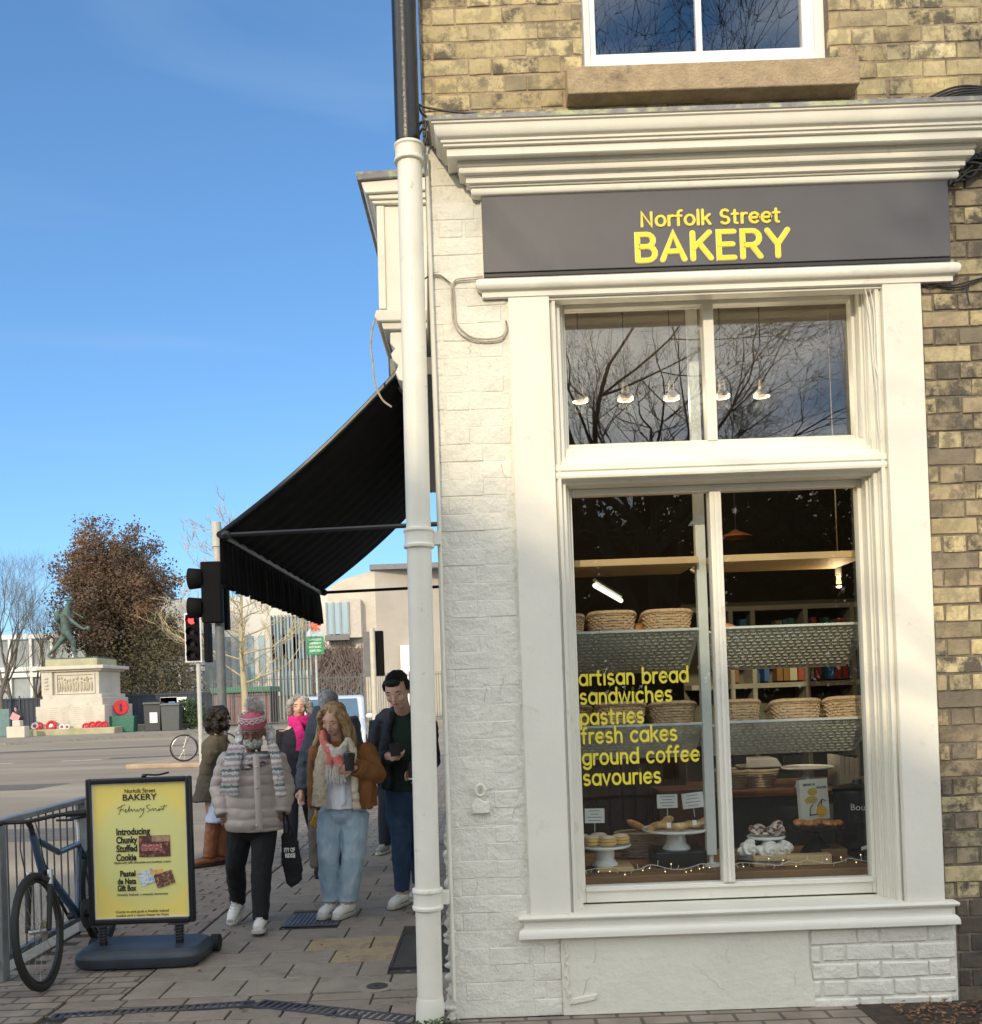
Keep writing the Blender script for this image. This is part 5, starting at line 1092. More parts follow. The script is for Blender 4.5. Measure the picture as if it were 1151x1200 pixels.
leaf_cloud(26000, [((3.5, -22, 3.9), (3.5, 2.4, 3.9)), ((7.5, -22, 4.6), (3.8, 2.6, 4.5)), ((12, -23, 4.8), (3.6, 2.4, 4.7))], .17, 4, 'crown', leafd, t, .0)
# ================================================================== MONUMENT
mst = MAT('portland_stone', (.56, .52, .44), .85, .1, 1.2, .3, 12, dirt=((.30, .27, .2), .58, .78), ds=1.3)
moss = MAT('mossy_stone', (.38, .36, .24), .9, .2, 1.5, .3, 14, col2=(.30, .34, .14), c2s=1.1)
bronze = MAT('verdigris_bronze', (.075, .12, .105), .7, .3, 2, .3, 10, col2=(.05, .07, .06), c2s=2.5)
YM = 56.5
mon = thing('war_memorial', 'pale stone memorial pedestal with carved relief panel and stepped base', 'monument', (WX(84, 855, YM), YM, 0))
kk = YM / F
mx = WX(84, 855, YM)
def mz(py): return WZ(84, py, YM)
def mX(px, py): return WX(px, py, YM)
def mbox(name, pxa, pxb, pya, pyb, y0, y1, mat=mst, bev=.03):
    pm = (pya + pyb) / 2; b = MB(); b.box(mX(pxa, pm), mX(pxb, pm), y0, y1, max(mz(pyb), -.02), mz(pya)); return b.build(name, mat, mon, bevel=bev)
mbox('plinth', 30, 139, 853.5, 864, YM - .6, YM + 5.4, moss)
mbox('base', 42, 123, 827, 854, YM, YM + 4.4); mbox('base', 45.5, 119, 818.5, 827.2, YM + .15, YM + 4.2)
mbox('base', 47, 117, 814, 818.7, YM + .3, YM + 4.0)
mbox('die', 49, 112, 784, 814.2, YM + .5, YM + 3.8)
mbox('cornice', 41, 120, 780, 784.2, YM + .1, YM + 4.2); mbox('cornice', 44, 116, 783.8, 786.5, YM + .3, YM + 4.0)
mbox('cap', 48, 109, 771.5, 780.2, YM + .6, YM + 3.6, moss)
mbox('pilaster', 45.5, 58.5, 787, 815, YM + .3, YM + .5)
rel = MB(); rn = random.Random(8); x0, x1 = mX(64, 800), mX(105, 800); z0, z1 = mz(811), mz(791)
b = MB(); rect_frame(b, x0 - .12, x1 + .12, z0 - .1, z1 + .1, YM + .42, YM + .5, .08); b.build('panel_frame', mst, mon)
for i in range(13):
    cx = x0 + (i + .5) * (x1 - x0) / 13 + rn.uniform(-.04, .04); h_ = (z1 - z0) * rn.uniform(.8, .98)
    rel.ell((cx, YM + .5, z0 + h_ * .36), (.07, .09, h_ * .36)); rel.ell((cx + rn.uniform(-.03, .03), YM + .5, z0 + h_ * .86), (.06, .09, .08)); rel.tube([(cx, YM + .46, z0 + h_ * .7), (cx + rn.uniform(-.16, .16), YM + .45, z0 + h_ * rn.uniform(.3, .9))], .03, 5)
rel = rel.build('carved_relief', MAT('relief_stone', (.46, .41, .32), .9, .2, 3), mon); kind(rel, 'stuff')
rel = MB()
for i in range(4): rel.ell((mX(52, 800) + rn.uniform(-.08, .08), YM + .3, mz(794 + i * 4)), (.14, .06, .08))
kind(rel.build('carved_crest', bpy.data.materials['relief_stone'], mon), 'stuff')
rel = MB()
for r_ in range(9):
    for c_ in range(4):
        xx0 = mX(58 + c_ * 14, 820 + r_ * 2.8); rel.box(xx0, xx0 + .5 * rn.uniform(.7, 1), YM - .004, YM, mz(829 + r_ * 2.4) - .03, mz(829 + r_ * 2.4))
kind(rel.build('incised_lettering', bpy.data.materials['relief_stone'], mon, smooth=False), 'stuff')
# wreaths
wr = MAT('poppy_wreath_red', (.50, .02, .03), .7, .35, 12, 1, 30); wrw = MAT('wreath_white', (.75, .72, .72), .7)
def wreath(px, py, r, lab, white=False, tilt=.4):
    x, z = W(px, py, YM - .35); t = thing('poppy_wreath', lab, 'wreath', (x, YM - .35, max(z - r, .3)), 'wreaths laid at the memorial'); M = Matrix.Translation((x, YM - .35, z)) @ Matrix.Rotation(-tilt, 4, 'X')
    b = MB(); rn2 = random.Random(px)
    for k in range(16):
        a = 2 * PI * k / 16; b.ell(M @ Vector((r * .68 * math.cos(a), rn2.uniform(-.03, .03), r * .68 * math.sin(a))), (r * .26, .08, r * .26), 8, 5)
    b.build('poppies', wrw if white else wr, t)
    b = MB(); b.loft([(0, 0, -.03, r * .3, r * .3), (0, 0, .03, r * .3, r * .3)], 14, M @ Matrix.Rotation(PI / 2, 4, 'X')); b.build('centre', wrw if r > .33 else wr, t)
for px, py, r, l, wh in ((41, 851, .24, 'white-centred wreath at the left end of the memorial step', True), (46, 851, .26, 'small red wreath beside the white one at the left of the memorial', False), (60, 850.5, .36, 'largest red poppy wreath on the left half of the memorial step', False), (73, 852, .2, 'small pink and white wreath right of the largest one', True), (79, 852, .18, 'smallest pale wreath near the middle of the memorial step', True),
    (101, 851.5, .25, 'red wreath that starts the right-hand row', False), (108, 850.5, .28, 'second red wreath in the right-hand row', False), (115, 850, .3, 'third red wreath in the right-hand row', False), (122, 850, .28, 'last red wreath in the right-hand row', False)):
    wreath(px, py, r, l, wh)
# statue: striding bronze soldier
YSt = YM + 2.0
def sp_(px, py, dy=0): x, z = W(px, py, YSt + dy); return Vector((x, YSt + dy, z))
st_ = thing('bronze_statue', 'striding green bronze soldier statue on top of the memorial', 'statue', tuple(sp_(84, 771)))
k_ = YSt / F
b = MB(); pel = sp_(78, 742); ch_ = sp_(77, 722); nk = sp_(79, 712); hd = sp_(82, 705)
b.tube([pel + Vector((0, 0, -.12)), pel, sp_(77, 732), ch_, nk], [.26, .30, .27, .33, .16], 12)
b.tube([nk, hd], [.12, .12], 8); b.ell(hd + Vector((0, 0, .02)), (.17, .19, .22)); b.lathe([(.30, 0), (.27, .06), (.16, .14), (.02, .16)], hd + Vector((0, 0, .07)), 14)
b.tube([pel + Vector((-.08, .1, 0)), sp_(72, 751), sp_(64, 760), sp_(56, 769)], [.20, .16, .12, .08], 10); b.tube([sp_(56, 769), sp_(61, 770.5)], [.09, .07], 8)
b.tube([pel + Vector((.1, -.1, 0)), sp_(86, 752), sp_(87, 761), sp_(88, 769)], [.21, .17, .13, .09], 10); b.tube([sp_(87, 770), sp_(93, 770.5)], [.09, .07], 8)
b.tube([ch_ + Vector((.1, -.3, .12)), sp_(86, 729, -.4), sp_(97, 737, -.5)], [.13, .11, .08], 8); b.ell(sp_(99, 737, -.5), (.1, .1, .1), 8, 6)
b.tube([ch_ + Vector((-.1, .3, .12)), sp_(68, 728, .4), sp_(72, 740, .4)], [.13, .11, .08], 8)
b.ell(sp_(68, 722, .2), (.24, .28, .34)); b.ell(sp_(103, 736, -.5), (.12, .10, .14), 8, 6)
put('figure', remesh(b, .05, bronze, 2, lambda c, n: .03 * noise.noise(c * 4)), st_)
b = MB(); b.tube([sp_(66, 710, .3), sp_(84, 716, .3), sp_(98, 724, -.1)], .04, 6); b.build('rifle', bronze, st_)
b = MB(); b.box(mX(50, 771), mX(107, 771), YM + .9, YM + 3.2, mz(771.6), mz(769.6)); b.build('bronze_base', bronze, st_, bevel=.02)
# ================================================================== FENCE, BINS, BOARDS
fm = MAT('dark_railing', (.045, .055, .075), .6, .1); fm2 = MAT('fence_screen', (.04, .05, .075), .7, .15, 1)
def railing(name, lab, x0, y0, x1, y1, h, step, mat, screen=False, r=.02, post=3.0):
    t = thing(name, lab, 'fence', (x0, y0, 0)); d = Vector((x1 - x0, y1 - y0, 0)); L_ = d.length; d.normalize(); ang = math.atan2(d.y, d.x)
    M = Matrix.Translation((x0, y0, 0)) @ Matrix.Rotation(ang, 4, 'Z')
    b = MB(); b.box(0, L_, -.02, .02, h - .22, h - .17, M); b.box(0, L_, -.02, .02, .15, .2, M); b.build('rail', mat, t, smooth=False)
    n = int(L_ / post)
    for i in range(n + 1):
        b = MB(); b.box(i * post - .04, i * post + .04, -.04, .04, 0, h + .02, M); b.build('post', mat, t, smooth=False)
    bar = MB(); bar.box(-r / 2, r / 2, -r / 2, r / 2, .05, h); me = bar.mesh('bar', mat, smooth=False); k = int(L_ / step)
    if k > 300:
        b = MB()
        for i in range(k):
            p = M @ Vector((i * step, 0, 0)); b.box(p.x - r / 2, p.x + r / 2, p.y - r / 2, p.y + r / 2, .05, h)
        kind(b.build('bar', mat, t, smooth=False), 'stuff')
    else:
        for i in range(k):
            o = put('bar', me, t); o.matrix_parent_inverse = Matrix.Identity(4); p = M @ Vector((i * step, 0, 0)); o.location = (p.x - x0, p.y - y0, 0)
    if screen:
        b = MB(); b.box(0, L_, .05, .07, .05, h - .12, M); b.build('screen', fm2, t, smooth=False)
    return t
railing('park_fence', 'dark blue-grey screened railing behind the memorial and bins', -44, 58.5, -17.2, 62.5, 2.35, .25, fm, True)
railing('iron_fence', 'tall green-grey iron railings in front of the glass building', -17, 60, -1, 61, 3.0, .15, MAT('green_railing', (.09, .11, .11), .6), False, .032)
def bin_(px, py, lab, name, cat, w_, h_, mat, Y=57.5, lid=True):
    x = WX(px, py, Y); t = thing(name, lab, cat, (x, Y, 0)); b = MB(); b.prism([(-w_ * .46, 0), (w_ * .46, 0), (w_ * .5, h_), (-w_ * .5, h_)], -.35, .35, M=Matrix.Translation((x, Y, 0))); b.build('body', mat, t, bevel=.03)
    if lid: b = MB(); b.prism([(-.42, h_ + .005), (.42, h_ + .005), (.38, h_ + .12), (-.38, h_ + .16)], -w_ * .53, w_ * .53, 'yz', M=Matrix.Translation((x, Y, 0))); b.build('lid', mat, t, bevel=.03)
    return t
binm = MAT('bin_black', (.03, .032, .035), .5, .2); bing = MAT('bin_green', (.02, .13, .09), .5, .2)
t = bin_(181, 848, 'black wheeled litter bin with a white notice on its front', 'litter_bin', 'bin', 1.0, 1.55, binm)
b = MB(); x, z = W(180, 841, 57.1); b.box(x - .22, x + .22, 57.1, 57.13, z - .3, z + .3); b.build('notice', white_paint, t, smooth=False)
bin_(202, 848, 'grey-black litter bin, the right one of the pair', 'litter_bin', 'bin', 1.1, 1.45, MAT('bin_grey', (.06, .07, .07), .5))
bin_(144, 846, 'low green planter box right of the memorial', 'planter', 'planter', 1.6, .95, bing, lid=False)
b = MB(); x, z = W(133, 850, 58); b.box(x - .35, x + .35, 57.8, 58.3, 0, 1.2); tag(b.build('stone_block', mst, bevel=.04), 'pale square stone block at the right foot of the memorial', 'block')
x, z = W(142, 829, 57.6); t = thing('lifebuoy_sign', 'round red poppy wreath fixed to the dark fence above the green planter', 'sign', (x, 57.6, z))  # red poppy wreath on the fence, built as a plain ring
b = MB(); b.lathe([(.30, -.05), (.42, -.05), (.46, 0), (.42, .05), (.30, .05)], (0, 0, 0), 24, Matrix.Translation((x, 57.6, z)) @ Matrix.Rotation(PI / 2, 4, 'X')); b.build('ring', wr, t)
b = MB(); b.box(x - .05, x + .05, 57.5, 57.56, z - .22, z + .22); b.build('centre_mark', dark_trim, t, smooth=False)
for px, w_, l in ((187, .5, 'left white notice board on the dark fence above the bins'), (199, .8, 'right white and blue notice board on the dark fence above the bins')):
    x, z = W(px, 826, 58.4 + (px - 187) * .08); t = thing('notice_board', l, 'notice board', (x, 59.9, z)); b = MB(); b.box(x - w_, x + w_, 60.1 , 60.14, z - .4, z + .45); b.build('panel', white_paint, t, smooth=False)
    if w_ > .6: b = MB(); b.box(x - .3, x + .1, 60.06, 60.095, z - .2, z + .2); b.build('print', MAT('print_blue', (.1, .2, .5), .6), t, smooth=False)
for px, w_, py, h_ in ((5, .35, 846, 1.6),):
    x = WX(px, py, 57); b = MB(); b.box(x - w_, x + w_, 56.9, 57.1, 0, h_); tag(b.build('utility_cabinet', MAT('cabinet_green', (.12, .2, .2), .6), bevel=.03), 'grey-green utility cabinet at the left edge of the far pavement', 'cabinet')
x = WX(20, 850, 54); b = MB(); b.box(x - .5, x + .5, 53.8, 54.4, 0, .62); b.box(x - .22, x + .22, 53.9, 54.3, .62, .95); tag(b.build('stone_bollard', mst, bevel=.03), 'squat pale stone block standing left of the memorial', 'bollard')
# ================================================================== BUILDINGS
pale = MAT('pale_render', (.62, .60, .55), .8, .06, .5); buff = MAT('buff_stone', (.54, .49, .41), .85, .1, .7, .3, 5, stretch=(1, 1, 3)); buff2 = MAT('buff_stone_side', (.42, .38, .33), .85, .08, .7)
# left: glasshouse-like white framed block
Yg = 72; gb = thing('glass_office', 'long white framed glazed office block behind the bare trees on the left', 'building', (-34, Yg, 0))
wm = MAT('frame_white', (.72, .72, .70), .6); 
b = MB(); b.box(-62, WX(245, 800, Yg), Yg + .2, Yg + 8, 0, WZ(60, 748, Yg)); b.build('glazed_wall', MAT('office_glass', (.30, .33, .33), .25, .35, .35, spec=.8), gb, smooth=False)
for py in (745, 783, 790, 826):
    z = WZ(60, py, Yg); b = MB(); b.box(-62, WX(240, 800, Yg), Yg - .1, Yg + .19, z - .16, z + .16); b.build('frame', wm, gb, smooth=False)
fin = MB(); fin.box(-.09, .09, -.05, .18, 0, WZ(60, 745, Yg)); fin = fin.mesh('mullion', wm, smooth=False)
for i in range(26): o = put('mullion', fin, gb); o.matrix_parent_inverse = Matrix.Translation((34, -Yg, 0)); o.location = (-60 + i * 1.55, Yg, 0)
# centre: glass and fin building
Yc = 78; cbld = thing('glass_building', 'pale building with tall vertical window fins behind the park railings', 'building', (-16, Yc, 0))
xa, xb = WX(262, 760, Yc), WX(400, 760, Yc); zt0 = WZ(330, 697, Yc); z1_ = WZ(330, 722, Yc)
b = MB(); b.box(xa - 6, xb + 3, Yc + .5, Yc + 12, 0, zt0); b.build('wall', pale, cbld, smooth=False)
gl2 = MAT('curtain_glass', (.30, .42, .48), .15, .25, .5, spec=.9, stretch=(3, 1, .4)); dk_gl = MAT('curtain_glass_dark', (.10, .14, .16), .2, .3, .5, spec=.8)
xg0, xg1 = WX(318, 760, Yc), WX(372, 760, Yc); nfin = 13
for i in range(nfin):
    xx = xg0 + (xg1 - xg0) * i / nfin; w_ = (xg1 - xg0) / nfin
    b = MB(); b.box(xx + .03, xx + w_ - .05, Yc + .38, Yc + .48, WZ(345, 772, Yc), WZ(345, 722, Yc)); b.build('window', gl2 if i % 3 else dk_gl, cbld, smooth=False)
    b = MB(); b.box(xx + .03, xx + w_ - .05, Yc + .36, Yc + .47, WZ(345, 815, Yc), WZ(345, 786, Yc)); b.build('window', wm if i % 4 == 1 else gl2, cbld, smooth=False)
    b = MB(); b.box(xx - .03, xx + .03, Yc + .1, Yc + .49, 0, WZ(345, 720, Yc)); b.build('fin', MAT('fin_grey', (.35, .38, .38), .6) if i == 0 else bpy.data.materials['fin_grey'], cbld, smooth=False)
for i in range(7):
    xx = WX(262, 760, Yc) + i * .9
    b = MB(); b.box(xx, xx + .5, Yc + .38, Yc + .49, WZ(290, 800, Yc), WZ(290, 745, Yc)); b.build('window', gl2, cbld, smooth=False)
# right: stone building with corner window
Yr = 66; sbld = thing('stone_building', 'buff stone building with projecting corner window and climbing plant', 'building', (-9, Yr, 0))
def rX(px, py, Y=Yr): return WX(px, py, Y)
xc = rX(440, 700)
b = MB(); zt_ = WZ(440, 668, Yr); zl_2 = WZ(392, 690, Yr)
b.prism([(rX(384, 700), 0), (xc, 0), (xc, zt_), (rX(400, 700), WZ(400, 680, Yr)), (rX(384, 700), zl_2)], Yr, Yr + 10); b.build('wall', buff, sbld, smooth=False)
b = MB(); b.add([(xc, Yr - .002, 0), (rX(620, 700), Yr + 3, 0), (rX(620, 700), Yr + 3, zt_), (xc, Yr - .002, zt_), (xc, Yr + 11, 0), (rX(620, 700), Yr + 11, 0), (rX(620, 700), Yr + 11, zt_), (xc, Yr + 11, zt_)], [(0, 1, 2, 3), (3, 2, 6, 7), (1, 5, 6, 2), (0, 3, 7, 4)]); b.build('side_wall', buff2, sbld, smooth=False)
b = MB(); b.box(xc - .3, rX(620, 700), Yr - .25, Yr + 3.4, zt_, zt_ + .35); b.build('parapet', MAT('parapet_grey', (.16, .17, .19), .6), sbld, smooth=False)
b = MB(); b.box(rX(402, 720), rX(425, 720), Yr - .9, Yr - .05, WZ(410, 748, Yr), WZ(410, 704, Yr)); ow = b.build('bay', MAT('bay_stone', (.50, .46, .40), .8), sbld, smooth=False)
b = MB(); b.box(rX(386, 720), rX(411, 720), Yr - .96, Yr - .02, WZ(400, 744, Yr), WZ(400, 708, Yr)); b.build('window', gl2, ow, smooth=False)
for px in (386, 394, 402, 411): b = MB(); x = rX(px, 725); b.box(x - .06, x + .06, Yr - 1.02, Yr - .965, WZ(400, 745, Yr), WZ(400, 707, Yr)); b.build('window_bar', MAT('bar_grey', (.25, .28, .28), .6) if px == 386 else bpy.data.materials['bar_grey'], ow, smooth=False)
b = MB(); b.box(rX(384, 748), rX(412, 748), Yr - 1.03, Yr - .03, WZ(400, 751, Yr), WZ(400, 745, Yr)); b.build('window_sill', MAT('sill_dark', (.16, .16, .16), .7), ow, smooth=False)
b = MB(); b.box(rX(470, 800), rX(500, 800), Yr + .2, Yr + .8, 0, WZ(470, 756, Yr)); b.build('white_panel', wm, sbld, smooth=False)
# climbing plant on the stone wall
iv = thing('climbing_plant', 'leafless climbing plant covering the stone wall below the corner window', 'plant', (rX(400, 800), Yr - .3, 0)); T = Tree(77); rn = random.Random(77)
vb = MB()
for i in range(150):
    x = rX(rn.uniform(372, 424), 790); p = Vector((x, Yr - .15 - rn.uniform(0, .4), rn.uniform(0, .3))); pts = [p.copy()]; top = WZ(400, rn.uniform(752, 775), Yr)
    while p.z < top: p = p + Vector((rn.gauss(0, .28), rn.gauss(0, .05), rn.uniform(.2, .5))); p.x = min(max(p.x, rX(368, 790)), rX(426, 790)); pts.append(p.copy())
    vb.tube(pts, [max(.05 - .03 * j / len(pts), .018) for j in range(len(pts))], 3, False)
kind(vb.build('stems', MAT('dry_vine', (.17, .13, .12), .9), iv), 'stuff')
b = MB(); b.box(rX(368, 790), rX(426, 790), Yr - .12, Yr - .04, 0, WZ(400, 760, Yr)); b.build('leaf_backing', MAT('vine_backing', (.26, .22, .19), .9, .4, 3, .8, 8), iv, smooth=False)
# green roofed shed with pink doors
Ysd = 60; sh = thing('kiosk', 'low kiosk with green roof edge and dull pink slatted doors', 'kiosk', (rX(270, 830, Ysd), Ysd, 0))
b = MB(); b.box(rX(238, 830, Ysd), rX(306, 830, Ysd), Ysd + 2.4, Ysd + 5, 0, WZ(270, 812, Ysd)); b.build('wall', MAT('shed_dark', (.08, .06, .06), .8), sh, smooth=False)
for i in range(14):
    x0 = rX(239, 830, Ysd) + i * .255; b = MB(); b.box(x0, x0 + .22, Ysd + 2.3, Ysd + 2.38, .1, WZ(270, 813, Ysd)); b.build('door_slat', MAT('pink_slat', (.30, .19, .18), .7) if i == 0 else bpy.data.materials['pink_slat'], sh, smooth=False)
b = MB(); b.box(rX(236, 830, Ysd), rX(308, 830, Ysd), Ysd + 2.1, Ysd + 5.2, WZ(270, 812, Ysd), WZ(270, 805, Ysd)); b.build('roof_edge', MAT('green_fascia', (.06, .20, .12), .6), sh, bevel=.03)
# ================================================================== TREES
tree_leaf = MAT('dry_brown_leaf', (.115, .075, .045), .8, .45, .5, col2=(.23, .11, .048), c2s=.22, c2p=(.48, .66))
green_leaf = MAT('dull_green_leaf', (.10, .09, .045), .8, .45, .8, col2=(.14, .10, .055), c2s=.5)
def rr3(rn): return Vector((rn.gauss(0, 1), rn.gauss(0, 1), rn.gauss(0, 1)))
def leaves_at(tips, n, rad, size, seed, name, mat, parent):
    rn = random.Random(seed); vs = []; fs = []
    for p, d in tips:
        for _ in range(n):
            q = p + rr3(rn) * rad; a = rr3(rn).normalized(); c = a.orthogonal().normalized(); s_ = size * rn.uniform(.5, 1.3); k = len(vs); vs += [q + a * s_, q + c * s_ * .6, q - a * s_, q - c * s_ * .6]; fs.append((k, k + 1, k + 2, k + 3))
    me = bpy.data.meshes.new(name); me.from_pydata(vs, [], fs); me.materials.append(mat); return kind(put(name, me, parent), 'stuff')
# the big brown-leaved tree: many upright stems
Yt = 68; tx = WX(139, 850, Yt); t = thing('brown_leaved_tree', 'big rounded tree that still holds brown winter leaves behind the memorial', 'tree', (tx, Yt, 0)); T = Tree(5)
for k in range(9):
    a = k * 2 * PI / 9 + .3; tilt = .12 + .10 * (k % 3) + (.12 if k % 2 else 0)
    T.grow(Vector((tx + math.cos(a) * .5, Yt + math.sin(a) * .5, 0)), Vector((math.cos(a) * tilt, math.sin(a) * tilt, 1)).normalized(), 6.5 - 4.5 * tilt - (.5 if k % 3 == 2 else 0), .20, 0, 5, .74, .12, (3, 4), .10, .62)
top_z = WZ(128, 592, Yt)
lim = [(p, d) for p, d in T.tips if p.z > 1.2]
mz_ = max(p.z for p, d in lim)
T.b.build('trunk', bark, t); T.tw.build('branches', bark, t)
leaves_at(lim, 6, .22, .10, 3, 'crown', tree_leaf, t)
# green understorey at its foot
t = thing('evergreen_shrub', 'dull green bushy shrubs at the foot of the brown tree behind the fence', 'shrub', (WX(180, 850, 66), 66, 0))
leaf_cloud(9000, [((WX(160, 800, 66), 66, 4.0), (3.4, 1.6, 3.8)), ((WX(192, 790, 66), 66, 4.4), (2.2, 1.6, 4.0)), ((WX(120, 825, 66), 66, 2.2), (2.4, 1.4, 2.0)), ((WX(215, 830, 66), 66, 2.2), (1.8, 1.4, 2.0))], .11, 9, 'crown', green_leaf, t, .1)
b = MB(); b.tube([(WX(190, 850, 66), 66, 0), (WX(190, 850, 66), 66, 3.5)], [.2, .1], 8); b.build('trunk', bark, t)
t = thing('hedge_bush', 'low green bush beside the black litter bins', 'bush', (WX(222, 850, 58), 58, 0)); leaf_cloud(1500, [((WX(222, 850, 58.3), 58.3, .9), (1.1, .6, .95))], .10, 12, 'foliage', MAT('bush_leaf', (.05, .08, .03), .8, .3, 2), t, .1)
for (px, Y, h_, sd, lab, r_) in ((22, 64, 15.0, 61, 'tall bare tree at the far left edge of the view', .16), (4, 60, 13.5, 62, 'bare tree cut by the left edge of the photo', .15), (47, 62, 11.5, 63, 'dark bare tree just left of the memorial', .17), (238, 74, 9.5, 66, 'low straw-coloured bare tree behind the traffic lights', .13)):
    bare_tree(WX(px, 850, Y), Y, 0, h_, sd, lab, bark_g if px != 47 else bark, r_, 6, .78, (3, 4), .13, .68, .12, 0, fork=.28)
tx = WX(287, 850, 40); t = thing('young_tree', 'slim pale-barked young tree with level twigs in front of the glass building', 'tree', (tx, 40, 0)); rn = random.Random(31)
b = MB(); b.tube([(tx + .04 * math.sin(k), 40, k * .82) for k in range(11)], [.16 - .0145 * k for k in range(11)], 8); b.build('trunk', bark_p, t)
b = MB()
def twig(p, d, L_, r, lv):
    pts = [p.copy()]; k = 4
    for i in range(k): d = (d + Vector((rn.gauss(0, .10), rn.gauss(0, .10), rn.gauss(.04, .08)))).normalized(); p = p + d * L_ / k; pts.append(p.copy())
    b.tube(pts, [r * (1 - .18 * i) for i in range(k + 1)], 4 if lv == 0 else 3, False)
    if lv < 3:
        for q_ in range(4):
            o_ = pts[rn.randint(1, k)]; nd_ = (d + Vector((rn.gauss(0, .6), rn.gauss(0, .6), rn.gauss(.25, .35)))).normalized(); twig(o_, nd_, L_ * rn.uniform(.4, .62), max(r * .55, .011), lv + 1)
for k in range(26):
    z = 2.3 + k * .235; a = k * 2.4; twig(Vector((tx, 40, z)), Vector((math.cos(a), math.sin(a), .28)).normalized(), (2.9 - .22 * (z - 2.3)) * rn.uniform(.7, 1.1), .045 - .0012 * k, 0)
kind(b.build('crown', bark_p, t), 'stuff')
# ================================================================== BANNER SIGN
Yn = 44; xs_ = WX(369, 750, Yn); bn = thing('garden_sign', 'green garden sign with orange flower emblem on a post', 'sign', (xs_, Yn, 0))
grn = MAT('sign_green', (.03, .30, .12), .5); 
x0, x1 = WX(359.5, 756, Yn), WX(379.5, 756, Yn); zt2, zb2 = WZ(369, 746, Yn), WZ(369, 767, Yn)
b = MB(); b.box(x0, x1, Yn, Yn + .06, zb2, zt2); b.build('panel', grn, bn, bevel=.01)
for i, l in enumerate(('CAMBRIDGE', 'UNIVERSITY', 'BOTANIC', 'GARDEN')):
    text('sign_lettering', l, .13, white_paint, bn, facing((x0 + x1) / 2, Yn - .006, zt2 - .18 - i * .165), .003, .002, 'CENTER', .8 if i < 2 else 1)
b = MB(); b.tube([(xs_ + .01, Yn + .1, 0), (xs_ + .01, Yn + .1, zt2)], .05, 8); b.build('post', MAT('post_pale', (.5, .52, .52), .5), bn)
arcm = MAT('emblem_pale', (.55, .62, .68), .5); b = MB(); cz = zt2; rr_ = (x1 - x0) / 2
b.prism([(xs_ + rr_ * math.cos(q * PI / 12), cz + .02 + rr_ * 1.05 * math.sin(q * PI / 12)) for q in range(13)], Yn + .01, Yn + .05); b.build('emblem_arch', arcm, bn)
b = MB(); fx_, fz = WX(369.5, 733, Yn), WZ(369.5, 733, Yn)
for k in range(8): a = k * PI / 4; b.prism([(fx_ + .03 * math.cos(a - .8), fz + .03 * math.sin(a - .8)), (fx_ + .22 * math.cos(a - .25), fz + .22 * math.sin(a - .25)), (fx_ + .29 * math.cos(a), fz + .29 * math.sin(a)), (fx_ + .22 * math.cos(a + .25), fz + .22 * math.sin(a + .25)), (fx_ + .03 * math.cos(a + .8), fz + .03 * math.sin(a + .8))], Yn - .03 - k * .001, Yn - .02)
b.build('flower_emblem', MAT('emblem_orange', (.80, .16, .06), .5), bn, smooth=False)
# ================================================================== TRAFFIC SIGNALS
sigb = MAT('signal_black', (.007, .007, .008), .8, .1, spec=.12); polew = MAT('pole_grey_white', (.50, .50, .46), .5, .1, 8); poleg = MAT('pole_grey', (.14, .15, .16), .5, .2, 8)
lens_off = MAT('lens_dark', (.03, .02, .02), .15); red_on = EM('red_signal', (1, .03, .03), 5)
def signal_head(t, M, n, s, border=True, lit=None, visor=.2, facing_cam=True):
    h_ = .3 * n * s
    b = MB(); b.box(-.17 * s, .17 * s, -.10 * s, .10 * s, 0, h_, M); b.build('signal_head', sigb, t, bevel=.015)
    if border:
        b = MB(); rect_frame(b, -.22 * s, .22 * s, -.05 * s, h_ + .05 * s, -.025, -.010, .04 * s); b.v = [tuple(M @ Vector(v)) for v in b.v]; b.build('white_border', wm, t, smooth=False)
        b = MB(); b.box(-.182 * s, .182 * s, -.009, .005, -.012 * s, h_ + .012 * s, M); b.build('backing_board', sigb, t, smooth=False)
    for i in range(n):
        z = (i + .5) * .3 * s; T_ = M @ Matrix.Translation((0, -.10 * s, z)) @ Matrix.Rotation(PI / 2, 4, 'X')
        b = MB(); b.loft([(0, 0, -.004, .10 * s, .10 * s), (0, 0, .01, .09 * s, .09 * s)], 18, T_); b.build('lens', red_on if (lit == i) else lens_off, t)
        vs = []; k = 14; b = MB()
        for dep_ in (0, visor * s):
            for j in range(k + 1): a = R(-35 + 250 * j / k); vs.append(T_ @ Vector((.115 * s * math.cos(a), .115 * s * math.sin(a), dep_ if j not in (0, k) else dep_ * .5)))
        b.add(vs, [(j, j + 1, k + 1 + j + 1, k + 1 + j) for j in range(k)]); o = b.build('visor', sigb, t); o.modifiers.new('thick', 'SOLIDIFY').thickness = .006
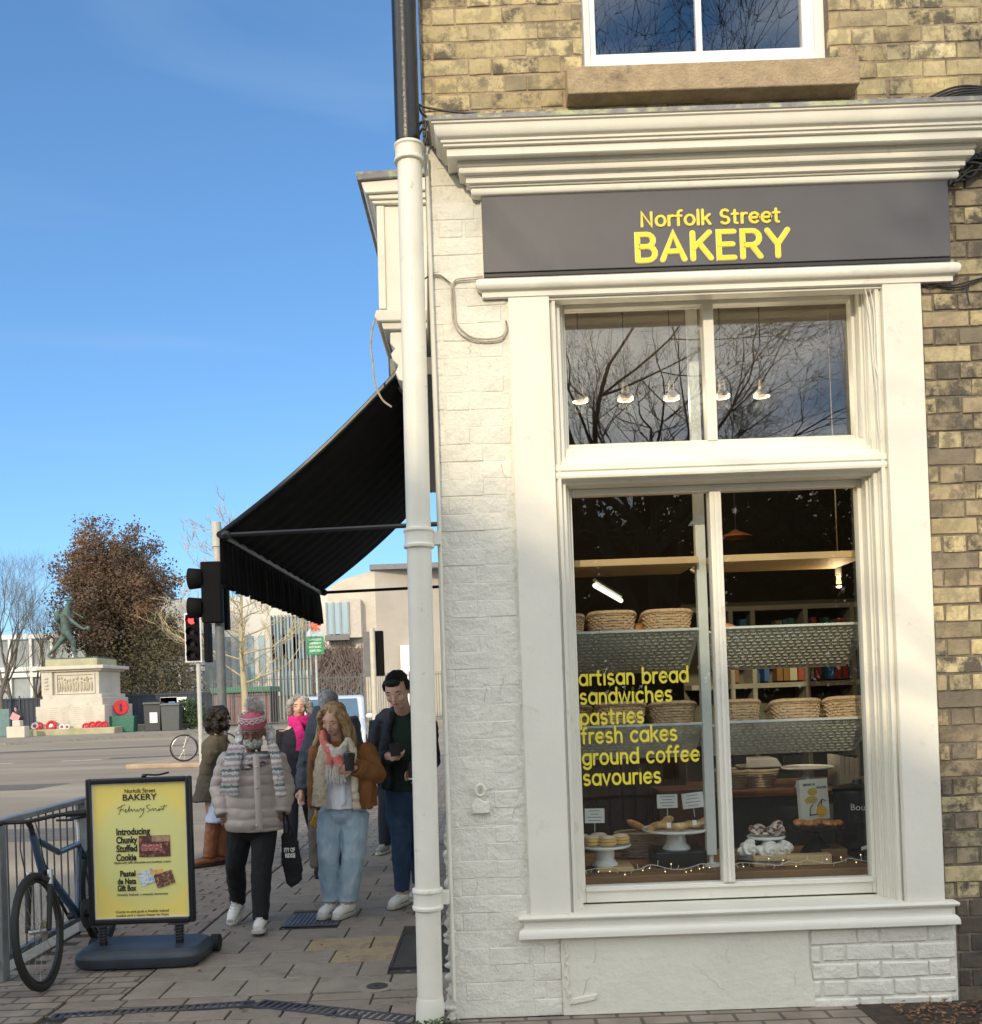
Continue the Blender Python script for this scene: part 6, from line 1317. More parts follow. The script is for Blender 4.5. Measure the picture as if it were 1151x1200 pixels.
# distant white-bordered signal, red on
Ys1 = 24.5; x = WX(236, 885, Ys1); t = thing('traffic_signal', 'white-bordered traffic signal showing red on a slim pale pole', 'traffic light', (x, Ys1, -.02))
b = MB(); b.tube([(x, Ys1, 0), (x, Ys1, WZ(230, 715, Ys1))], .055, 12); b.build('pole', polew, t)
xh, zb_ = W(229, 774, Ys1); zt_s = WZ(229, 721, Ys1); sc_ = (zt_s - zb_) / 1.2
signal_head(t, Matrix.Translation((xh, Ys1 - .1, zb_)) , 4, sc_, True, 3)
b = MB(); b.box(WX(240, 750, Ys1), WX(246, 750, Ys1), Ys1 - .1, Ys1 + .25, WZ(243, 776, Ys1), WZ(243, 730, Ys1)); b.build('side_head', sigb, t, bevel=.02)
b = MB(); b.tube([(xh, Ys1, zt_s - .1), (WX(245, 731, Ys1), Ys1, zt_s - .08)], .03, 8); b.build('bracket', polew, t)
# nearer dark signal seen from the side, on a thick grey pole
Ys2 = 13.2; x = WX(262, 870, Ys2); zt_2 = WZ(251, 612, Ys2); t = thing('traffic_signal', 'black traffic signal seen from the side on a thick dark grey pole', 'traffic light', (x, Ys2, -.02))
b = MB(); b.tube([(x, Ys2, 0), (x, Ys2, WZ(255, 660, Ys2))], .062, 14); b.build('pole', poleg, t)
b = MB(); b.tube([(x, Ys2, WZ(255, 662, Ys2)), (x, Ys2, WZ(252, 641, Ys2))], .052, 14); b.tube([(x, Ys2, WZ(252, 641, Ys2)), (x, Ys2, zt_2)], [.068, .064], 14); b.build('pole_cap', polew, t)
zb_, zt_s = WZ(245, 731, Ys2), WZ(245, 660, Ys2)
b = MB(); b.box(WX(240, 695, Ys2), WX(263, 695, Ys2), Ys2 - .18, Ys2 - .05, zb_, zt_s); b.build('signal_head', sigb, t, bevel=.015)
for pyc in (679, 713):
    M = Matrix.Translation((WX(240, pyc, Ys2), Ys2 - .11, WZ(240, pyc, Ys2))) @ Matrix.Rotation(-PI / 2, 4, 'Y')
    b = MB(); b.loft([(0, 0, -.02, .125, .125), (0, 0, .17, .145, .145)], 18, M, cap=False); o = b.build('visor', sigb, t); o.modifiers.new('thick', 'SOLIDIFY').thickness = .008
    b = MB(); b.loft([(0, 0, -.01, .11, .11), (0, 0, .0, .10, .10)], 18, M); b.build('lens', lens_off, t)
b = MB(); b.box(WX(255, 700, Ys2), WX(265, 700, Ys2), Ys2 + .07, Ys2 + .2, WZ(245, 738, Ys2), WZ(245, 668, Ys2)); b.build('rear_head', sigb, t, bevel=.015)
# signal behind the young man, seen from its back
Ys3 = 21; x = WX(440, 850, Ys3); t = thing('traffic_signal', 'backside of a dark traffic signal board on a cream pole behind the young man', 'traffic light', (x, Ys3, -.02))
b = MB(); b.tube([(x, Ys3, 0), (x, Ys3, WZ(435, 736, Ys3))], .06, 12); b.build('pole', MAT('pole_cream', (.60, .56, .46), .5, .1, 8), t)
b = MB(); b.box(WX(437, 760, Ys3) + .02, WX(449, 760, Ys3), Ys3 + .07, Ys3 + .2, WZ(440, 792, Ys3), WZ(440, 739, Ys3)); b.build('signal_head', sigb, t, bevel=.02)
b = MB(); b.box(WX(426, 760, Ys3), WX(433, 760, Ys3), Ys3 + .07, Ys3 + .1, WZ(432, 792, Ys3), WZ(432, 740, Ys3)); b.build('backing_board', poleg, t, smooth=False)
# ================================================================== WHITE CAR
cwm = MAT('car_white', (.75, .76, .78), .2, .03, coat=.6); cgl = MAT('car_glass', (.10, .17, .24), .08, .1, spec=1); tyre = MAT('tyre', (.015, .015, .015), .8); rimm = MAT('alloy', (.35, .35, .36), .3, metal=.8)
Yv = 27.0; xc0 = -6.6; car = thing('white_car', 'white car waiting at the crossing behind the woman with the pink scarf', 'car', (xc0 + 1.9, Yv, -.07))
zb = -.07; prof = [(0, .45), (.02, .75), (.35, .92), (1.15, 1.08), (1.75, 1.62), (2.2, 1.72), (3.4, 1.70), (3.95, 1.45), (4.2, 1.0), (4.25, .5), (4.1, .28), (.15, .28)]
b = MB(); b.prism([(xc0 + a, zb + c) for a, c in prof], Yv, Yv + 1.75); b.build('body', cwm, car, bevel=.09, seg=3)
b = MB(); b.prism([(xc0 + a, zb + c) for a, c in ((1.28, 1.10), (1.85, 1.55), (3.3, 1.57), (3.75, 1.36), (3.8, 1.10))], Yv - .006, Yv + .05); b.build('side_window', cgl, car, bevel=.01)
b = MB(); q = Vector((-.56, 0, .57)).normalized(); b.add([(xc0 + 1.17 - .012, Yv + .15, zb + 1.10 + .012), (xc0 + 1.73 - .012, Yv + .2, zb + 1.62 + .012), (xc0 + 1.73 - .012, Yv + 1.55, zb + 1.62 + .012), (xc0 + 1.17 - .012, Yv + 1.6, zb + 1.10 + .012)], [(0, 1, 2, 3)]); b.build('windscreen', cgl, car, smooth=False)
for xx in (.85, 3.3):
    for yy_ in (Yv - .02, Yv + 1.6):
        Mw = Matrix.Translation((xc0 + xx, yy_ + .08, zb + .32)) @ Matrix.Rotation(PI / 2, 4, 'X'); b = MB(); b.lathe([(.30, -.1), (.32, -.08), (.32, .08), (.30, .1)], (0, 0, 0), 24, Mw); wo2 = b.build('wheel', tyre, car)
        b = MB(); b.lathe([(.2, -.105), (.2, .105)], (0, 0, 0), 18, Mw); b.build('rim', rimm, wo2)
b = MB(); b.ell((xc0 + .1, Yv + .25, zb + .72), (.12, .2, .1)); b.build('headlight', MAT('lamp_clear', (.6, .6, .6), .1), car)
b = MB(); b.ell((xc0 + 1.42, Yv - .14, zb + 1.13), (.07, .12, .08)); b.build('wing_mirror', cwm, car)
car.location = (-4.5, Yv + .87, -.07)
for ch in car.children: ch.matrix_parent_inverse = Matrix.Translation((-xc0 - 2.1, -Yv - .87, .07))
car.rotation_euler.z = R(98)
# ================================================================== GUARD RAILING
galv = MAT('galvanised', (.24, .26, .27), .5, .2, 8, .2, 30, metal=.3); galv2 = MAT('weathered_steel', (.11, .12, .13), .5, .3, 10, metal=.3)
gr = thing('guard_railing', 'grey steel pedestrian guard railing along the kerb with vertical bars', 'railing', (-3.0, 6.5, 0))
GX = -2.98; zr = .94
b = MB(); b.box(GX - .03, GX + .03, 5.0, 8.4, zr - .018, zr + .018); b.build('top_rail', galv, gr, bevel=.006)
b = MB(); b.box(GX - .02, GX + .02, 5.0, 8.4, .10, .135); b.build('bottom_rail', galv2, gr, bevel=.004)
for y in (5.05, 5.86, 7.1, 8.36): b = MB(); b.box(GX - .04, GX + .04, y - .04, y + .04, 0, zr + .0); b.build('post', galv, gr, bevel=.006)
bar = MB(); bar.tube([(0, 0, .13), (0, 0, zr - .01)], .0055, 6); bar = bar.mesh('bar', galv2)
for i in range(31): o = put('bar', bar, gr); o.matrix_parent_inverse = Matrix.Identity(4); o.location = (GX + 3.0, 5.15 + i * .105 - 6.5, 0)
# ================================================================== A-BOARD SIGN
ab = thing('pavement_sign', 'yellow poster in black frame on a blue-grey rolling base', 'sign', (-2.2, 6.15, 0))
YB = 6.15; ax0, ax1 = WX(103.5, 1000, YB), WX(226.5, 1000, YB); az0, az1 = WZ(165, 1082, YB), WZ(165, 911, YB); fr = .033
frm = MAT('black_frame', (.012, .013, .015), .35, .1)
b = MB(); rect_frame(b, ax0, ax1, az0, az1, YB - .02, YB + .03, fr); b.build('frame', frm, ab, bevel=.008)
b = MB(); b.box(ax0 + fr, ax1 - fr, YB + .008, YB + .02, az0 + fr, az1 - fr); b.build('backboard', frm, ab, smooth=False)
pm = bpy.data.materials.new('yellow_poster'); pm.use_nodes = True; nt_ = pm.node_tree; bs = nt_.nodes['Principled BSDF']; bs.inputs['Roughness'].default_value = .28; bs.inputs['Coat Weight'].default_value = .3
tcn = nd(nt_, 'ShaderNodeTexCoord'); mpn = nd(nt_, 'ShaderNodeMapping'); mpn.inputs['Location'].default_value = (-.06, 0, .02); gn = nd(nt_, 'ShaderNodeTexGradient', gradient_type='SPHERICAL'); mpn.inputs['Scale'].default_value = (2.9, 1, 2.7)
rmp = nd(nt_, 'ShaderNodeValToRGB'); rmp.color_ramp.elements[0].position = .0; rmp.color_ramp.elements[0].color = (.93, .76, .20, 1); rmp.color_ramp.elements[1].position = .28; rmp.color_ramp.elements[1].color = (.78, .76, .30, 1); e_ = rmp.color_ramp.elements.new(.05); e_.color = (.86, .76, .24, 1)
nt_.links.new(tcn.outputs['Object'], mpn.inputs[0]); nt_.links.new(mpn.outputs[0], gn.inputs[0]); nt_.links.new(gn.outputs[0], rmp.inputs[0]); nt_.links.new(rmp.outputs[0], bs.inputs['Base Color'])
b = MB(); cxp, czp = (ax0 + ax1) / 2, (az0 + az1) / 2; hw, hh = (ax1 - ax0) / 2 - fr, (az1 - az0) / 2 - fr; b.box(-hw, hw, -.004, 0, -hh, hh)
po = b.build('poster', pm, ab, smooth=False); po.location = (cxp, YB + .007, czp)
b = MB(); rect_frame(b, ax0 + fr, ax1 - fr, az0 + fr, az1 - fr, YB - .002, YB + .002, .007); b.build('inner_strip', MAT('poster_white', (.75, .75, .72), .4), ab, smooth=False)
inkb = MAT('poster_ink', (.025, .02, .02), .6)
def ptext(s, px0, px1, pyb, cap, off=.0012, lab='poster_lettering', sy=None):
    Yp = YB - .0005; x0, x1 = WX(px0, pyb, Yp), WX(px1, pyb, Yp); z = WZ((px0 + px1) / 2, pyb, Yp); o = text(lab, s, .1, inkb, ab, Matrix.Identity(4), .0006, off)
    vs = o.data.vertices; a = min(v.co.x for v in vs); c = max(v.co.x for v in vs); kx = (x1 - x0) / (c - a); kz = cap * Yp / F / .068
    o.data.transform(facing(x0, Yp, z) @ Matrix.Diagonal((kx, kz, 1, 1)) @ Matrix.Translation((-a, 0, 0))); kind(o, 'stuff'); return o
ptext('Norfolk Street', 146, 182, 929, 5, .0); ptext('BAKERY', 144, 184, 937.5, 7, .0012)
ptext('Introducing', 136.5, 176, 978, 7.5, .003); ptext('Chunky', 136.5, 161, 988, 7.5, .003); ptext('Stuffed', 136.5, 161, 998, 7.5, .003); ptext('Cookie', 136.5, 160, 1008.5, 7.5, .003)
ptext('Filled with milk chocolate and hazelnut cream', 134, 200, 1011.5, 2.6, .0); ptext('Pastel', 141, 159, 1027, 6.5, .003); ptext('de Nata', 138, 160, 1036, 6.5, .003); ptext('Gift Box', 138, 160, 1044, 6.5, .003)
ptext('Freshly baked, a seaside favourite', 138, 197, 1049, 2.4, .0); ptext('Come in and grab a freshly baked', 136, 198, 1069, 2.6, .0); ptext('cookie and a warm Pastel de Nata', 136, 198, 1073.5, 2.6, .0)
b = MB(); Yp = YB - .0005
def pl(l): return [(WX(a, c, Yp), Yp, WZ(a, c, Yp)) for a, c in l]
for l in ([(137, 948), (143, 944), (147, 943)], [(143, 944), (141, 950), (139, 955)], [(140, 950), (145, 948)], [(145, 951), (148, 948), (147, 952), (150, 950), (152, 944), (151, 951), (154, 948), (155, 951), (157, 948), (159, 951), (161, 948), (162, 951), (165, 947), (166, 950), (169, 947), (167, 954), (163, 958)], [(176, 943), (172, 944), (173, 947), (176, 949), (172, 952)], [(177, 950), (179, 947), (180, 950), (182, 947), (184, 950), (187, 947), (186, 950), (190, 947), (191, 949), (193, 943)], [(188, 945), (196, 944)]):
    b.tube(bezpts(pl(l), 4), .0014, 4, True, 1)
kind(b.build('script_lettering', inkb, ab), 'stuff')
# printed photographs of the cookie and gift box
def print_patch(x0, x1, y0, y1, mat, k=0, rot=0):
    b = MB(); b.add([(a, -.0, c) for a, c in ((0, 0), (1, 0), (1, 1), (0, 1))], [(0, 1, 2, 3)]); X_0, X_1 = WX(x0, (y0 + y1) / 2, Yp), WX(x1, (y0 + y1) / 2, Yp); Z0, Z1 = WZ((x0 + x1) / 2, y1, Yp), WZ((x0 + x1) / 2, y0, Yp)
    cx, cz = (X_0 + X_1) / 2, (Z0 + Z1) / 2; w2, h2 = (X_1 - X_0) / 2, (Z1 - Z0) / 2; vs = []
    for a, c in ((-1, -1), (1, -1), (1, 1), (-1, 1)):
        vx, vz = a * w2, c * h2; vs.append((cx + vx * math.cos(rot) - vz * math.sin(rot), Yp + .0035 - .0008 * (k + 1) - .004, cz + vx * math.sin(rot) + vz * math.cos(rot)))
    b = MB(); b.add(vs, [(0, 1, 2, 3)]); return b.build('printed_photo', mat, ab, smooth=False)
print_patch(163, 199.5, 979, 1004, MAT('print_cookie', (.10, .04, .035), .5, .5, 60, col2=(.42, .16, .10), c2s=45), 0)
print_patch(178, 199, 979, 986, MAT('print_tan', (.42, .28, .16), .5, .3, 40), 1); print_patch(166, 190, 989, 997, MAT('print_pink', (.38, .10, .10), .5, .6, 90, col2=(.75, .55, .45), c2s=110), 1)
print_patch(163, 182, 1020, 1036, MAT('print_box', (.62, .70, .74), .5, .4, 80, col2=(.14, .26, .40), c2s=70), 0, .35); print_patch(182, 204, 1022, 1038, MAT('print_tray', (.13, .06, .04), .5, .3, 60, col2=(.55, .32, .18), c2s=60), 1, .28)
print_patch(176, 191, 1019, 1024, MAT('print_tart', (.75, .45, .15), .5, .3, 60), 2, .1)
base_m = MAT('base_plastic', (.035, .045, .06), .5, .15, 6, .2, 60, dirt=((.12, .12, .11), .6, .8), ds=5)
b = MB(); bx0, bx1 = WX(90, 1120, 6.1), WX(240, 1120, 6.1); cx = (bx0 + bx1) / 2; hwid = (bx1 - bx0) / 2
rings = []
for z_, k1, k2 in ((.0, .93, .93), (.02, .98, .97), (.06, 1, 1), (.085, .97, .95), (.105, .90, .82)): rings.append((z_, hwid * k1, .23 * k2))
n = 40; vs = []
for z_, rx, ry in rings:
    for j in range(n):
        q = 2 * PI * j / n; c_, s_ = math.cos(q), math.sin(q); e = .35; vs.append((cx + rx * math.copysign(abs(c_) ** e, c_), 6.20 + ry * math.copysign(abs(s_) ** e, s_), z_ + .012))
b.add(vs, [(i * n + j, i * n + (j + 1) % n, (i + 1) * n + (j + 1) % n, (i + 1) * n + j) for i in range(4) for j in range(n)] + [tuple(range(n))[::-1], tuple(4 * n + j for j in range(n))]); b.build('base', base_m, ab, bevel=.008)
b = MB(); b.tube([(bx1 - .03, 6.37, .06), (bx1 + .02, 6.37, .06)], .055, 14); b.tube([(bx0 - .02, 6.37, .06), (bx0 + .03, 6.37, .06)], .055, 14); b.build('wheel', tyre, ab)
for px in (119, 209):
    xx = WX(px, 1090, YB); b = MB(); b.tube([(xx, YB + .02, .10), (xx, YB + .02, az0 - .01)], .024, 12); b.build('spring_leg', frm, ab)
    b = MB()
    for k in range(6): b.tube([(xx + .028 * math.cos(a_ * PI / 6), YB + .02 + .028 * math.sin(a_ * PI / 6), .13 + k * .018 + a_ * .0015) for a_ in range(13)], .004, 5, False)
    b.box(xx - .06, xx + .06, YB - .01, YB + .05, az0 - .014, az0 - .002); b.build('spring', MAT('spring_steel', (.10, .10, .11), .4, metal=.6) if px == 119 else bpy.data.materials['spring_steel'], ab)
b = MB(); b.tube(bezpts(pl([(166, 911), (171, 908), (185, 908), (198, 905)]), 4), .006, 6); b.ell((WX(169, 909, YB), YB, WZ(169, 909, YB)), (.016, .016, .012)); b.build('clip', frm, ab)
# ================================================================== BICYCLES
blue = MAT('bike_blue', (.02, .055, .115), .35, .1, coat=.4); steelb = MAT('bike_steel', (.4, .4, .4), .3, .1, metal=.8); rub = MAT('bike_rubber', (.012, .012, .012), .7)
def bicycle(root, O, ax, up, R_=.335, col=blue, simple=False):
    """O: ground point under front axle; ax: unit vector pointing rearwards; up: leaning up vector"""
    side = ax.cross(up).normalized()
    def P(a, h, s_=0): return O + ax * a + up * h + side * s_
    Wb = 1.05
    for c, nm in ((0, 'front_wheel'), (Wb, 'rear_wheel')):
        b = MB(); b.tube([P(c + (R_ - .02) * math.cos(2 * PI * k / 40), R_ + (R_ - .02) * math.sin(2 * PI * k / 40)) for k in range(41)], .022, 8, False); wo3 = b.build(nm, rub, root)
        b = MB(); b.tube([P(c + (R_ - .048) * math.cos(2 * PI * k / 40), R_ + (R_ - .048) * math.sin(2 * PI * k / 40)) for k in range(41)], .011, 6, False); b.build('rim', dark_trim if not simple else steelb, wo3)
        b = MB(); ns = 28
        for k in range(ns): a = 2 * PI * k / ns; b.tube([P(c + .02 * math.cos(a + 1), R_ + .02 * math.sin(a + 1), .02 * (-1) ** k), P(c + (R_ - .05) * math.cos(a), R_ + (R_ - .05) * math.sin(a))], .0012, 3, False)
        b.tube([P(c, R_, -.05), P(c, R_, .05)], .016, 8); b.build('spokes', steelb, wo3)
        if not simple:
            b = MB(); b.tube([P(c, R_, .03), P(c, R_, .033)], .06, 20); b.build('brake_disc', steelb, wo3)
    b = MB(); hd0, hd1 = P(.16, .66), P(.10, .88); bb_ = P(.62, .29); st = P(.84, .86); st0 = P(.80, .72)
    b.tube([hd0, hd1], .022, 10); b.tube([hd1 - up * .02, P(.45, .72), st0], .019, 10); b.tube([hd0 + up * .03, bb_], .024, 10); b.tube([bb_, st0], .018, 10)
    for s_ in (-.05, .05): b.tube([bb_ + side * s_ * .5, P(Wb, R_, s_)], .011, 6); b.tube([st0, P(Wb, R_, s_)], .009, 6)
    b.build('frame', col, root)
    b = MB()
    for s_ in (-.06, .06): b.tube([P(0, R_, s_), P(.10, .58, s_)], .016, 8)
    b.tube([P(.10, .60, -.06), P(.11, .63, 0), P(.10, .60, .06)], .02, 8); b.tube([P(.11, .62), hd0], .02, 8); b.build('fork', rub if not simple else col, root)
    b = MB()
    for s_ in (-.06, .06): b.tube([P(.10, .57, s_), P(.13, .66, s_)], .017, 8)
    b.build('fork_tube', steelb, root)
    b = MB(); hb_ = P(.05, .965); b.tube([hd1, P(.085, .93), hb_], .016, 8); b.tube(bezpts([P(.12, .965, -.31), P(.08, .975, -.16), hb_, P(.08, .975, .16), P(.12, .965, .31)], 5), .012, 8); b.build('handlebar', rub, root)
    for s_ in (-1, 1):
        b = MB(); b.tube([P(.13, .965, .31 * s_), P(.10, .972, .20 * s_)], .018, 8); b.build('grip', rub, root)
        b = MB(); b.tube([P(.03, .95, .17 * s_), P(.02, .94, .26 * s_)], .007, 6); b.ell(P(.05, .975, .15 * s_), (.02, .02, .015), 8, 5); b.build('brake_lever', rub, root)
    b = MB(); b.tube([st0 - up * .05, st], .014, 8); b.build('seat_post', steelb, root)
    b = MB()
    ctr = [(P(.70, .885), .02), (P(.78, .895), .03), (P(.88, .90), .06), (P(.96, .905), .075), (P(1.0, .90), .05)]
    b.tube([c for c, r in ctr], [r for c, r in ctr], 10, True, 1); 
    for i_, v in enumerate(b.v):
        vv = Vector(v) - O; hgt = vv.dot(up); vv = vv + up * ((.895 + (hgt - .895) * .35) - hgt); b.v[i_] = tuple(O + vv)
    b.build('saddle', rub, root)
    b = MB(); b.tube([P(.62, .29, -.06), P(.62, .29, .07)], .022, 8); b.tube([P(.62, .29, .05), P(.62, .29, .056)], .095, 22); b.tube([P(.62, .29, .07), P(.70, .14, .08)], .010, 6); b.tube([P(.62, .29, -.06), P(.54, .44, -.08)], .010, 6); b.build('crankset', dark_trim, root)
    for a_, h_, s_ in ((.70, .14, .12), (.54, .44, -.12)):
        b = MB(); c = P(a_, h_, s_); b.tube([c - ax * .045, c + ax * .045], .03, 6, True, .4); b.build('pedal', rub, root)
    b = MB(); b.tube([P(.10, .96, .02), P(.02, .86, .07), P(.10, .74, .04), P(.16, .66, .03)], .0035, 5); b.tube([P(.08, .96, -.05), P(.0, .82, -.04), P(.06, .60, -.05), P(.01, .37, -.05)], .0035, 5); b.build('brake_cable', rub, root)
Ob = Vector((WX(54, 1157, 5.66) , 5.66, 0.0)); bt = thing('blue_bicycle', 'dark blue bicycle leaning on the guard railing, front wheel towards us', 'bicycle', tuple(Ob))
bicycle(bt, Ob, Vector((-.065, 1, 0)).normalized(), Vector((-.10, 0, .995)))
Ob2 = Vector((WX(216, 890, 26), 26, .05)); bt = thing('parked_bicycle', 'distant bicycle partly hidden by the slim signal pole', 'bicycle', tuple(Ob2))
bicycle(bt, Ob2, Vector((.95, .3, 0)).normalized(), Vector((0, .05, 1)).normalized(), .36, MAT('bike_grey', (.2, .2, .2), .4), True)
# ================================================================== DEBRIS, WEEDS
t = MB(); rn = random.Random(2); vs = []; fs = []
for i in range(700):
    x = rn.uniform(1.9, 3.2); y = rn.uniform(4.45, 4.86); z = .004 + rn.uniform(0, .02); a = rn.uniform(0, 6.3); s_ = rn.uniform(.008, .022); tz = rn.uniform(-.006, .012); k = len(vs)
    vs += [(x + s_ * math.cos(a), y + s_ * math.sin(a), z + tz), (x - s_ * .5 * math.sin(a), y + s_ * .5 * math.cos(a), z), (x - s_ * math.cos(a), y - s_ * math.sin(a), z + .004), (x + s_ * .5 * math.sin(a), y - s_ * .5 * math.cos(a), z)]; fs.append((k, k + 1, k + 2, k + 3))
me = bpy.data.meshes.new('leaf_litter'); me.from_pydata(vs, [], fs); me.materials.append(MAT('dead_leaf', (.14, .075, .04), .9, .5, 20, col2=(.30, .18, .09), c2s=30)); o = kind(put('leaf_litter', me), 'stuff')
g = MB(); g.box(1.75, 6, 4.2, 4.895, -.0, .003); kind(g.build('soil_strip', MAT('dark_soil', (.05, .035, .025), .95, .4, 20, 1, 60), smooth=False), 'structure')
vs = []; fs = []
for i in range(160):
    bx = -.34 + rn.gauss(0, .05); by = 4.74 + rn.gauss(0, .04); a = rn.uniform(0, 6.3); s_ = rn.uniform(.012, .03); k = len(vs); h_ = rn.uniform(.005, .05); d = Vector((math.cos(a), math.sin(a), .7)) * s_
    p = Vector((bx, by, h_)); n_ = Vector((-math.sin(a), math.cos(a), 0)) * s_ * .3; vs += [p, p + d * .5 + n_, p + d, p + d * .5 - n_]; fs.append((k, k + 1, k + 2, k + 3))
me = bpy.data.meshes.new('weeds'); me.from_pydata(vs, [], fs); me.materials.append(MAT('weed_green', (.05, .09, .025), .7, .5, 20)); tag(put('weed_tuft', me), 'small green weeds growing round the foot of the downpipe', 'weeds')
# ================================================================== PEOPLE
skin = MAT('skin_light', (.66, .41, .31), .5, .05, 8, spec=.35); skin_t = MAT('skin_tan', (.42, .24, .16), .5, .05, 8); skin_d = MAT('skin_brown', (.22, .115, .07), .5, .05, 8)
eye_w = MAT('eye_white', (.6, .58, .55), .3); eye_d = MAT('eye_dark', (.02, .015, .012), .2); lipm = MAT('lips', (.42, .14, .12), .5); shoe_w = MAT('trainer_white', (.84, .83, .80), .5, .06, 10); sole_m = MAT('trainer_sole', (.50, .48, .43), .6, .1, 10)
def hairmat(n, c, c2=None): return MAT(n, c, .5, .3, 20, .9, 40, stretch=(3, 3, .35), col2=c2 or tuple(x * .5 for x in c), c2s=22, c2p=(.45, .6), spec=.4)
def wr_(amp, f, stretch=(1, 1, 1)):
    S_ = Vector(stretch)
    def fn(c, n):
        q = Vector((c.x * S_.x, c.y * S_.y, c.z * S_.z)) * f
        r_ = 1 - abs(noise.noise(q * 1.3 + Vector((3, 8, 1)))) * 2.2; return amp * (noise.noise(q) + .5 * noise.noise(q * 2.1 + Vector((5, 1, 2))) + .55 * r_ * r_ * r_)
    return fn
class Person:
    def __init__(s, label, cat_loc, vox=.008, name='person', group=None):
        s.t = thing(name, label, 'person', cat_loc, group); s.Y = cat_loc[1]; s.vox = vox
    def q(s, px, py, dy=0.0): x, z = W(px, py, s.Y + dy); return Vector((x, s.Y + dy, z))
    def part(s, name, mb, mat, sm=3, fn=None, vox=None):
        return put(name, remesh(mb, vox or s.vox, mat, sm, fn), s.t)
    def head(s, b, c, r=.112, rot=None):
        """c: centre of the head; rot: 3x3 (face looks along local -y)"""
        M = (rot or Matrix.Identity(3)); s.hc = c; s.hM = M; s.hr = r; k = r / .112
        def e(p, rad): b.ell(c + M @ (Vector(p) * k), tuple(x * k for x in rad), 16, 10, M=M)
        e((0, .012, .025), (.076, .094, .088)); e((0, -.018, -.030), (.060, .068, .070)); e((0, -.040, -.078), (.036, .036, .026)); e((0, -.03, .02), (.066, .066, .06))
        e((0, -.092, -.012), (.012, .014, .022)); e((0, -.100, -.026), (.015, .013, .011)); e((0, -.083, -.056), (.024, .012, .010))
        for q in (-1, 1):
            e((.076 * q, .01, -.008), (.012, .02, .03)); e((.038 * q, -.064, -.026), (.022, .022, .022)); e((.034 * q, -.078, .022), (.024, .012, .008))
    def face(s, lips=lipm, brow=eye_d, closed=True):
        c, M, k = s.hc, s.hM, s.hr / .112
        P = lambda p: c + M @ (Vector(p) * k)
        b = MB()
        for q in (-1, 1): b.ell(P((.030 * q, -.0795, .006)), (.0125 * k, .006 * k, (.0035 if closed else .006) * k), 10, 6, M=M)
        b.build('eyes', eye_d, s.t)
        b = MB()
        for q in (-1, 1): b.tube([P((.014 * q, -.0885, .024)), P((.032 * q, -.088, .030)), P((.050 * q, -.078, .024))], .0035 * k, 6)
        b.build('eyebrows', brow, s.t)
        b = MB(); b.tube([P((-.022, -.088, -.052)), P((-.008, -.0965, -.049)), P((.008, -.0965, -.049)), P((.022, -.088, -.052))], [.002 * k, .0045 * k, .0045 * k, .002 * k], 6); b.build('lips', lips, s.t)
    def hand(s, b, w_, d, nrm, curl=.6, k=1.0, side=1):
        """wrist point, pointing direction, palm normal"""
        d = d.normalized(); nrm = (nrm - d * nrm.dot(d)).normalized(); sd_ = d.cross(nrm) * side
        b.tube([w_ - d * .03 * k, w_, w_ + d * .045 * k, w_ + d * .085 * k], [.025 * k, .024 * k, .034 * k, .034 * k], 10, True, .62)
        for i, L_ in enumerate((.070, .080, .074, .058)):
            o = w_ + d * .078 * k + sd_ * (-.030 + .020 * i) * k; p1 = o + (d * math.cos(curl * .6) - nrm * math.sin(curl * .6)) * L_ * .5 * k
            p2 = p1 + (d * math.cos(curl * 1.5) - nrm * math.sin(curl * 1.5)) * L_ * .32 * k; p3 = p2 + (d * math.cos(curl * 2.3) - nrm * math.sin(curl * 2.3)) * L_ * .22 * k
            b.tube([o - d * .03 * k, o, p1, p2, p3], [.010 * k, .0100 * k, .009 * k, .008 * k, .0065 * k], 7)
        o = w_ + d * .02 * k - sd_ * .028 * k; b.tube([o, o - sd_ * .028 * k + d * .028 * k, o - sd_ * .034 * k + d * .060 * k - nrm * .012 * k], [.013 * k, .011 * k, .008 * k], 7)
    def leg(s, b, hip, kn, an, r=(.088, .062, .045), n=12): b.tube([hip, (hip + kn) / 2, kn, (kn + an) / 2 + (kn - an) * .12, an], [r[0], (r[0] + r[1]) / 2 * 1.03, r[1], (r[1] + r[2]) / 2 * 1.1, r[2]], n)
    def arm(s, b, sh, el, wr2, r=(.055, .046, .032), n=10): b.tube([sh, (sh + el) / 2, el, (el + wr2) / 2, wr2], [r[0], (r[0] + r[1]) / 2, r[1], (r[1] + r[2]) / 2 * 1.05, r[2]], n)
    def shoe(s, an, d, mat=shoe_w, L_=.26, pitch=0.0, sole=sole_m, hi=.085):
        """ankle point, ground direction; pitch>0 raises the heel"""
        d = Vector((d[0], d[1], 0)).normalized(); M = Matrix.Translation((an.x, an.y, 0)) @ Matrix.Rotation(math.atan2(d.y, d.x), 4, 'Z')
        z0 = max(an.z - hi, 0.0); M = Matrix.Translation((0, 0, z0)) @ M @ Matrix.Rotation(pitch, 4, 'Y')
        b = MB(); Q = lambda x, y, z: M @ Vector((x, y, z))
        b.tube([Q(-.055, 0, .05), Q(-.02, 0, .055), Q(.06, 0, .055), Q(.12, 0, .044), Q(.165, 0, .034)], [.033, .040, .041, .040, .028], 12); b.tube([Q(0, 0, .04), Q(-.01, 0, hi + .015)], [.045, .042], 12)
        s.part('shoe', b, mat, 2, vox=.007)
        o = []
        for x, y in ((-.075, .018), (-.085, 0), (-.075, -.018), (-.03, -.040), (.05, -.042), (.11, -.050), (.165, -.036), (.185, 0), (.165, .036), (.11, .050), (.05, .042), (-.03, .040)): o.append((x, y))
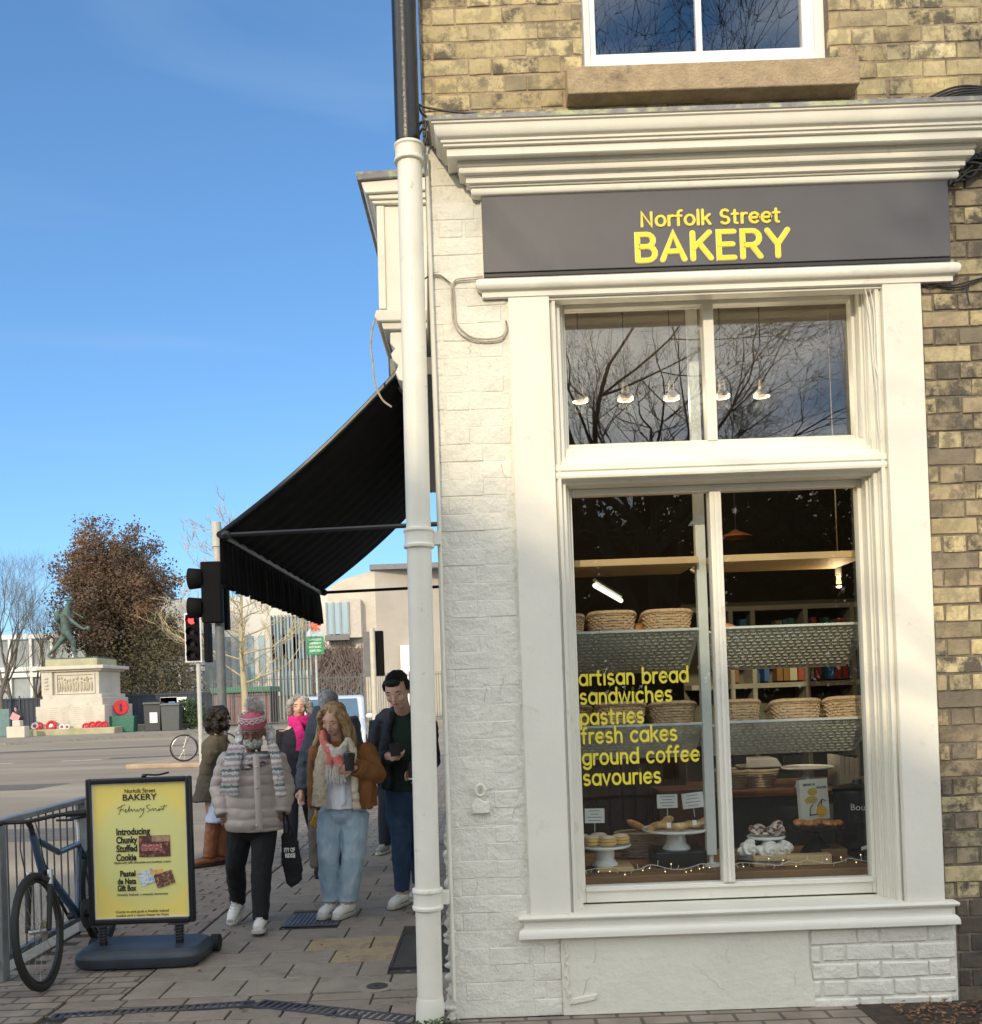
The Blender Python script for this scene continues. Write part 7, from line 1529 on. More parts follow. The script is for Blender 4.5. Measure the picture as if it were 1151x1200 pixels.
        b = MB(); b.prism(o, .0, .024, 'xy', M); b.build('sole', sole, s.t, bevel=.004)
        b = MB()
        for k in range(4): b.tube([Q(.035 + k * .022, -.024, .104 - k * .009), Q(.045 + k * .022, .024, .103 - k * .009)], .0045, 5)
        b.build('laces', sole, s.t)
def rotm(yaw=0, pitch=0, roll=0):
    """yaw>0 turns the face towards image right, pitch>0 looks down"""
    return (Matrix.Rotation(yaw, 3, 'Z') @ Matrix.Rotation(pitch, 3, 'X') @ Matrix.Rotation(roll, 3, 'Y'))
def scarf_mat(name, cols, sc):
    m = bpy.data.materials.new(name); m.use_nodes = True; nt = m.node_tree; b = nt.nodes['Principled BSDF']; l = nt.links; b.inputs['Roughness'].default_value = .9
    tc = nd(nt, 'ShaderNodeTexCoord'); sp = nd(nt, 'ShaderNodeSeparateXYZ'); l.new(tc.outputs['Object'], sp.inputs[0]); n = nd(nt, 'ShaderNodeTexNoise'); n.inputs['Scale'].default_value = 90; l.new(tc.outputs['Object'], n.inputs[0])
    a = nd(nt, 'ShaderNodeMath', operation='MULTIPLY'); a.inputs[1].default_value = sc; l.new(sp.outputs[2], a.inputs[0]); w_ = nd(nt, 'ShaderNodeMath', operation='MULTIPLY'); w_.inputs[1].default_value = .35; l.new(n.outputs[0], w_.inputs[0]); ad = nd(nt, 'ShaderNodeMath', operation='ADD'); l.new(a.outputs[0], ad.inputs[0]); l.new(w_.outputs[0], ad.inputs[1])
    f = nd(nt, 'ShaderNodeMath', operation='FRACT'); l.new(ad.outputs[0], f.inputs[0]); r = nd(nt, 'ShaderNodeValToRGB'); r.color_ramp.interpolation = 'CONSTANT'; e = r.color_ramp.elements; e[0].color = (*cols[0], 1); e[1].position = .97; e[1].color = (*cols[-1], 1)
    for i, c in enumerate(cols[1:-1]): x = e.new((i + 1) / (len(cols) - .5)); x.color = (*c, 1)
    l.new(f.outputs[0], r.inputs[0]); l.new(r.outputs[0], b.inputs['Base Color']); return m
def strip(pts, w_, th=.012, nrm=Vector((0, -1, 0)), taper=None):
    """soft band of cloth following points"""
    b = MB(); vs = []; pts = [Vector(p) for p in pts]; n = len(pts)
    for i, p in enumerate(pts):
        t = (pts[min(i + 1, n - 1)] - pts[max(i - 1, 0)]).normalized(); sd_ = t.cross(nrm).normalized(); k = w_ if not taper else w_ * taper[i]; nn = sd_.cross(t).normalized()
        for a, c in ((-1, 0), (-.5, .8), (0, 1), (.5, .8), (1, 0), (.5, -.8), (0, -1), (-.5, -.8)): vs.append(p + sd_ * a * k / 2 + nn * c * th)
    b.add(vs, [(i * 8 + j, i * 8 + (j + 1) % 8, (i + 1) * 8 + (j + 1) % 8, (i + 1) * 8 + j) for i in range(n - 1) for j in range(8)] + [tuple(range(8))[::-1], tuple((n - 1) * 8 + j for j in range(8))]); return b
# ------------------------------------------------------------------ 1. woman in the pink bobble hat
p = Person('woman walking towards us in pink bobble hat, patterned scarf, face mask and grey puffer coat', (-1.71, 7.0, 0), .008); q = p.q
hc = q(297.5, 858, -.05)
b = MB(); p.head(b, hc, .112, rotm(.0, .30)); neck = q(297, 880, .03); b.tube([hc + Vector((0, .03, -.05)), neck], [.05, .055], 10)
ch = q(296, 915, .02); pel = q(296, 968, .02)
b.loft([(neck.x, neck.y + .01, neck.z - .02, .07, .06), (ch.x, ch.y, neck.z - .09, .15, .09), (ch.x, ch.y, ch.z, .14, .10), (pel.x, pel.y, pel.z + .1, .12, .09), (pel.x, pel.y, pel.z, .14, .10), (pel.x, pel.y, pel.z - .06, .12, .09)])
shA, shB = q(269, 888, .02), q(323, 888, .02); elA, elB = q(258, 924, .05), q(334, 924, .05); wrA, wrB = q(262, 953, -.04), q(331, 950, -.04)
p.arm(b, shA, elA, wrA); p.arm(b, shB, elB, wrB); p.hand(b, wrA, Vector((.6, -.1, -.8)), Vector((0, 1, 0)), .5, .9); p.hand(b, wrB, Vector((-.6, .0, -.8)), Vector((0, 1, 0)), .5, .9, -1)
anA, anB = q(279, 1054, .22), q(305, 1076, -.12); anA.z = max(anA.z, .16); anB.z = .09
knA, knB = q(276, 1015, .05), q(307, 1018, -.06); hpA, hpB = q(283, 968, .02), q(310, 968, .02)
p.leg(b, hpA, knA, anA); p.leg(b, hpB, knB, anB); p.part('body', b, skin_d)
b = MB(); p.leg(b, hpA, knA, anA - Vector((0, 0, .02)), (.098, .070, .056)); p.leg(b, hpB, knB, anB - Vector((0, 0, .01)), (.098, .070, .056)); b.ell(q(296, 970, .02), (.165, .125, .10)); p.part('trousers', b, MAT('black_trousers', (.010, .010, .012), .8, .2, 8), 3, wr_(.006, 16, (1, 1, .4)))
p.shoe(anA, (-.10, -1), pitch=.45); p.shoe(anB, (.12, -1), pitch=-.10)
zt_c, zb_c = q(297, 890).z, q(297, 973).z
def puff(amp, pitch):
    def fn(c, n): f = abs(math.sin((c.z + .02 * noise.noise(c * 6)) * PI / pitch)); return amp * (f ** .55 - .7) + .003 * noise.noise(c * 22)
    return fn
coat_m = MAT('puffer_grey', (.44, .375, .34), .45, .06, 6, .15, 60, spec=.45)
b = MB(); cx, cy = q(297, 930).x, p.Y + .02
b.loft([(cx, cy, zb_c, .205, .155), (cx, cy, zb_c + .05, .215, .165), (cx, cy, zb_c + .22, .195, .155), (cx, cy, zb_c + .38, .19, .15), (cx, cy, zt_c - .06, .19, .135), (cx, cy + .01, zt_c + .0, .165, .12), (cx, cy + .01, zt_c + .05, .11, .10)], 28)
for sh, el, w2 in ((shA, elA, wrA), (shB, elB, wrB)): b.tube([sh + (el - sh) * -.12, sh, (sh + el) / 2, el, (el + w2) / 2, w2 + (w2 - el) * .10], [.055, .076, .078, .076, .070, .055], 14)
p.part('puffer_coat', b, coat_m, 2, puff(.009, .078), .009)
b = strip([q(300, 884, -.15), q(301, 905, -.175), q(302, 930, -.18), q(303, 950, -.19), q(304, 972, -.185)], .045, .010); b.build('zip_placket', coat_m, p.t)
b = MB()
for py in (880, 899, 923, 968): b.ell(q(300.5, py, -.20), (.008, .006, .008), 8, 5)
b.build('press_studs', MAT('stud_metal', (.6, .58, .52), .3, metal=.8), p.t)
sc = scarf_mat('fair_isle_scarf', [(.24, .24, .25), (.50, .47, .46), (.09, .14, .13), (.42, .40, .40), (.36, .24, .24), (.54, .52, .50), (.22, .22, .24)], 9.0)
b = MB()
for k in range(3): b.tube([q(297, 890, 0) + Vector((.098 * math.cos(a * PI / 8), .085 * math.sin(a * PI / 8) - .02, (k - 1) * .03 - .015 + .012 * math.sin(a))) for a in range(17)], .034, 8, False)
p.part('scarf_wrap', b, sc, 2, wr_(.006, 20)); 
for l, wd in (([(279, 872), (275, 884), (271, 900), (270, 915), (268, 932)], .132), ([(318, 872), (323, 884), (325, 900), (327, 916), (330, 934)], .085)):
    n_ = len(l); bb_ = strip(bezpts([q(a, c, (-.10, -.14, -.17, -.185, -.19)[i]) for i, (a, c) in enumerate(l)], 4), wd, .012); o = p.part('scarf_end', bb_, sc, 1, wr_(.006, 14, (1, 1, .5)), .007)
# mask, glasses, hat
P = lambda v: p.hc + p.hM @ (Vector(v) * (p.hr / .112))
b = MB(); b.ell(P((0, -.052, -.058)), (.070, .056, .050), M=p.hM); p.part('face_mask', b, MAT('mask_print', (.22, .27, .24), .8, .1, 10, col2=(.50, .50, .46), c2s=60, c2p=(.45, .55)), 2, wr_(.003, 30), .006)
p.face(brow=eye_d)
b = MB()
for s_ in (-1, 1): b.tube([P((.032 * s_ + .024 * math.cos(a * PI / 7), -.094, .004 + .017 * math.sin(a * PI / 7))) for a in range(15)], .0022, 5, False)
b.tube([P((-.008, -.096, .006)), P((.008, -.096, .006))], .002, 5); b.build('glasses', dark_trim, p.t)
pink = MAT('knit_pink', (.74, .20, .28), .95, .15, 60, 1, 150, stretch=(3, 3, .6)); whk = MAT('knit_white', (.70, .64, .62), .95, .1, 60, .8, 120)
b = MB(); b.ell(P((0, .016, .070)), (.092, .108, .078), M=p.hM); b.loft([(0, .012, .044, .090, .106), (0, .008, .090, .092, .108)], 24, Matrix.Translation(p.hc) @ p.hM.to_4x4()); p.part('bobble_hat', b, pink, 2, lambda c, n: .0022 * math.sin(math.atan2(c.x - p.hc.x, -(c.y - p.hc.y)) * 34), .006)
b = MB()
for ph in (0, PI): b.tube([P((.093 * math.sin(a) , .008 - .107 * math.cos(a), .103 + .013 * math.sin(a * 7 + ph) )) for a in [i * 2 * PI / 70 for i in range(71)]], .0045, 5, False)
b.tube([P((.092 * math.sin(a) , .008 - .100 * math.cos(a), .126)) for a in [i * 2 * PI / 30 for i in range(31)]], .004, 5, False); b.build('hat_pattern', whk, p.t)
fur = MAT('fur_grey', (.72, .69, .66), .95, .35, 30, 1, 60)
def fluff(c, r, n, seed, mat, name, t_, L_=.03):
    rn = random.Random(seed); vs = []; fs = []
    for i in range(n):
        d = rr3(rn).normalized(); b0 = c + d * r * .72; e = c + d * (r + L_ * rn.random()) + rr3(rn) * .006; sd_ = d.orthogonal().normalized() * .0022; k = len(vs); vs += [b0 + sd_, b0 - sd_, e]; fs.append((k, k + 1, k + 2))
    me = bpy.data.meshes.new(name); me.from_pydata(vs, [], fs); me.materials.append(mat); o = put(name, me, t_)
    b = MB(); b.ell(c, (r * .85, r * .85, r * .8)); b.build(name, mat, t_)
pc = q(298, 827, -.03); fluff(pc, .058, 1500, 3, fur, 'pompom', p.t, .03)
for s_ in (-1, 1):
    b = MB(); b.tube([P((.088 * s_, .03, .05)), P((.102 * s_, .03, 0)), P((.110 * s_, .02, -.06)), P((.115 * s_, .0, -.11))], [.022, .032, .034, .026], 8); p.part('fur_hood', b, fur, 2, wr_(.012, 30))
# tote bag hanging from her arm
tb = thing('tote_bag', 'black cotton tote bag with white print hanging beside the puffer coat', 'bag', tuple(q(341, 1035, .0))); bm_ = MAT('black_cotton', (.012, .012, .014), .9, .2, 8)
b = MB(); b.tube([q(331, 985, 0), q(333, 1010, 0), q(341, 1036, .02)], [.01, .03, .01], 6); b = MB()
outl = [(331, 975), (347, 978), (350, 992), (355, 1018), (354, 1030), (343, 1039), (337, 1034), (331, 1010)]
b.prism([W(a, c, 7.03) for a, c in outl], 6.99, 7.05); put('bag_body', remesh(b, .009, bm_, 4, wr_(.008, 12)), tb)
b = MB(); b.tube(bezpts([q(333, 977, -.02), q(333, 962, -.06), q(332, 948, -.07), q(337, 962, -.05), q(344, 979, -.01)], 5), .006, 6); b.tube(bezpts([q(338, 978, .03), q(338, 962, .03), q(334, 946, .02)], 5), .006, 6); b.build('handles', bm_, tb)
for i, s_ in enumerate(('ITY OF', 'RIDGE')):
    o = text('bag_print', s_, .042, white_paint, tb, facing(q(334 + i, 1000).x, 6.976, q(333, 998 + i * 6.5).z) , .0006, .0015, sx=.6)
# ------------------------------------------------------------------ 2. blonde woman in brown jacket
p = Person('blonde woman looking down in tan shearling jacket, coral and white scarf and pale jeans', (-1.17, 7.3, 0), .008); q = p.q
hc = q(391, 843, -.06); b = MB(); p.head(b, hc, .113, rotm(-.30, .40, .08)); neck = q(396, 870, .03); b.tube([hc + Vector((.01, .03, -.05)), neck], [.048, .055], 10)
ch = q(399, 895, .02); pel = q(401, 950, .02)
b.loft([(neck.x, neck.y + .01, neck.z - .01, .06, .06), (ch.x, ch.y, neck.z - .07, .15, .09), (ch.x, ch.y, ch.z, .135, .10), (pel.x, pel.y, pel.z + .1, .12, .09), (pel.x, pel.y, pel.z, .15, .10), (pel.x, pel.y, pel.z - .06, .13, .09)])
shA, shB = q(374, 880, .04), q(426, 878, .02); elA, elB = q(371, 915, .08), q(440, 908, -.02); wrA, wrB = q(371, 947, .04), q(417, 899, -.20)
p.arm(b, shA, elA, wrA); p.arm(b, shB, elB, wrB)
p.hand(b, wrA, Vector((.1, -.1, -1)), Vector((-1, 0, 0)), .5, .95); p.hand(b, wrB + Vector((-.015, -.02, -.005)), Vector((-1, -.15, -.05)), Vector((0, .9, .1)), .75, .9, -1)
anA, anB = q(388, 1057, .0), q(408, 1058, -.03); anA.z = anB.z = .09; knA, knB = q(385, 1005, -.03), q(414, 1003, -.03); hpA, hpB = q(389, 952, .02), q(416, 952, .02)
p.leg(b, hpA, knA, anA); p.leg(b, hpB, knB, anB); p.part('body', b, skin)
jm = MAT('pale_denim', (.36, .50, .60), .85, .1, 14, .4, 120, col2=(.50, .62, .70), c2s=5)
b = MB(); p.leg(b, hpA, knA, anA + Vector((0, 0, .03)), (.104, .080, .064), 16); p.leg(b, hpB, knB, anB + Vector((0, 0, .03)), (.104, .080, .064), 16); b.ell(q(402, 950, .02), (.175, .13, .12)); p.part('jeans', b, jm, 3, wr_(.010, 11, (1, 1, .5)))
b = MB()
for a_, k_ in ((anA, 1), (anB, 1)): b.tube([a_ + Vector((0, 0, .05)), a_ + Vector((0, 0, .025))], [.066, .067], 18, False)
b.build('turned_hem', jm, p.t)
p.shoe(anA, (-.35, -1)); p.shoe(anB, (-.5, -1), L_=.27)
shirt = MAT('white_shirt', (.80, .82, .88), .8, .04, 10); b = MB(); cx = q(401, 905).x
b.loft([(cx, p.Y - .01, q(400, 943).z - .02, .15, .135), (cx, p.Y - .01, q(400, 920).z, .145, .13), (cx, p.Y - .01, q(400, 895).z, .145, .12), (cx, p.Y + .01, q(400, 875).z, .11, .09)], 24); p.part('shirt', b, shirt, 3, wr_(.010, 13, (1, 1, .6)))
b = strip([q(402, 900, -.15), q(402, 920, -.155), q(402, 942, -.16)], .03, .006); b.build('button_placket', shirt, p.t)
suede = MAT('tan_suede', (.25, .105, .03), .9, .14, 7, .3, 60); shear = MAT('shearling', (.62, .54, .41), .95, .12, 30, 1, 90)
b = MB(); X = lambda px: q(px, 910).x
b.loft([(X(402) + .03, p.Y + .05, q(400, 946).z, .215, .115), (X(402) + .03, p.Y + .05, q(400, 920).z, .205, .115), (X(400) + .02, p.Y + .05, q(400, 895).z, .19, .11), (X(400), p.Y + .04, q(400, 878).z, .165, .10), (X(399), p.Y + .03, q(400, 868).z, .10, .09)], 26)
# right front panel (image right), closed over the hip
b.loft([(X(425), p.Y - .06, q(400, 947).z, .085, .09), (X(425), p.Y - .06, q(400, 920).z, .085, .09), (X(423), p.Y - .05, q(400, 895).z, .075, .08), (X(420), p.Y - .03, q(400, 880).z, .06, .07)], 18)
b.tube([shB + (elB - shB) * -.15, shB, (shB + elB) / 2, elB, (elB + wrB) / 2, wrB + (wrB - elB) * .02], [.06, .082, .082, .082, .074, .060], 14)
b.tube([shA + (elA - shA) * -.15, shA, (shA + elA) / 2, elA, (elA + wrA) / 2, wrA], [.06, .078, .076, .074, .066, .055], 14); p.part('jacket', b, suede, 3, wr_(.012, 9, (1, 1, .8)))
o_ = bezpts([q(384, 872, -.12), q(379, 888, -.165), q(376, 905, -.18), q(375, 925, -.185), q(374, 945, -.17)], 5); b = strip(o_, .115, .022); p.part('shearling_edge', b, shear, 2, wr_(.008, 30))
o_ = bezpts([q(408, 868, -.12), q(414, 880, -.16), q(415, 900, -.17), q(416, 925, -.185), q(419, 949, -.18)], 5); b = strip(o_, .055, .022); p.part('shearling_edge', b, shear, 2, wr_(.008, 30))
sw = MAT('scarf_white', (.66, .63, .57), .95, .12, 30, .8, 90); scor = MAT('scarf_coral', (.75, .22, .18), .95, .12, 30, .8, 90)
b = MB(); b.tube(bezpts([q(379, 858, -.02), q(379, 869, -.11), q(386, 879, -.16), q(396, 884, -.17)], 5), .030, 8); p.part('scarf_coral_fold', b, scor, 2, wr_(.008, 16))
b = MB()
for k in range(3): b.tube(bezpts([q(384, 874 + k * 4, -.14), q(394, 880 + k * 3, -.19), q(405, 873 + k * 3, -.15), q(411, 861 + k * 3, -.04)], 5), .024, 8)
p.part('scarf_white_fold', b, sw, 2, wr_(.008, 18))
b = strip(bezpts([q(387, 884, -.19), q(386, 895, -.20), q(385, 905, -.20)], 4), .06, .016); p.part('scarf_tail', b, scor, 2, wr_(.007, 20)); b = strip(bezpts([q(394, 885, -.20), q(397, 894, -.21), q(396, 902, -.21)], 4), .075, .014); p.part('scarf_tail', b, scor, 2, wr_(.007, 20))
b = MB(); rn = random.Random(4)
for k in range(26): x_0 = 382 + k * .88; b.tube([q(x_0, 899 + rn.uniform(-4, 2), -.222), q(x_0 + rn.uniform(-1, 1), 908, -.222), q(x_0 + rn.uniform(-1.5, 1.5), 914 + rn.uniform(0, 5), -.215)], .0042, 5)
b.build('scarf_fringe', sw, p.t)
p.face(brow=MAT('brow_brown', (.12, .07, .04), .8))
hm = hairmat('blonde_hair', (.52, .34, .17), (.22, .13, .06)); P = lambda v: p.hc + p.hM @ (Vector(v) * (p.hr / .112))
b = MB(); b.ell(P((0, .028, .040)), (.092, .100, .090), M=p.hM); b.ell(P((.0, .06, -.01)), (.085, .07, .09), M=p.hM)
for s_, l in ((1, [(.045, -.06, .085), (.088, -.045, .03), (.104, -.03, -.05), (.118, -.03, -.13), (.12, -.05, -.22), (.11, -.06, -.30)]), (-1, [(-.045, -.062, .085), (-.086, -.04, .03), (-.102, -.01, -.06), (-.125, -.02, -.14), (-.155, -.03, -.23), (-.165, -.04, -.30)])):
    b.tube(bezpts([P(v) for v in l], 3), [.024] * 3 + [.028] * 3 + [.034] * 3 + [.036] * 4 + [.022] * 3, 10); l2 = [(x * .98, y + .05, z) for x, y, z in l]; b.tube(bezpts([P(v) for v in l2], 3), [.03] * 3 + [.034] * 3 + [.038] * 3 + [.036] * 4 + [.018] * 3, 10)
p.part('hair', b, hm, 2, lambda c, n: .004 * noise.noise(Vector((c.x * 70, c.y * 70, c.z * 9))) + .006 * noise.noise(Vector((c.x * 28, c.y * 28, c.z * 4))))
cup = thing('coffee_cup', 'black takeaway coffee cup in the blonde woman\'s raised hand', 'cup', tuple(q(409, 902, -.27))); c_ = q(409.5, 893, -.265)
b = MB(); b.lathe([(.028, -.062), (.031, -.06), (.040, .045), (.040, .047)], c_, 20); b.build('cup_body', MAT('cup_black', (.02, .02, .022), .6), cup); b = MB(); b.lathe([(.042, .045), (.043, .052), (.037, .062), (.034, .066)], c_, 20); b.build('lid', MAT('lid_black', (.015, .015, .016), .35), cup)
pur = thing('yellow_purse', 'small mustard yellow purse held low in the blonde woman\'s right hand', 'purse', tuple(q(372, 966, .02))); Mx = Matrix.Translation(q(373, 960, .0)) @ Matrix.Rotation(R(28), 4, 'Y') @ Matrix.Rotation(R(15), 4, 'Z')
b = MB(); b.box(-.042, .042, -.012, .012, -.06, .055, Mx); b.build('body', MAT('mustard', (.62, .33, .03), .6, .1, 8), pur, bevel=.006); b = MB(); b.box(-.043, .043, -.014, -.0125, -.003, .001, Mx); b.build('zip', MAT('zip_brass', (.4, .28, .08), .4, metal=.8), pur)
# ------------------------------------------------------------------ 3. young man with phone
p = Person('young dark-haired man in dark jacket looking at his phone beside the downpipe', (-.72, 7.6, 0), .008); q = p.q
hc = q(466, 809, -.22); b = MB(); p.head(b, hc, .134, rotm(-.22, .42, -.06)); neck = q(473, 836, .0); b.tube([hc + Vector((.01, .04, -.05)), neck], [.058, .064], 10)
ch = q(474, 870, .02); pel = q(476, 925, .03)
b.loft([(neck.x, neck.y + .01, neck.z - .02, .08, .07), (ch.x, ch.y, neck.z - .09, .185, .11), (ch.x, ch.y, ch.z, .17, .12), (pel.x, pel.y, pel.z + .1, .14, .10), (pel.x, pel.y, pel.z, .15, .11), (pel.x, pel.y, pel.z - .06, .14, .10)])
shA, shB = q(448, 850, .03), q(500, 848, .03); elA, elB = q(445, 895, .05), q(505, 893, .05); wrA, wrB = q(456, 886, -.22), q(492, 906, -.15)
p.arm(b, shA, elA, wrA, (.062, .05, .036)); p.arm(b, shB, elB, wrB, (.062, .05, .036)); p.hand(b, wrA + Vector((0, -.01, 0)), Vector((1, -.35, .02)), Vector((-.1, .5, -.8)), .6, 1.05, 1); p.hand(b, wrB, Vector((-.9, -.3, -.1)), Vector((.1, .7, .1)), .7, 1, -1)
anA, anB = q(472, 1049, -.05), q(493, 1040, .20); anA.z = .09; anB.z = .10; knA, knB = q(470, 985, -.06), q(488, 985, .06); hpA, hpB = q(466, 925, .03), q(490, 925, .03)
p.leg(b, hpA, knA, anA); p.leg(b, hpB, knB, anB); p.part('body', b, skin)
dm = MAT('dark_denim', (.018, .045, .095), .85, .15, 8, .4, 100, col2=(.035, .075, .14), c2s=4)
b = MB(); p.leg(b, hpA, knA, anA + Vector((0, 0, .03)), (.108, .078, .058), 14); p.leg(b, hpB, knB, anB + Vector((0, 0, .03)), (.108, .078, .058), 14); b.ell(q(478, 928, .03), (.175, .13, .12)); p.part('jeans', b, dm, 3, wr_(.009, 12, (1, 1, .5)))
p.shoe(anA, (-.55, -1), L_=.29); p.shoe(anB, (-.4, -1), pitch=.15)
b = MB(); cx = q(477, 880).x; b.loft([(cx, p.Y + .01, q(475, 926).z, .165, .135), (cx, p.Y + .01, q(475, 890).z, .165, .135), (cx, p.Y, q(475, 862).z, .175, .13), (cx, p.Y + .02, q(475, 842).z, .14, .11), (cx - .01, p.Y + .02, q(475, 832).z, .075, .08)], 24); p.part('jumper', b, MAT('green_jumper', (.012, .026, .02), .95, .2, 10, .5, 100), 3, wr_(.006, 14))
jk = MAT('navy_jacket', (.012, .013, .020), .7, .2, 6, .2, 60)
b = MB(); b.loft([(cx, p.Y + .07, q(475, 922).z, .20, .10), (cx, p.Y + .07, q(475, 890).z, .20, .11), (cx, p.Y + .07, q(475, 860).z, .20, .10), (cx, p.Y + .06, q(475, 840).z, .15, .09), (cx - .01, p.Y + .06, q(475, 828).z, .10, .07)], 24)
for s_ in (-1, 1): b.loft([(cx + s_ * .155, p.Y - .05, q(475, 922).z, .05, .10), (cx + s_ * .155, p.Y - .05, q(475, 880).z, .055, .11), (cx + s_ * .13, p.Y - .03, q(475, 848).z, .05, .09), (cx + s_ * .09, p.Y - .0, q(475, 834).z, .04, .07)], 14)
for sh, el, w2 in ((shA, elA, wrA), (shB, elB, wrB)): b.tube([sh + (el - sh) * -.12, sh, (sh + el) / 2, el, (el + w2) / 2, w2], [.06, .085, .08, .074, .064, .052], 12)
p.part('jacket', b, jk, 3, wr_(.010, 10)); p.face(brow=eye_d, lips=MAT('lips_man', (.36, .16, .13), .5))
P = lambda v: p.hc + p.hM @ (Vector(v) * (p.hr / .112)); b = MB(); b.ell(P((0, .020, .062)), (.085, .098, .074), M=p.hM); b.ell(P((0, .05, .01)), (.080, .066, .08), M=p.hM); b.ell(P((0, -.058, .082)), (.066, .040, .036), M=p.hM)
for s_ in (-1, 1): b.ell(P((.074 * s_, -.005, .035)), (.014, .04, .045), M=p.hM)
p.part('hair', b, hairmat('black_hair', (.012, .010, .009)), 2, wr_(.006, 40))
ph = thing('mobile_phone', 'dark mobile phone held in the young man\'s left hand in the photo', 'phone', tuple(q(461, 884, -.3))); Mp = Matrix.Translation(q(463, 879, -.29)) @ Matrix.Rotation(R(-50), 4, 'X') @ Matrix.Rotation(R(-8), 4, 'Y')
b = MB(); b.box(-.037, .037, -.004, .004, -.065, .075, Mp); b.build('case', dark_trim, ph, bevel=.003); b = MB(); b.box(-.034, .034, .0042, .005, -.06, .07, Mp); b.build('screen', MAT('phone_screen', (.02, .02, .03), .1), ph, smooth=False)
cu = thing('reusable_cup', 'dark cup with white base in the young man\'s other hand, partly behind the downpipe', 'cup', tuple(q(483, 915, -.2))); c_ = q(483.5, 902, -.22)
b = MB(); b.lathe([(.030, -.06), (.038, .05), (.038, .06)], c_, 18); b.build('cup_body', MAT('cup_maroon', (.05, .025, .03), .5), cu); b = MB(); b.lathe([(.031, -.072), (.031, -.0605)], c_, 18); b.build('base', shoe_w, cu)
# ------------------------------------------------------------------ 4. woman in pink scarf
p = Person('grey-haired smiling woman in black coat with a bright pink scarf, further back', (-2.02, 10.2, 0), .011); q = p.q
hc = q(351, 828, 0); b = MB(); p.head(b, hc, .114, rotm(.15, .05)); neck = q(351, 845, .02); b.tube([hc + Vector((0, .02, -.05)), neck], [.05, .055], 10)
b.loft([(neck.x, p.Y, neck.z, .07, .06), (neck.x, p.Y, neck.z - .1, .17, .10), (neck.x, p.Y, neck.z - .35, .15, .11), (neck.x, p.Y, .95, .15, .11), (neck.x, p.Y, .85, .13, .10)])
X_ = neck.x; shA, shB = Vector((X_ - .17, p.Y, 1.29)), Vector((X_ + .17, p.Y, 1.29)); elA, elB = Vector((X_ - .20, p.Y + .05, 1.08)), Vector((X_ + .20, p.Y - .02, 1.08)); wrA, wrB = Vector((X_ - .19, p.Y - .08, .85)), Vector((X_ + .17, p.Y - .14, .88))
p.arm(b, shA, elA, wrA); p.arm(b, shB, elB, wrB); p.hand(b, wrA, Vector((0, -.2, -1)), Vector((-1, 0, 0)), .5); p.hand(b, wrB, Vector((0, -.2, -1)), Vector((1, 0, 0)), .5)
anA, anB = Vector((X_ - .08, p.Y - .25, .09)), Vector((X_ + .08, p.Y + .3, .14)); knA, knB = Vector((X_ - .08, p.Y - .15, .50)), Vector((X_ + .08, p.Y - .02, .50)); hpA, hpB = Vector((X_ - .08, p.Y, .90)), Vector((X_ + .08, p.Y, .90))
p.leg(b, hpA, knA, anA); p.leg(b, hpB, knB, anB); p.part('body', b, skin)
bc = MAT('black_coat', (.014, .015, .024), .85, .2, 6)
b = MB(); b.loft([(X_, p.Y, .62, .22, .17), (X_, p.Y, .95, .19, .15), (X_, p.Y, 1.14, .18, .14), (X_, p.Y, 1.28, .17, .12), (X_, p.Y, 1.345, .09, .08)], 22)
for sh, el, w2 in ((shA, elA, wrA), (shB, elB, wrB)): b.tube([sh, (sh + el) / 2, el, w2], [.075, .07, .066, .05], 12)
p.part('coat', b, bc, 3, wr_(.010, 8)); b = MB(); p.leg(b, hpA, knA, anA, (.09, .075, .062)); p.leg(b, hpB, knB, anB, (.09, .075, .062)); p.part('trousers', b, bc, 3)
for a_ in (anA, anB): p.shoe(a_, (0.1, -1), bc, sole=dark_trim)
pk = MAT('scarf_magenta', (.62, .02, .20), .9, .15, 20, .5, 60); b = MB()
for k in range(3): b.tube([neck + Vector((.085 * math.cos(a * PI / 6), .075 * math.sin(a * PI / 6) - .01, -.035 + k * .03)) for a in range(13)], .034, 8, False)
p.part('scarf', b, pk, 2, wr_(.008, 18)); b = strip(bezpts([q(347, 846, -.12), q(351, 858, -.175), q(353, 866, -.18), q(352, 881, -.17)], 4), .11, .022); p.part('scarf_end', b, pk, 2, wr_(.008, 20))
p.face(closed=False); P = lambda v: p.hc + p.hM @ (Vector(v) * (p.hr / .112)); hg = hairmat('grey_hair', (.42, .41, .40), (.24, .235, .23)); b = MB(); b.ell(P((0, .03, .045)), (.098, .10, .085), M=p.hM)
for s_ in (-1, 1): b.tube([P((.05 * s_, -.06, .095)), P((.09 * s_, -.03, .03)), P((.105 * s_, 0, -.04)), P((.095 * s_, .0, -.085))], [.03, .04, .045, .03], 8)
p.part('hair', b, hg, 2, wr_(.012, 26))
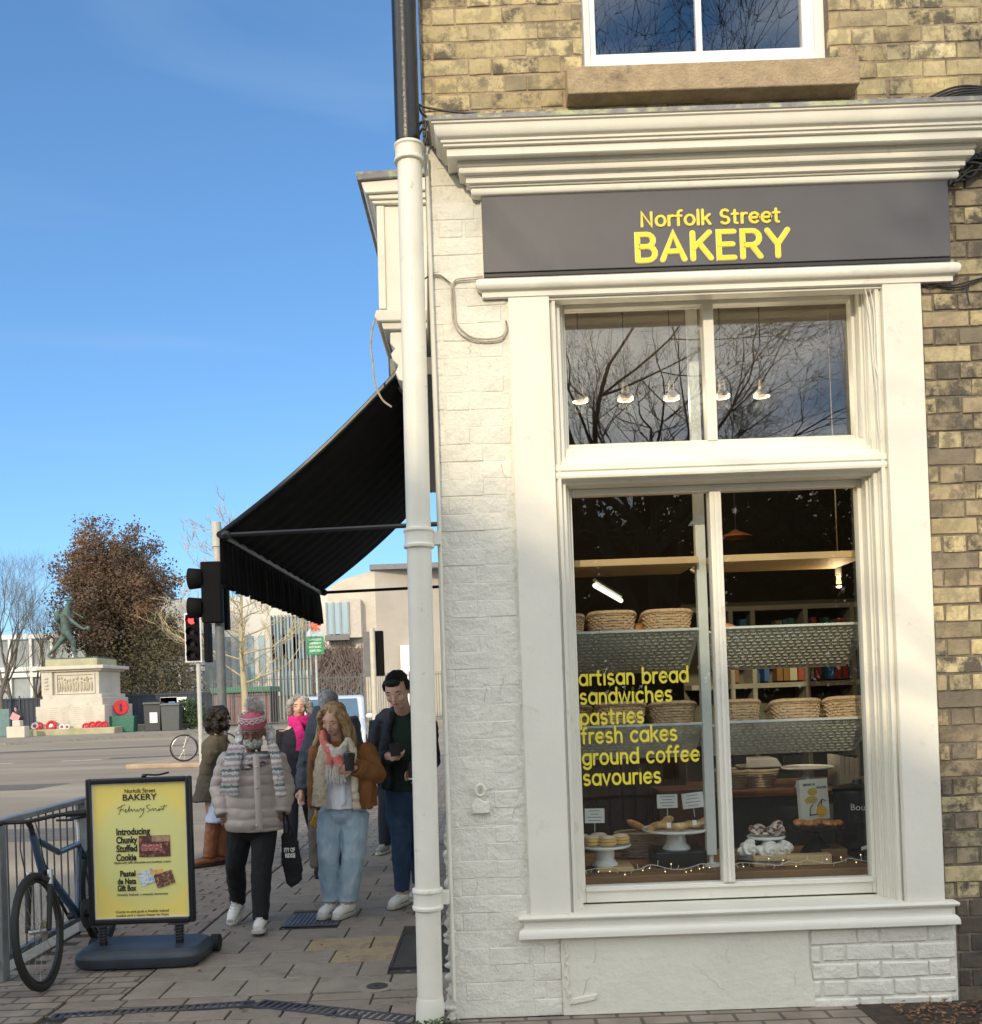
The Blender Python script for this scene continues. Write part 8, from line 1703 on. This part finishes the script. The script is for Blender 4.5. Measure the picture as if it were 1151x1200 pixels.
# ------------------------------------------------------------------ 5. grey-haired man seen from behind
p = Person('grey-haired man in slate jacket walking away, partly behind the blonde woman', (-1.52, 8.9, 0), .010); q = p.q
hc = q(386, 824, 0); b = MB(); p.head(b, hc, .115, rotm(PI - .3, 0)); neck = q(383, 846, -.01); b.tube([hc + Vector((0, 0, -.05)), neck], [.055, .06], 10); X_ = q(385, 905).x
b.loft([(neck.x, p.Y, neck.z, .08, .07), (X_, p.Y, neck.z - .1, .19, .11), (X_, p.Y, 1.1, .17, .12), (X_, p.Y, .95, .16, .12), (X_, p.Y, .86, .15, .11)])
shA, shB = q(367, 868, 0), Vector((X_ + .2, p.Y, 1.40)); elA, elB = q(357, 900, .04), Vector((X_ + .25, p.Y, 1.12)); wrA, wrB = q(354, 926, -.03), Vector((X_ + .24, p.Y, .88))
p.arm(b, shA, elA, wrA); p.arm(b, shB, elB, wrB); p.hand(b, wrA, Vector((-.1, -.2, -1)), Vector((-.6, .8, 0)), .5); p.hand(b, wrB, Vector((0, -.1, -1)), Vector((1, 0, 0)), .5)
anA, anB = q(374, 1012, -.05), q(390, 1005, .15); anA.z = .09; anB.z = .12; knA, knB = q(373, 965, 0), q(389, 962, 0); hpA, hpB = Vector((X_ - .09, p.Y, .92)), Vector((X_ + .09, p.Y, .92))
p.leg(b, hpA, knA, anA); p.leg(b, hpB, knB, anB); p.part('body', b, skin)
gj = MAT('slate_jacket', (.045, .055, .075), .75, .15, 6, .2, 40); b = MB(); b.loft([(X_, p.Y, .80, .19, .16), (X_, p.Y, 1.05, .19, .16), (X_, p.Y, 1.3, .20, .15), (X_, p.Y, 1.43, .16, .13), (neck.x, p.Y, 1.54, .10, .09)], 22)
for sh, el, w2 in ((shA, elA, wrA), (shB, elB, wrB)): b.tube([sh + (el - sh) * -.1, sh, (sh + el) / 2, el, w2], [.07, .09, .085, .075, .055], 12)
p.part('jacket', b, gj, 3, wr_(.012, 9)); b = MB(); p.leg(b, hpA, knA, anA, (.105, .09, .08)); p.leg(b, hpB, knB, anB, (.105, .09, .08)); p.part('trousers', b, MAT('brown_trousers', (.09, .075, .06), .9, .15, 8), 3, wr_(.008, 12))
dks = MAT('dark_shoe', (.03, .022, .016), .5)
for a_ in (anA, anB): p.shoe(a_, (0.2, 1), dks, sole=dark_trim)
P = lambda v: p.hc + p.hM @ (Vector(v) * (p.hr / .112)); b = MB(); b.ell(P((0, .02, .035)), (.090, .102, .088), M=p.hM); b.ell(P((0, .045, -.01)), (.08, .07, .08), M=p.hM); p.part('hair', b, hairmat('silver_hair', (.36, .36, .36), (.20, .20, .21)), 2, wr_(.007, 30))
# ------------------------------------------------------------------ 6. curly-haired woman turned away
p = Person('curly black-haired woman turned away in long khaki coat, pale blue skirt and brown boots', (-2.77, 9.7, 0), .010); q = p.q
hc = q(257, 843, 0); b = MB(); p.head(b, hc, .108, rotm(2.0, .1)); neck = q(256, 862, 0); b.tube([hc + Vector((0, 0, -.05)), neck], [.05, .055], 10); X_ = q(254, 905).x
zz = lambda py: q(254, py).z
b.loft([(neck.x, p.Y, neck.z, .07, .07), (X_, p.Y, neck.z - .1, .13, .15), (X_, p.Y, 1.05, .12, .14), (X_, p.Y, .9, .12, .14), (X_, p.Y, .82, .11, .13)])
shA, elA, wrA = q(249, 880, -.14), q(246, 912, -.12), q(262, 925, -.05); shB, elB, wrB = q(262, 880, .15), q(268, 910, .14), q(272, 925, 0); p.arm(b, shA, elA, wrA); p.arm(b, shB, elB, wrB); p.hand(b, wrA, Vector((1, 0, -.3)), Vector((0, 0, -1)), .5); p.hand(b, wrB, Vector((1, 0, -.3)), Vector((0, 0, -1)), .5)
anA, anB = q(245, 1005, -.05), q(259, 1006, .05); anA.z = anB.z = .09; knA, knB = q(250, 965, -.03), q(262, 966, .05); hpA, hpB = Vector((X_ - .03, p.Y - .07, .85)), Vector((X_ + .03, p.Y + .07, .85)); p.leg(b, hpA, knA, anA); p.leg(b, hpB, knB, anB); p.part('body', b, skin_t)
kh = MAT('khaki_coat', (.085, .070, .045), .85, .15, 6, .3, 40); b = MB(); b.loft([(q(250, 905).x - .03, p.Y, zz(937), .19, .20), (q(252, 905).x, p.Y, zz(915), .16, .19), (X_, p.Y, zz(890), .14, .18), (X_, p.Y, zz(872), .13, .17), (neck.x, p.Y, zz(862), .08, .09)], 22)
b.tube([shA, elA, wrA], [.075, .065, .05], 12); b.tube([shB, elB, wrB], [.075, .065, .05], 12); p.part('coat', b, kh, 3, wr_(.014, 9))
b = MB(); b.loft([(q(256, 905).x, p.Y, zz(962), .135, .17), (q(257, 905).x, p.Y, zz(940), .12, .16), (q(257, 905).x, p.Y, zz(925), .11, .14)], 20); p.part('skirt', b, MAT('pale_blue_skirt', (.50, .58, .74), .85, .06, 10), 3, wr_(.012, 14, (1, 1, .3)))
bo = MAT('brown_boots', (.24, .085, .035), .5, .2, 8, .3, 30); b = MB(); b.tube([knA + (knA - anA) * .1, knA, anA], [.078, .076, .062], 12); b.tube([knB + (knB - anB) * .1, knB, anB], [.078, .076, .062], 12); p.part('boot_shaft', b, bo, 2, wr_(.006, 16)); p.shoe(anA, (-1, -.5), bo, sole=dark_trim); p.shoe(anB, (-.9, -.7), bo, sole=dark_trim)
P = lambda v: p.hc + p.hM @ (Vector(v) * (p.hr / .112)); b = MB(); rn = random.Random(12)
for k in range(60): v = rr3(rn).normalized(); v = Vector((v.x * .115, v.y * .10 + .02, v.z * .115 + .005 - (.05 if v.z < 0 else 0))); b.ell(P(v), (.034, .034, .034), 8, 6)
b.ell(P((0, .02, .0)), (.10, .10, .13)); p.part('hair', b, hairmat('dark_curls', (.018, .013, .010)), 1, wr_(.012, 30))
# ------------------------------------------------------------------ 7. figure behind the young man
p = Person('person in dark clothes and grey trainers mostly hidden behind the young man', (-1.03, 10.1, 0), .012); q = p.q; X_ = q(463, 905).x
hc = Vector((X_ + .02, p.Y, 1.62)); b = MB(); p.head(b, hc, .11, rotm(0, 0)); b.tube([hc, hc - Vector((0, 0, .16))], .055, 10); b.loft([(X_, p.Y, 1.47, .07, .07), (X_, p.Y, 1.4, .17, .1), (X_, p.Y, 1.1, .15, .11), (X_, p.Y, .86, .14, .11)])
for s_ in (-1, 1): sh = Vector((X_ + .18 * s_, p.Y, 1.36)); el = sh + Vector((.03 * s_, .03, -.28)); w2 = el + Vector((0, -.1, -.24)); p.arm(b, sh, el, w2); p.hand(b, w2, Vector((0, -.2, -1)), Vector((s_, 0, 0)), .5)
hpA, hpB = Vector((X_ - .08, p.Y, .9)), Vector((X_ + .08, p.Y, .9)); anA, anB = q(452, 993, 0), Vector((X_ + .1, p.Y + .3, .12)); anA.z = .09; knA, knB = (hpA + anA) / 2 + Vector((0, -.04, 0)), (hpB + anB) / 2; p.leg(b, hpA, knA, anA); p.leg(b, hpB, knB, anB); p.part('body', b, skin)
b = MB(); b.loft([(X_, p.Y, .82, .2, .15), (X_, p.Y, 1.2, .2, .15), (X_, p.Y, 1.4, .18, .12), (X_, p.Y, 1.48, .09, .09)], 20)
for s_ in (-1, 1): sh = Vector((X_ + .18 * s_, p.Y, 1.36)); el = sh + Vector((.03 * s_, .03, -.28)); w2 = el + Vector((0, -.1, -.22)); b.tube([sh, el, w2], [.075, .065, .05], 10)
p.part('coat', b, jk, 3, wr_(.01, 9)); b = MB(); p.leg(b, hpA, knA, anA, (.1, .08, .07)); p.leg(b, hpB, knB, anB, (.1, .08, .07)); p.part('trousers', b, MAT('ink_trousers', (.02, .025, .04), .9), 3); tg = MAT('trainer_grey', (.30, .31, .30), .6)
p.shoe(anA, (-.4, -1), tg); p.shoe(anB, (-.2, -1), tg); P = lambda v: p.hc + p.hM @ Vector(v); b = MB(); b.ell(P((0, .02, .045)), (.088, .10, .08)); p.part('hair', b, hairmat('brown_hair', (.05, .03, .02)), 2); p.face()
# ------------------------------------------------------------------ 8. distant person by the memorial
p = Person('distant person in dark clothes holding a pink paper left of the memorial', (WX(20, 850, 55), 55, 0), .03); X_, Yq = p.t.location.x, 55
hc = Vector((X_ - .05, Yq, 1.62)); b = MB(); p.head(b, hc, .13, rotm(.3, .2)); b.loft([(X_, Yq, 1.45, .1, .1), (X_, Yq, 1.36, .24, .15), (X_, Yq, 1.0, .24, .16), (X_, Yq, .85, .2, .15)])
b.tube([(X_ - .2, Yq, 1.34), (X_ - .3, Yq, 1.08), (X_ - .08, Yq - .25, 1.05)], [.09, .08, .06], 8); b.tube([(X_ + .2, Yq, 1.34), (X_ + .32, Yq, 1.05), (X_ + .28, Yq - .1, .8)], [.09, .08, .06], 8)
for s_ in (-1, 1): b.tube([(X_ + .1 * s_, Yq, .9), (X_ + .12 * s_, Yq - .1, .45), (X_ + .14 * s_, Yq, .06)], [.13, .1, .08], 8); b.tube([(X_ + .14 * s_, Yq + .05, .06), (X_ + .16 * s_, Yq - .22, .05)], .06, 8)
p.part('body', b, skin, 2)
b = MB(); b.loft([(X_, Yq, 1.46, .12, .12), (X_, Yq, 1.36, .28, .19), (X_, Yq, 1.0, .28, .20), (X_, Yq, .80, .26, .2)]); b.tube([(X_ - .2, Yq, 1.34), (X_ - .3, Yq, 1.08), (X_ - .12, Yq - .2, 1.05)], [.12, .11, .09], 8); b.tube([(X_ + .2, Yq, 1.34), (X_ + .32, Yq, 1.05), (X_ + .28, Yq - .1, .84)], [.12, .11, .09], 8)
for s_ in (-1, 1): b.tube([(X_ + .1 * s_, Yq, .9), (X_ + .12 * s_, Yq - .1, .45), (X_ + .14 * s_, Yq, .06)], [.16, .13, .11], 8)
p.part('clothes', b, MAT('distant_dark_clothes', (.03, .03, .035), .8), 2); b = MB(); b.ell(hc + Vector((0, .02, .04)), (.12, .13, .11)); b.build('hair', dark_trim, p.t)
b = MB(); b.box(-.24, .24, -.01, .01, -.2, .2, Matrix.Translation((X_ + .08, Yq - .36, 1.12)) @ Matrix.Rotation(.5, 4, 'Y')); tag(b.build('pink_paper', MAT('paper_pink', (.60, .30, .32), .7), smooth=False), 'pink sheet of paper held by the distant person', 'paper')
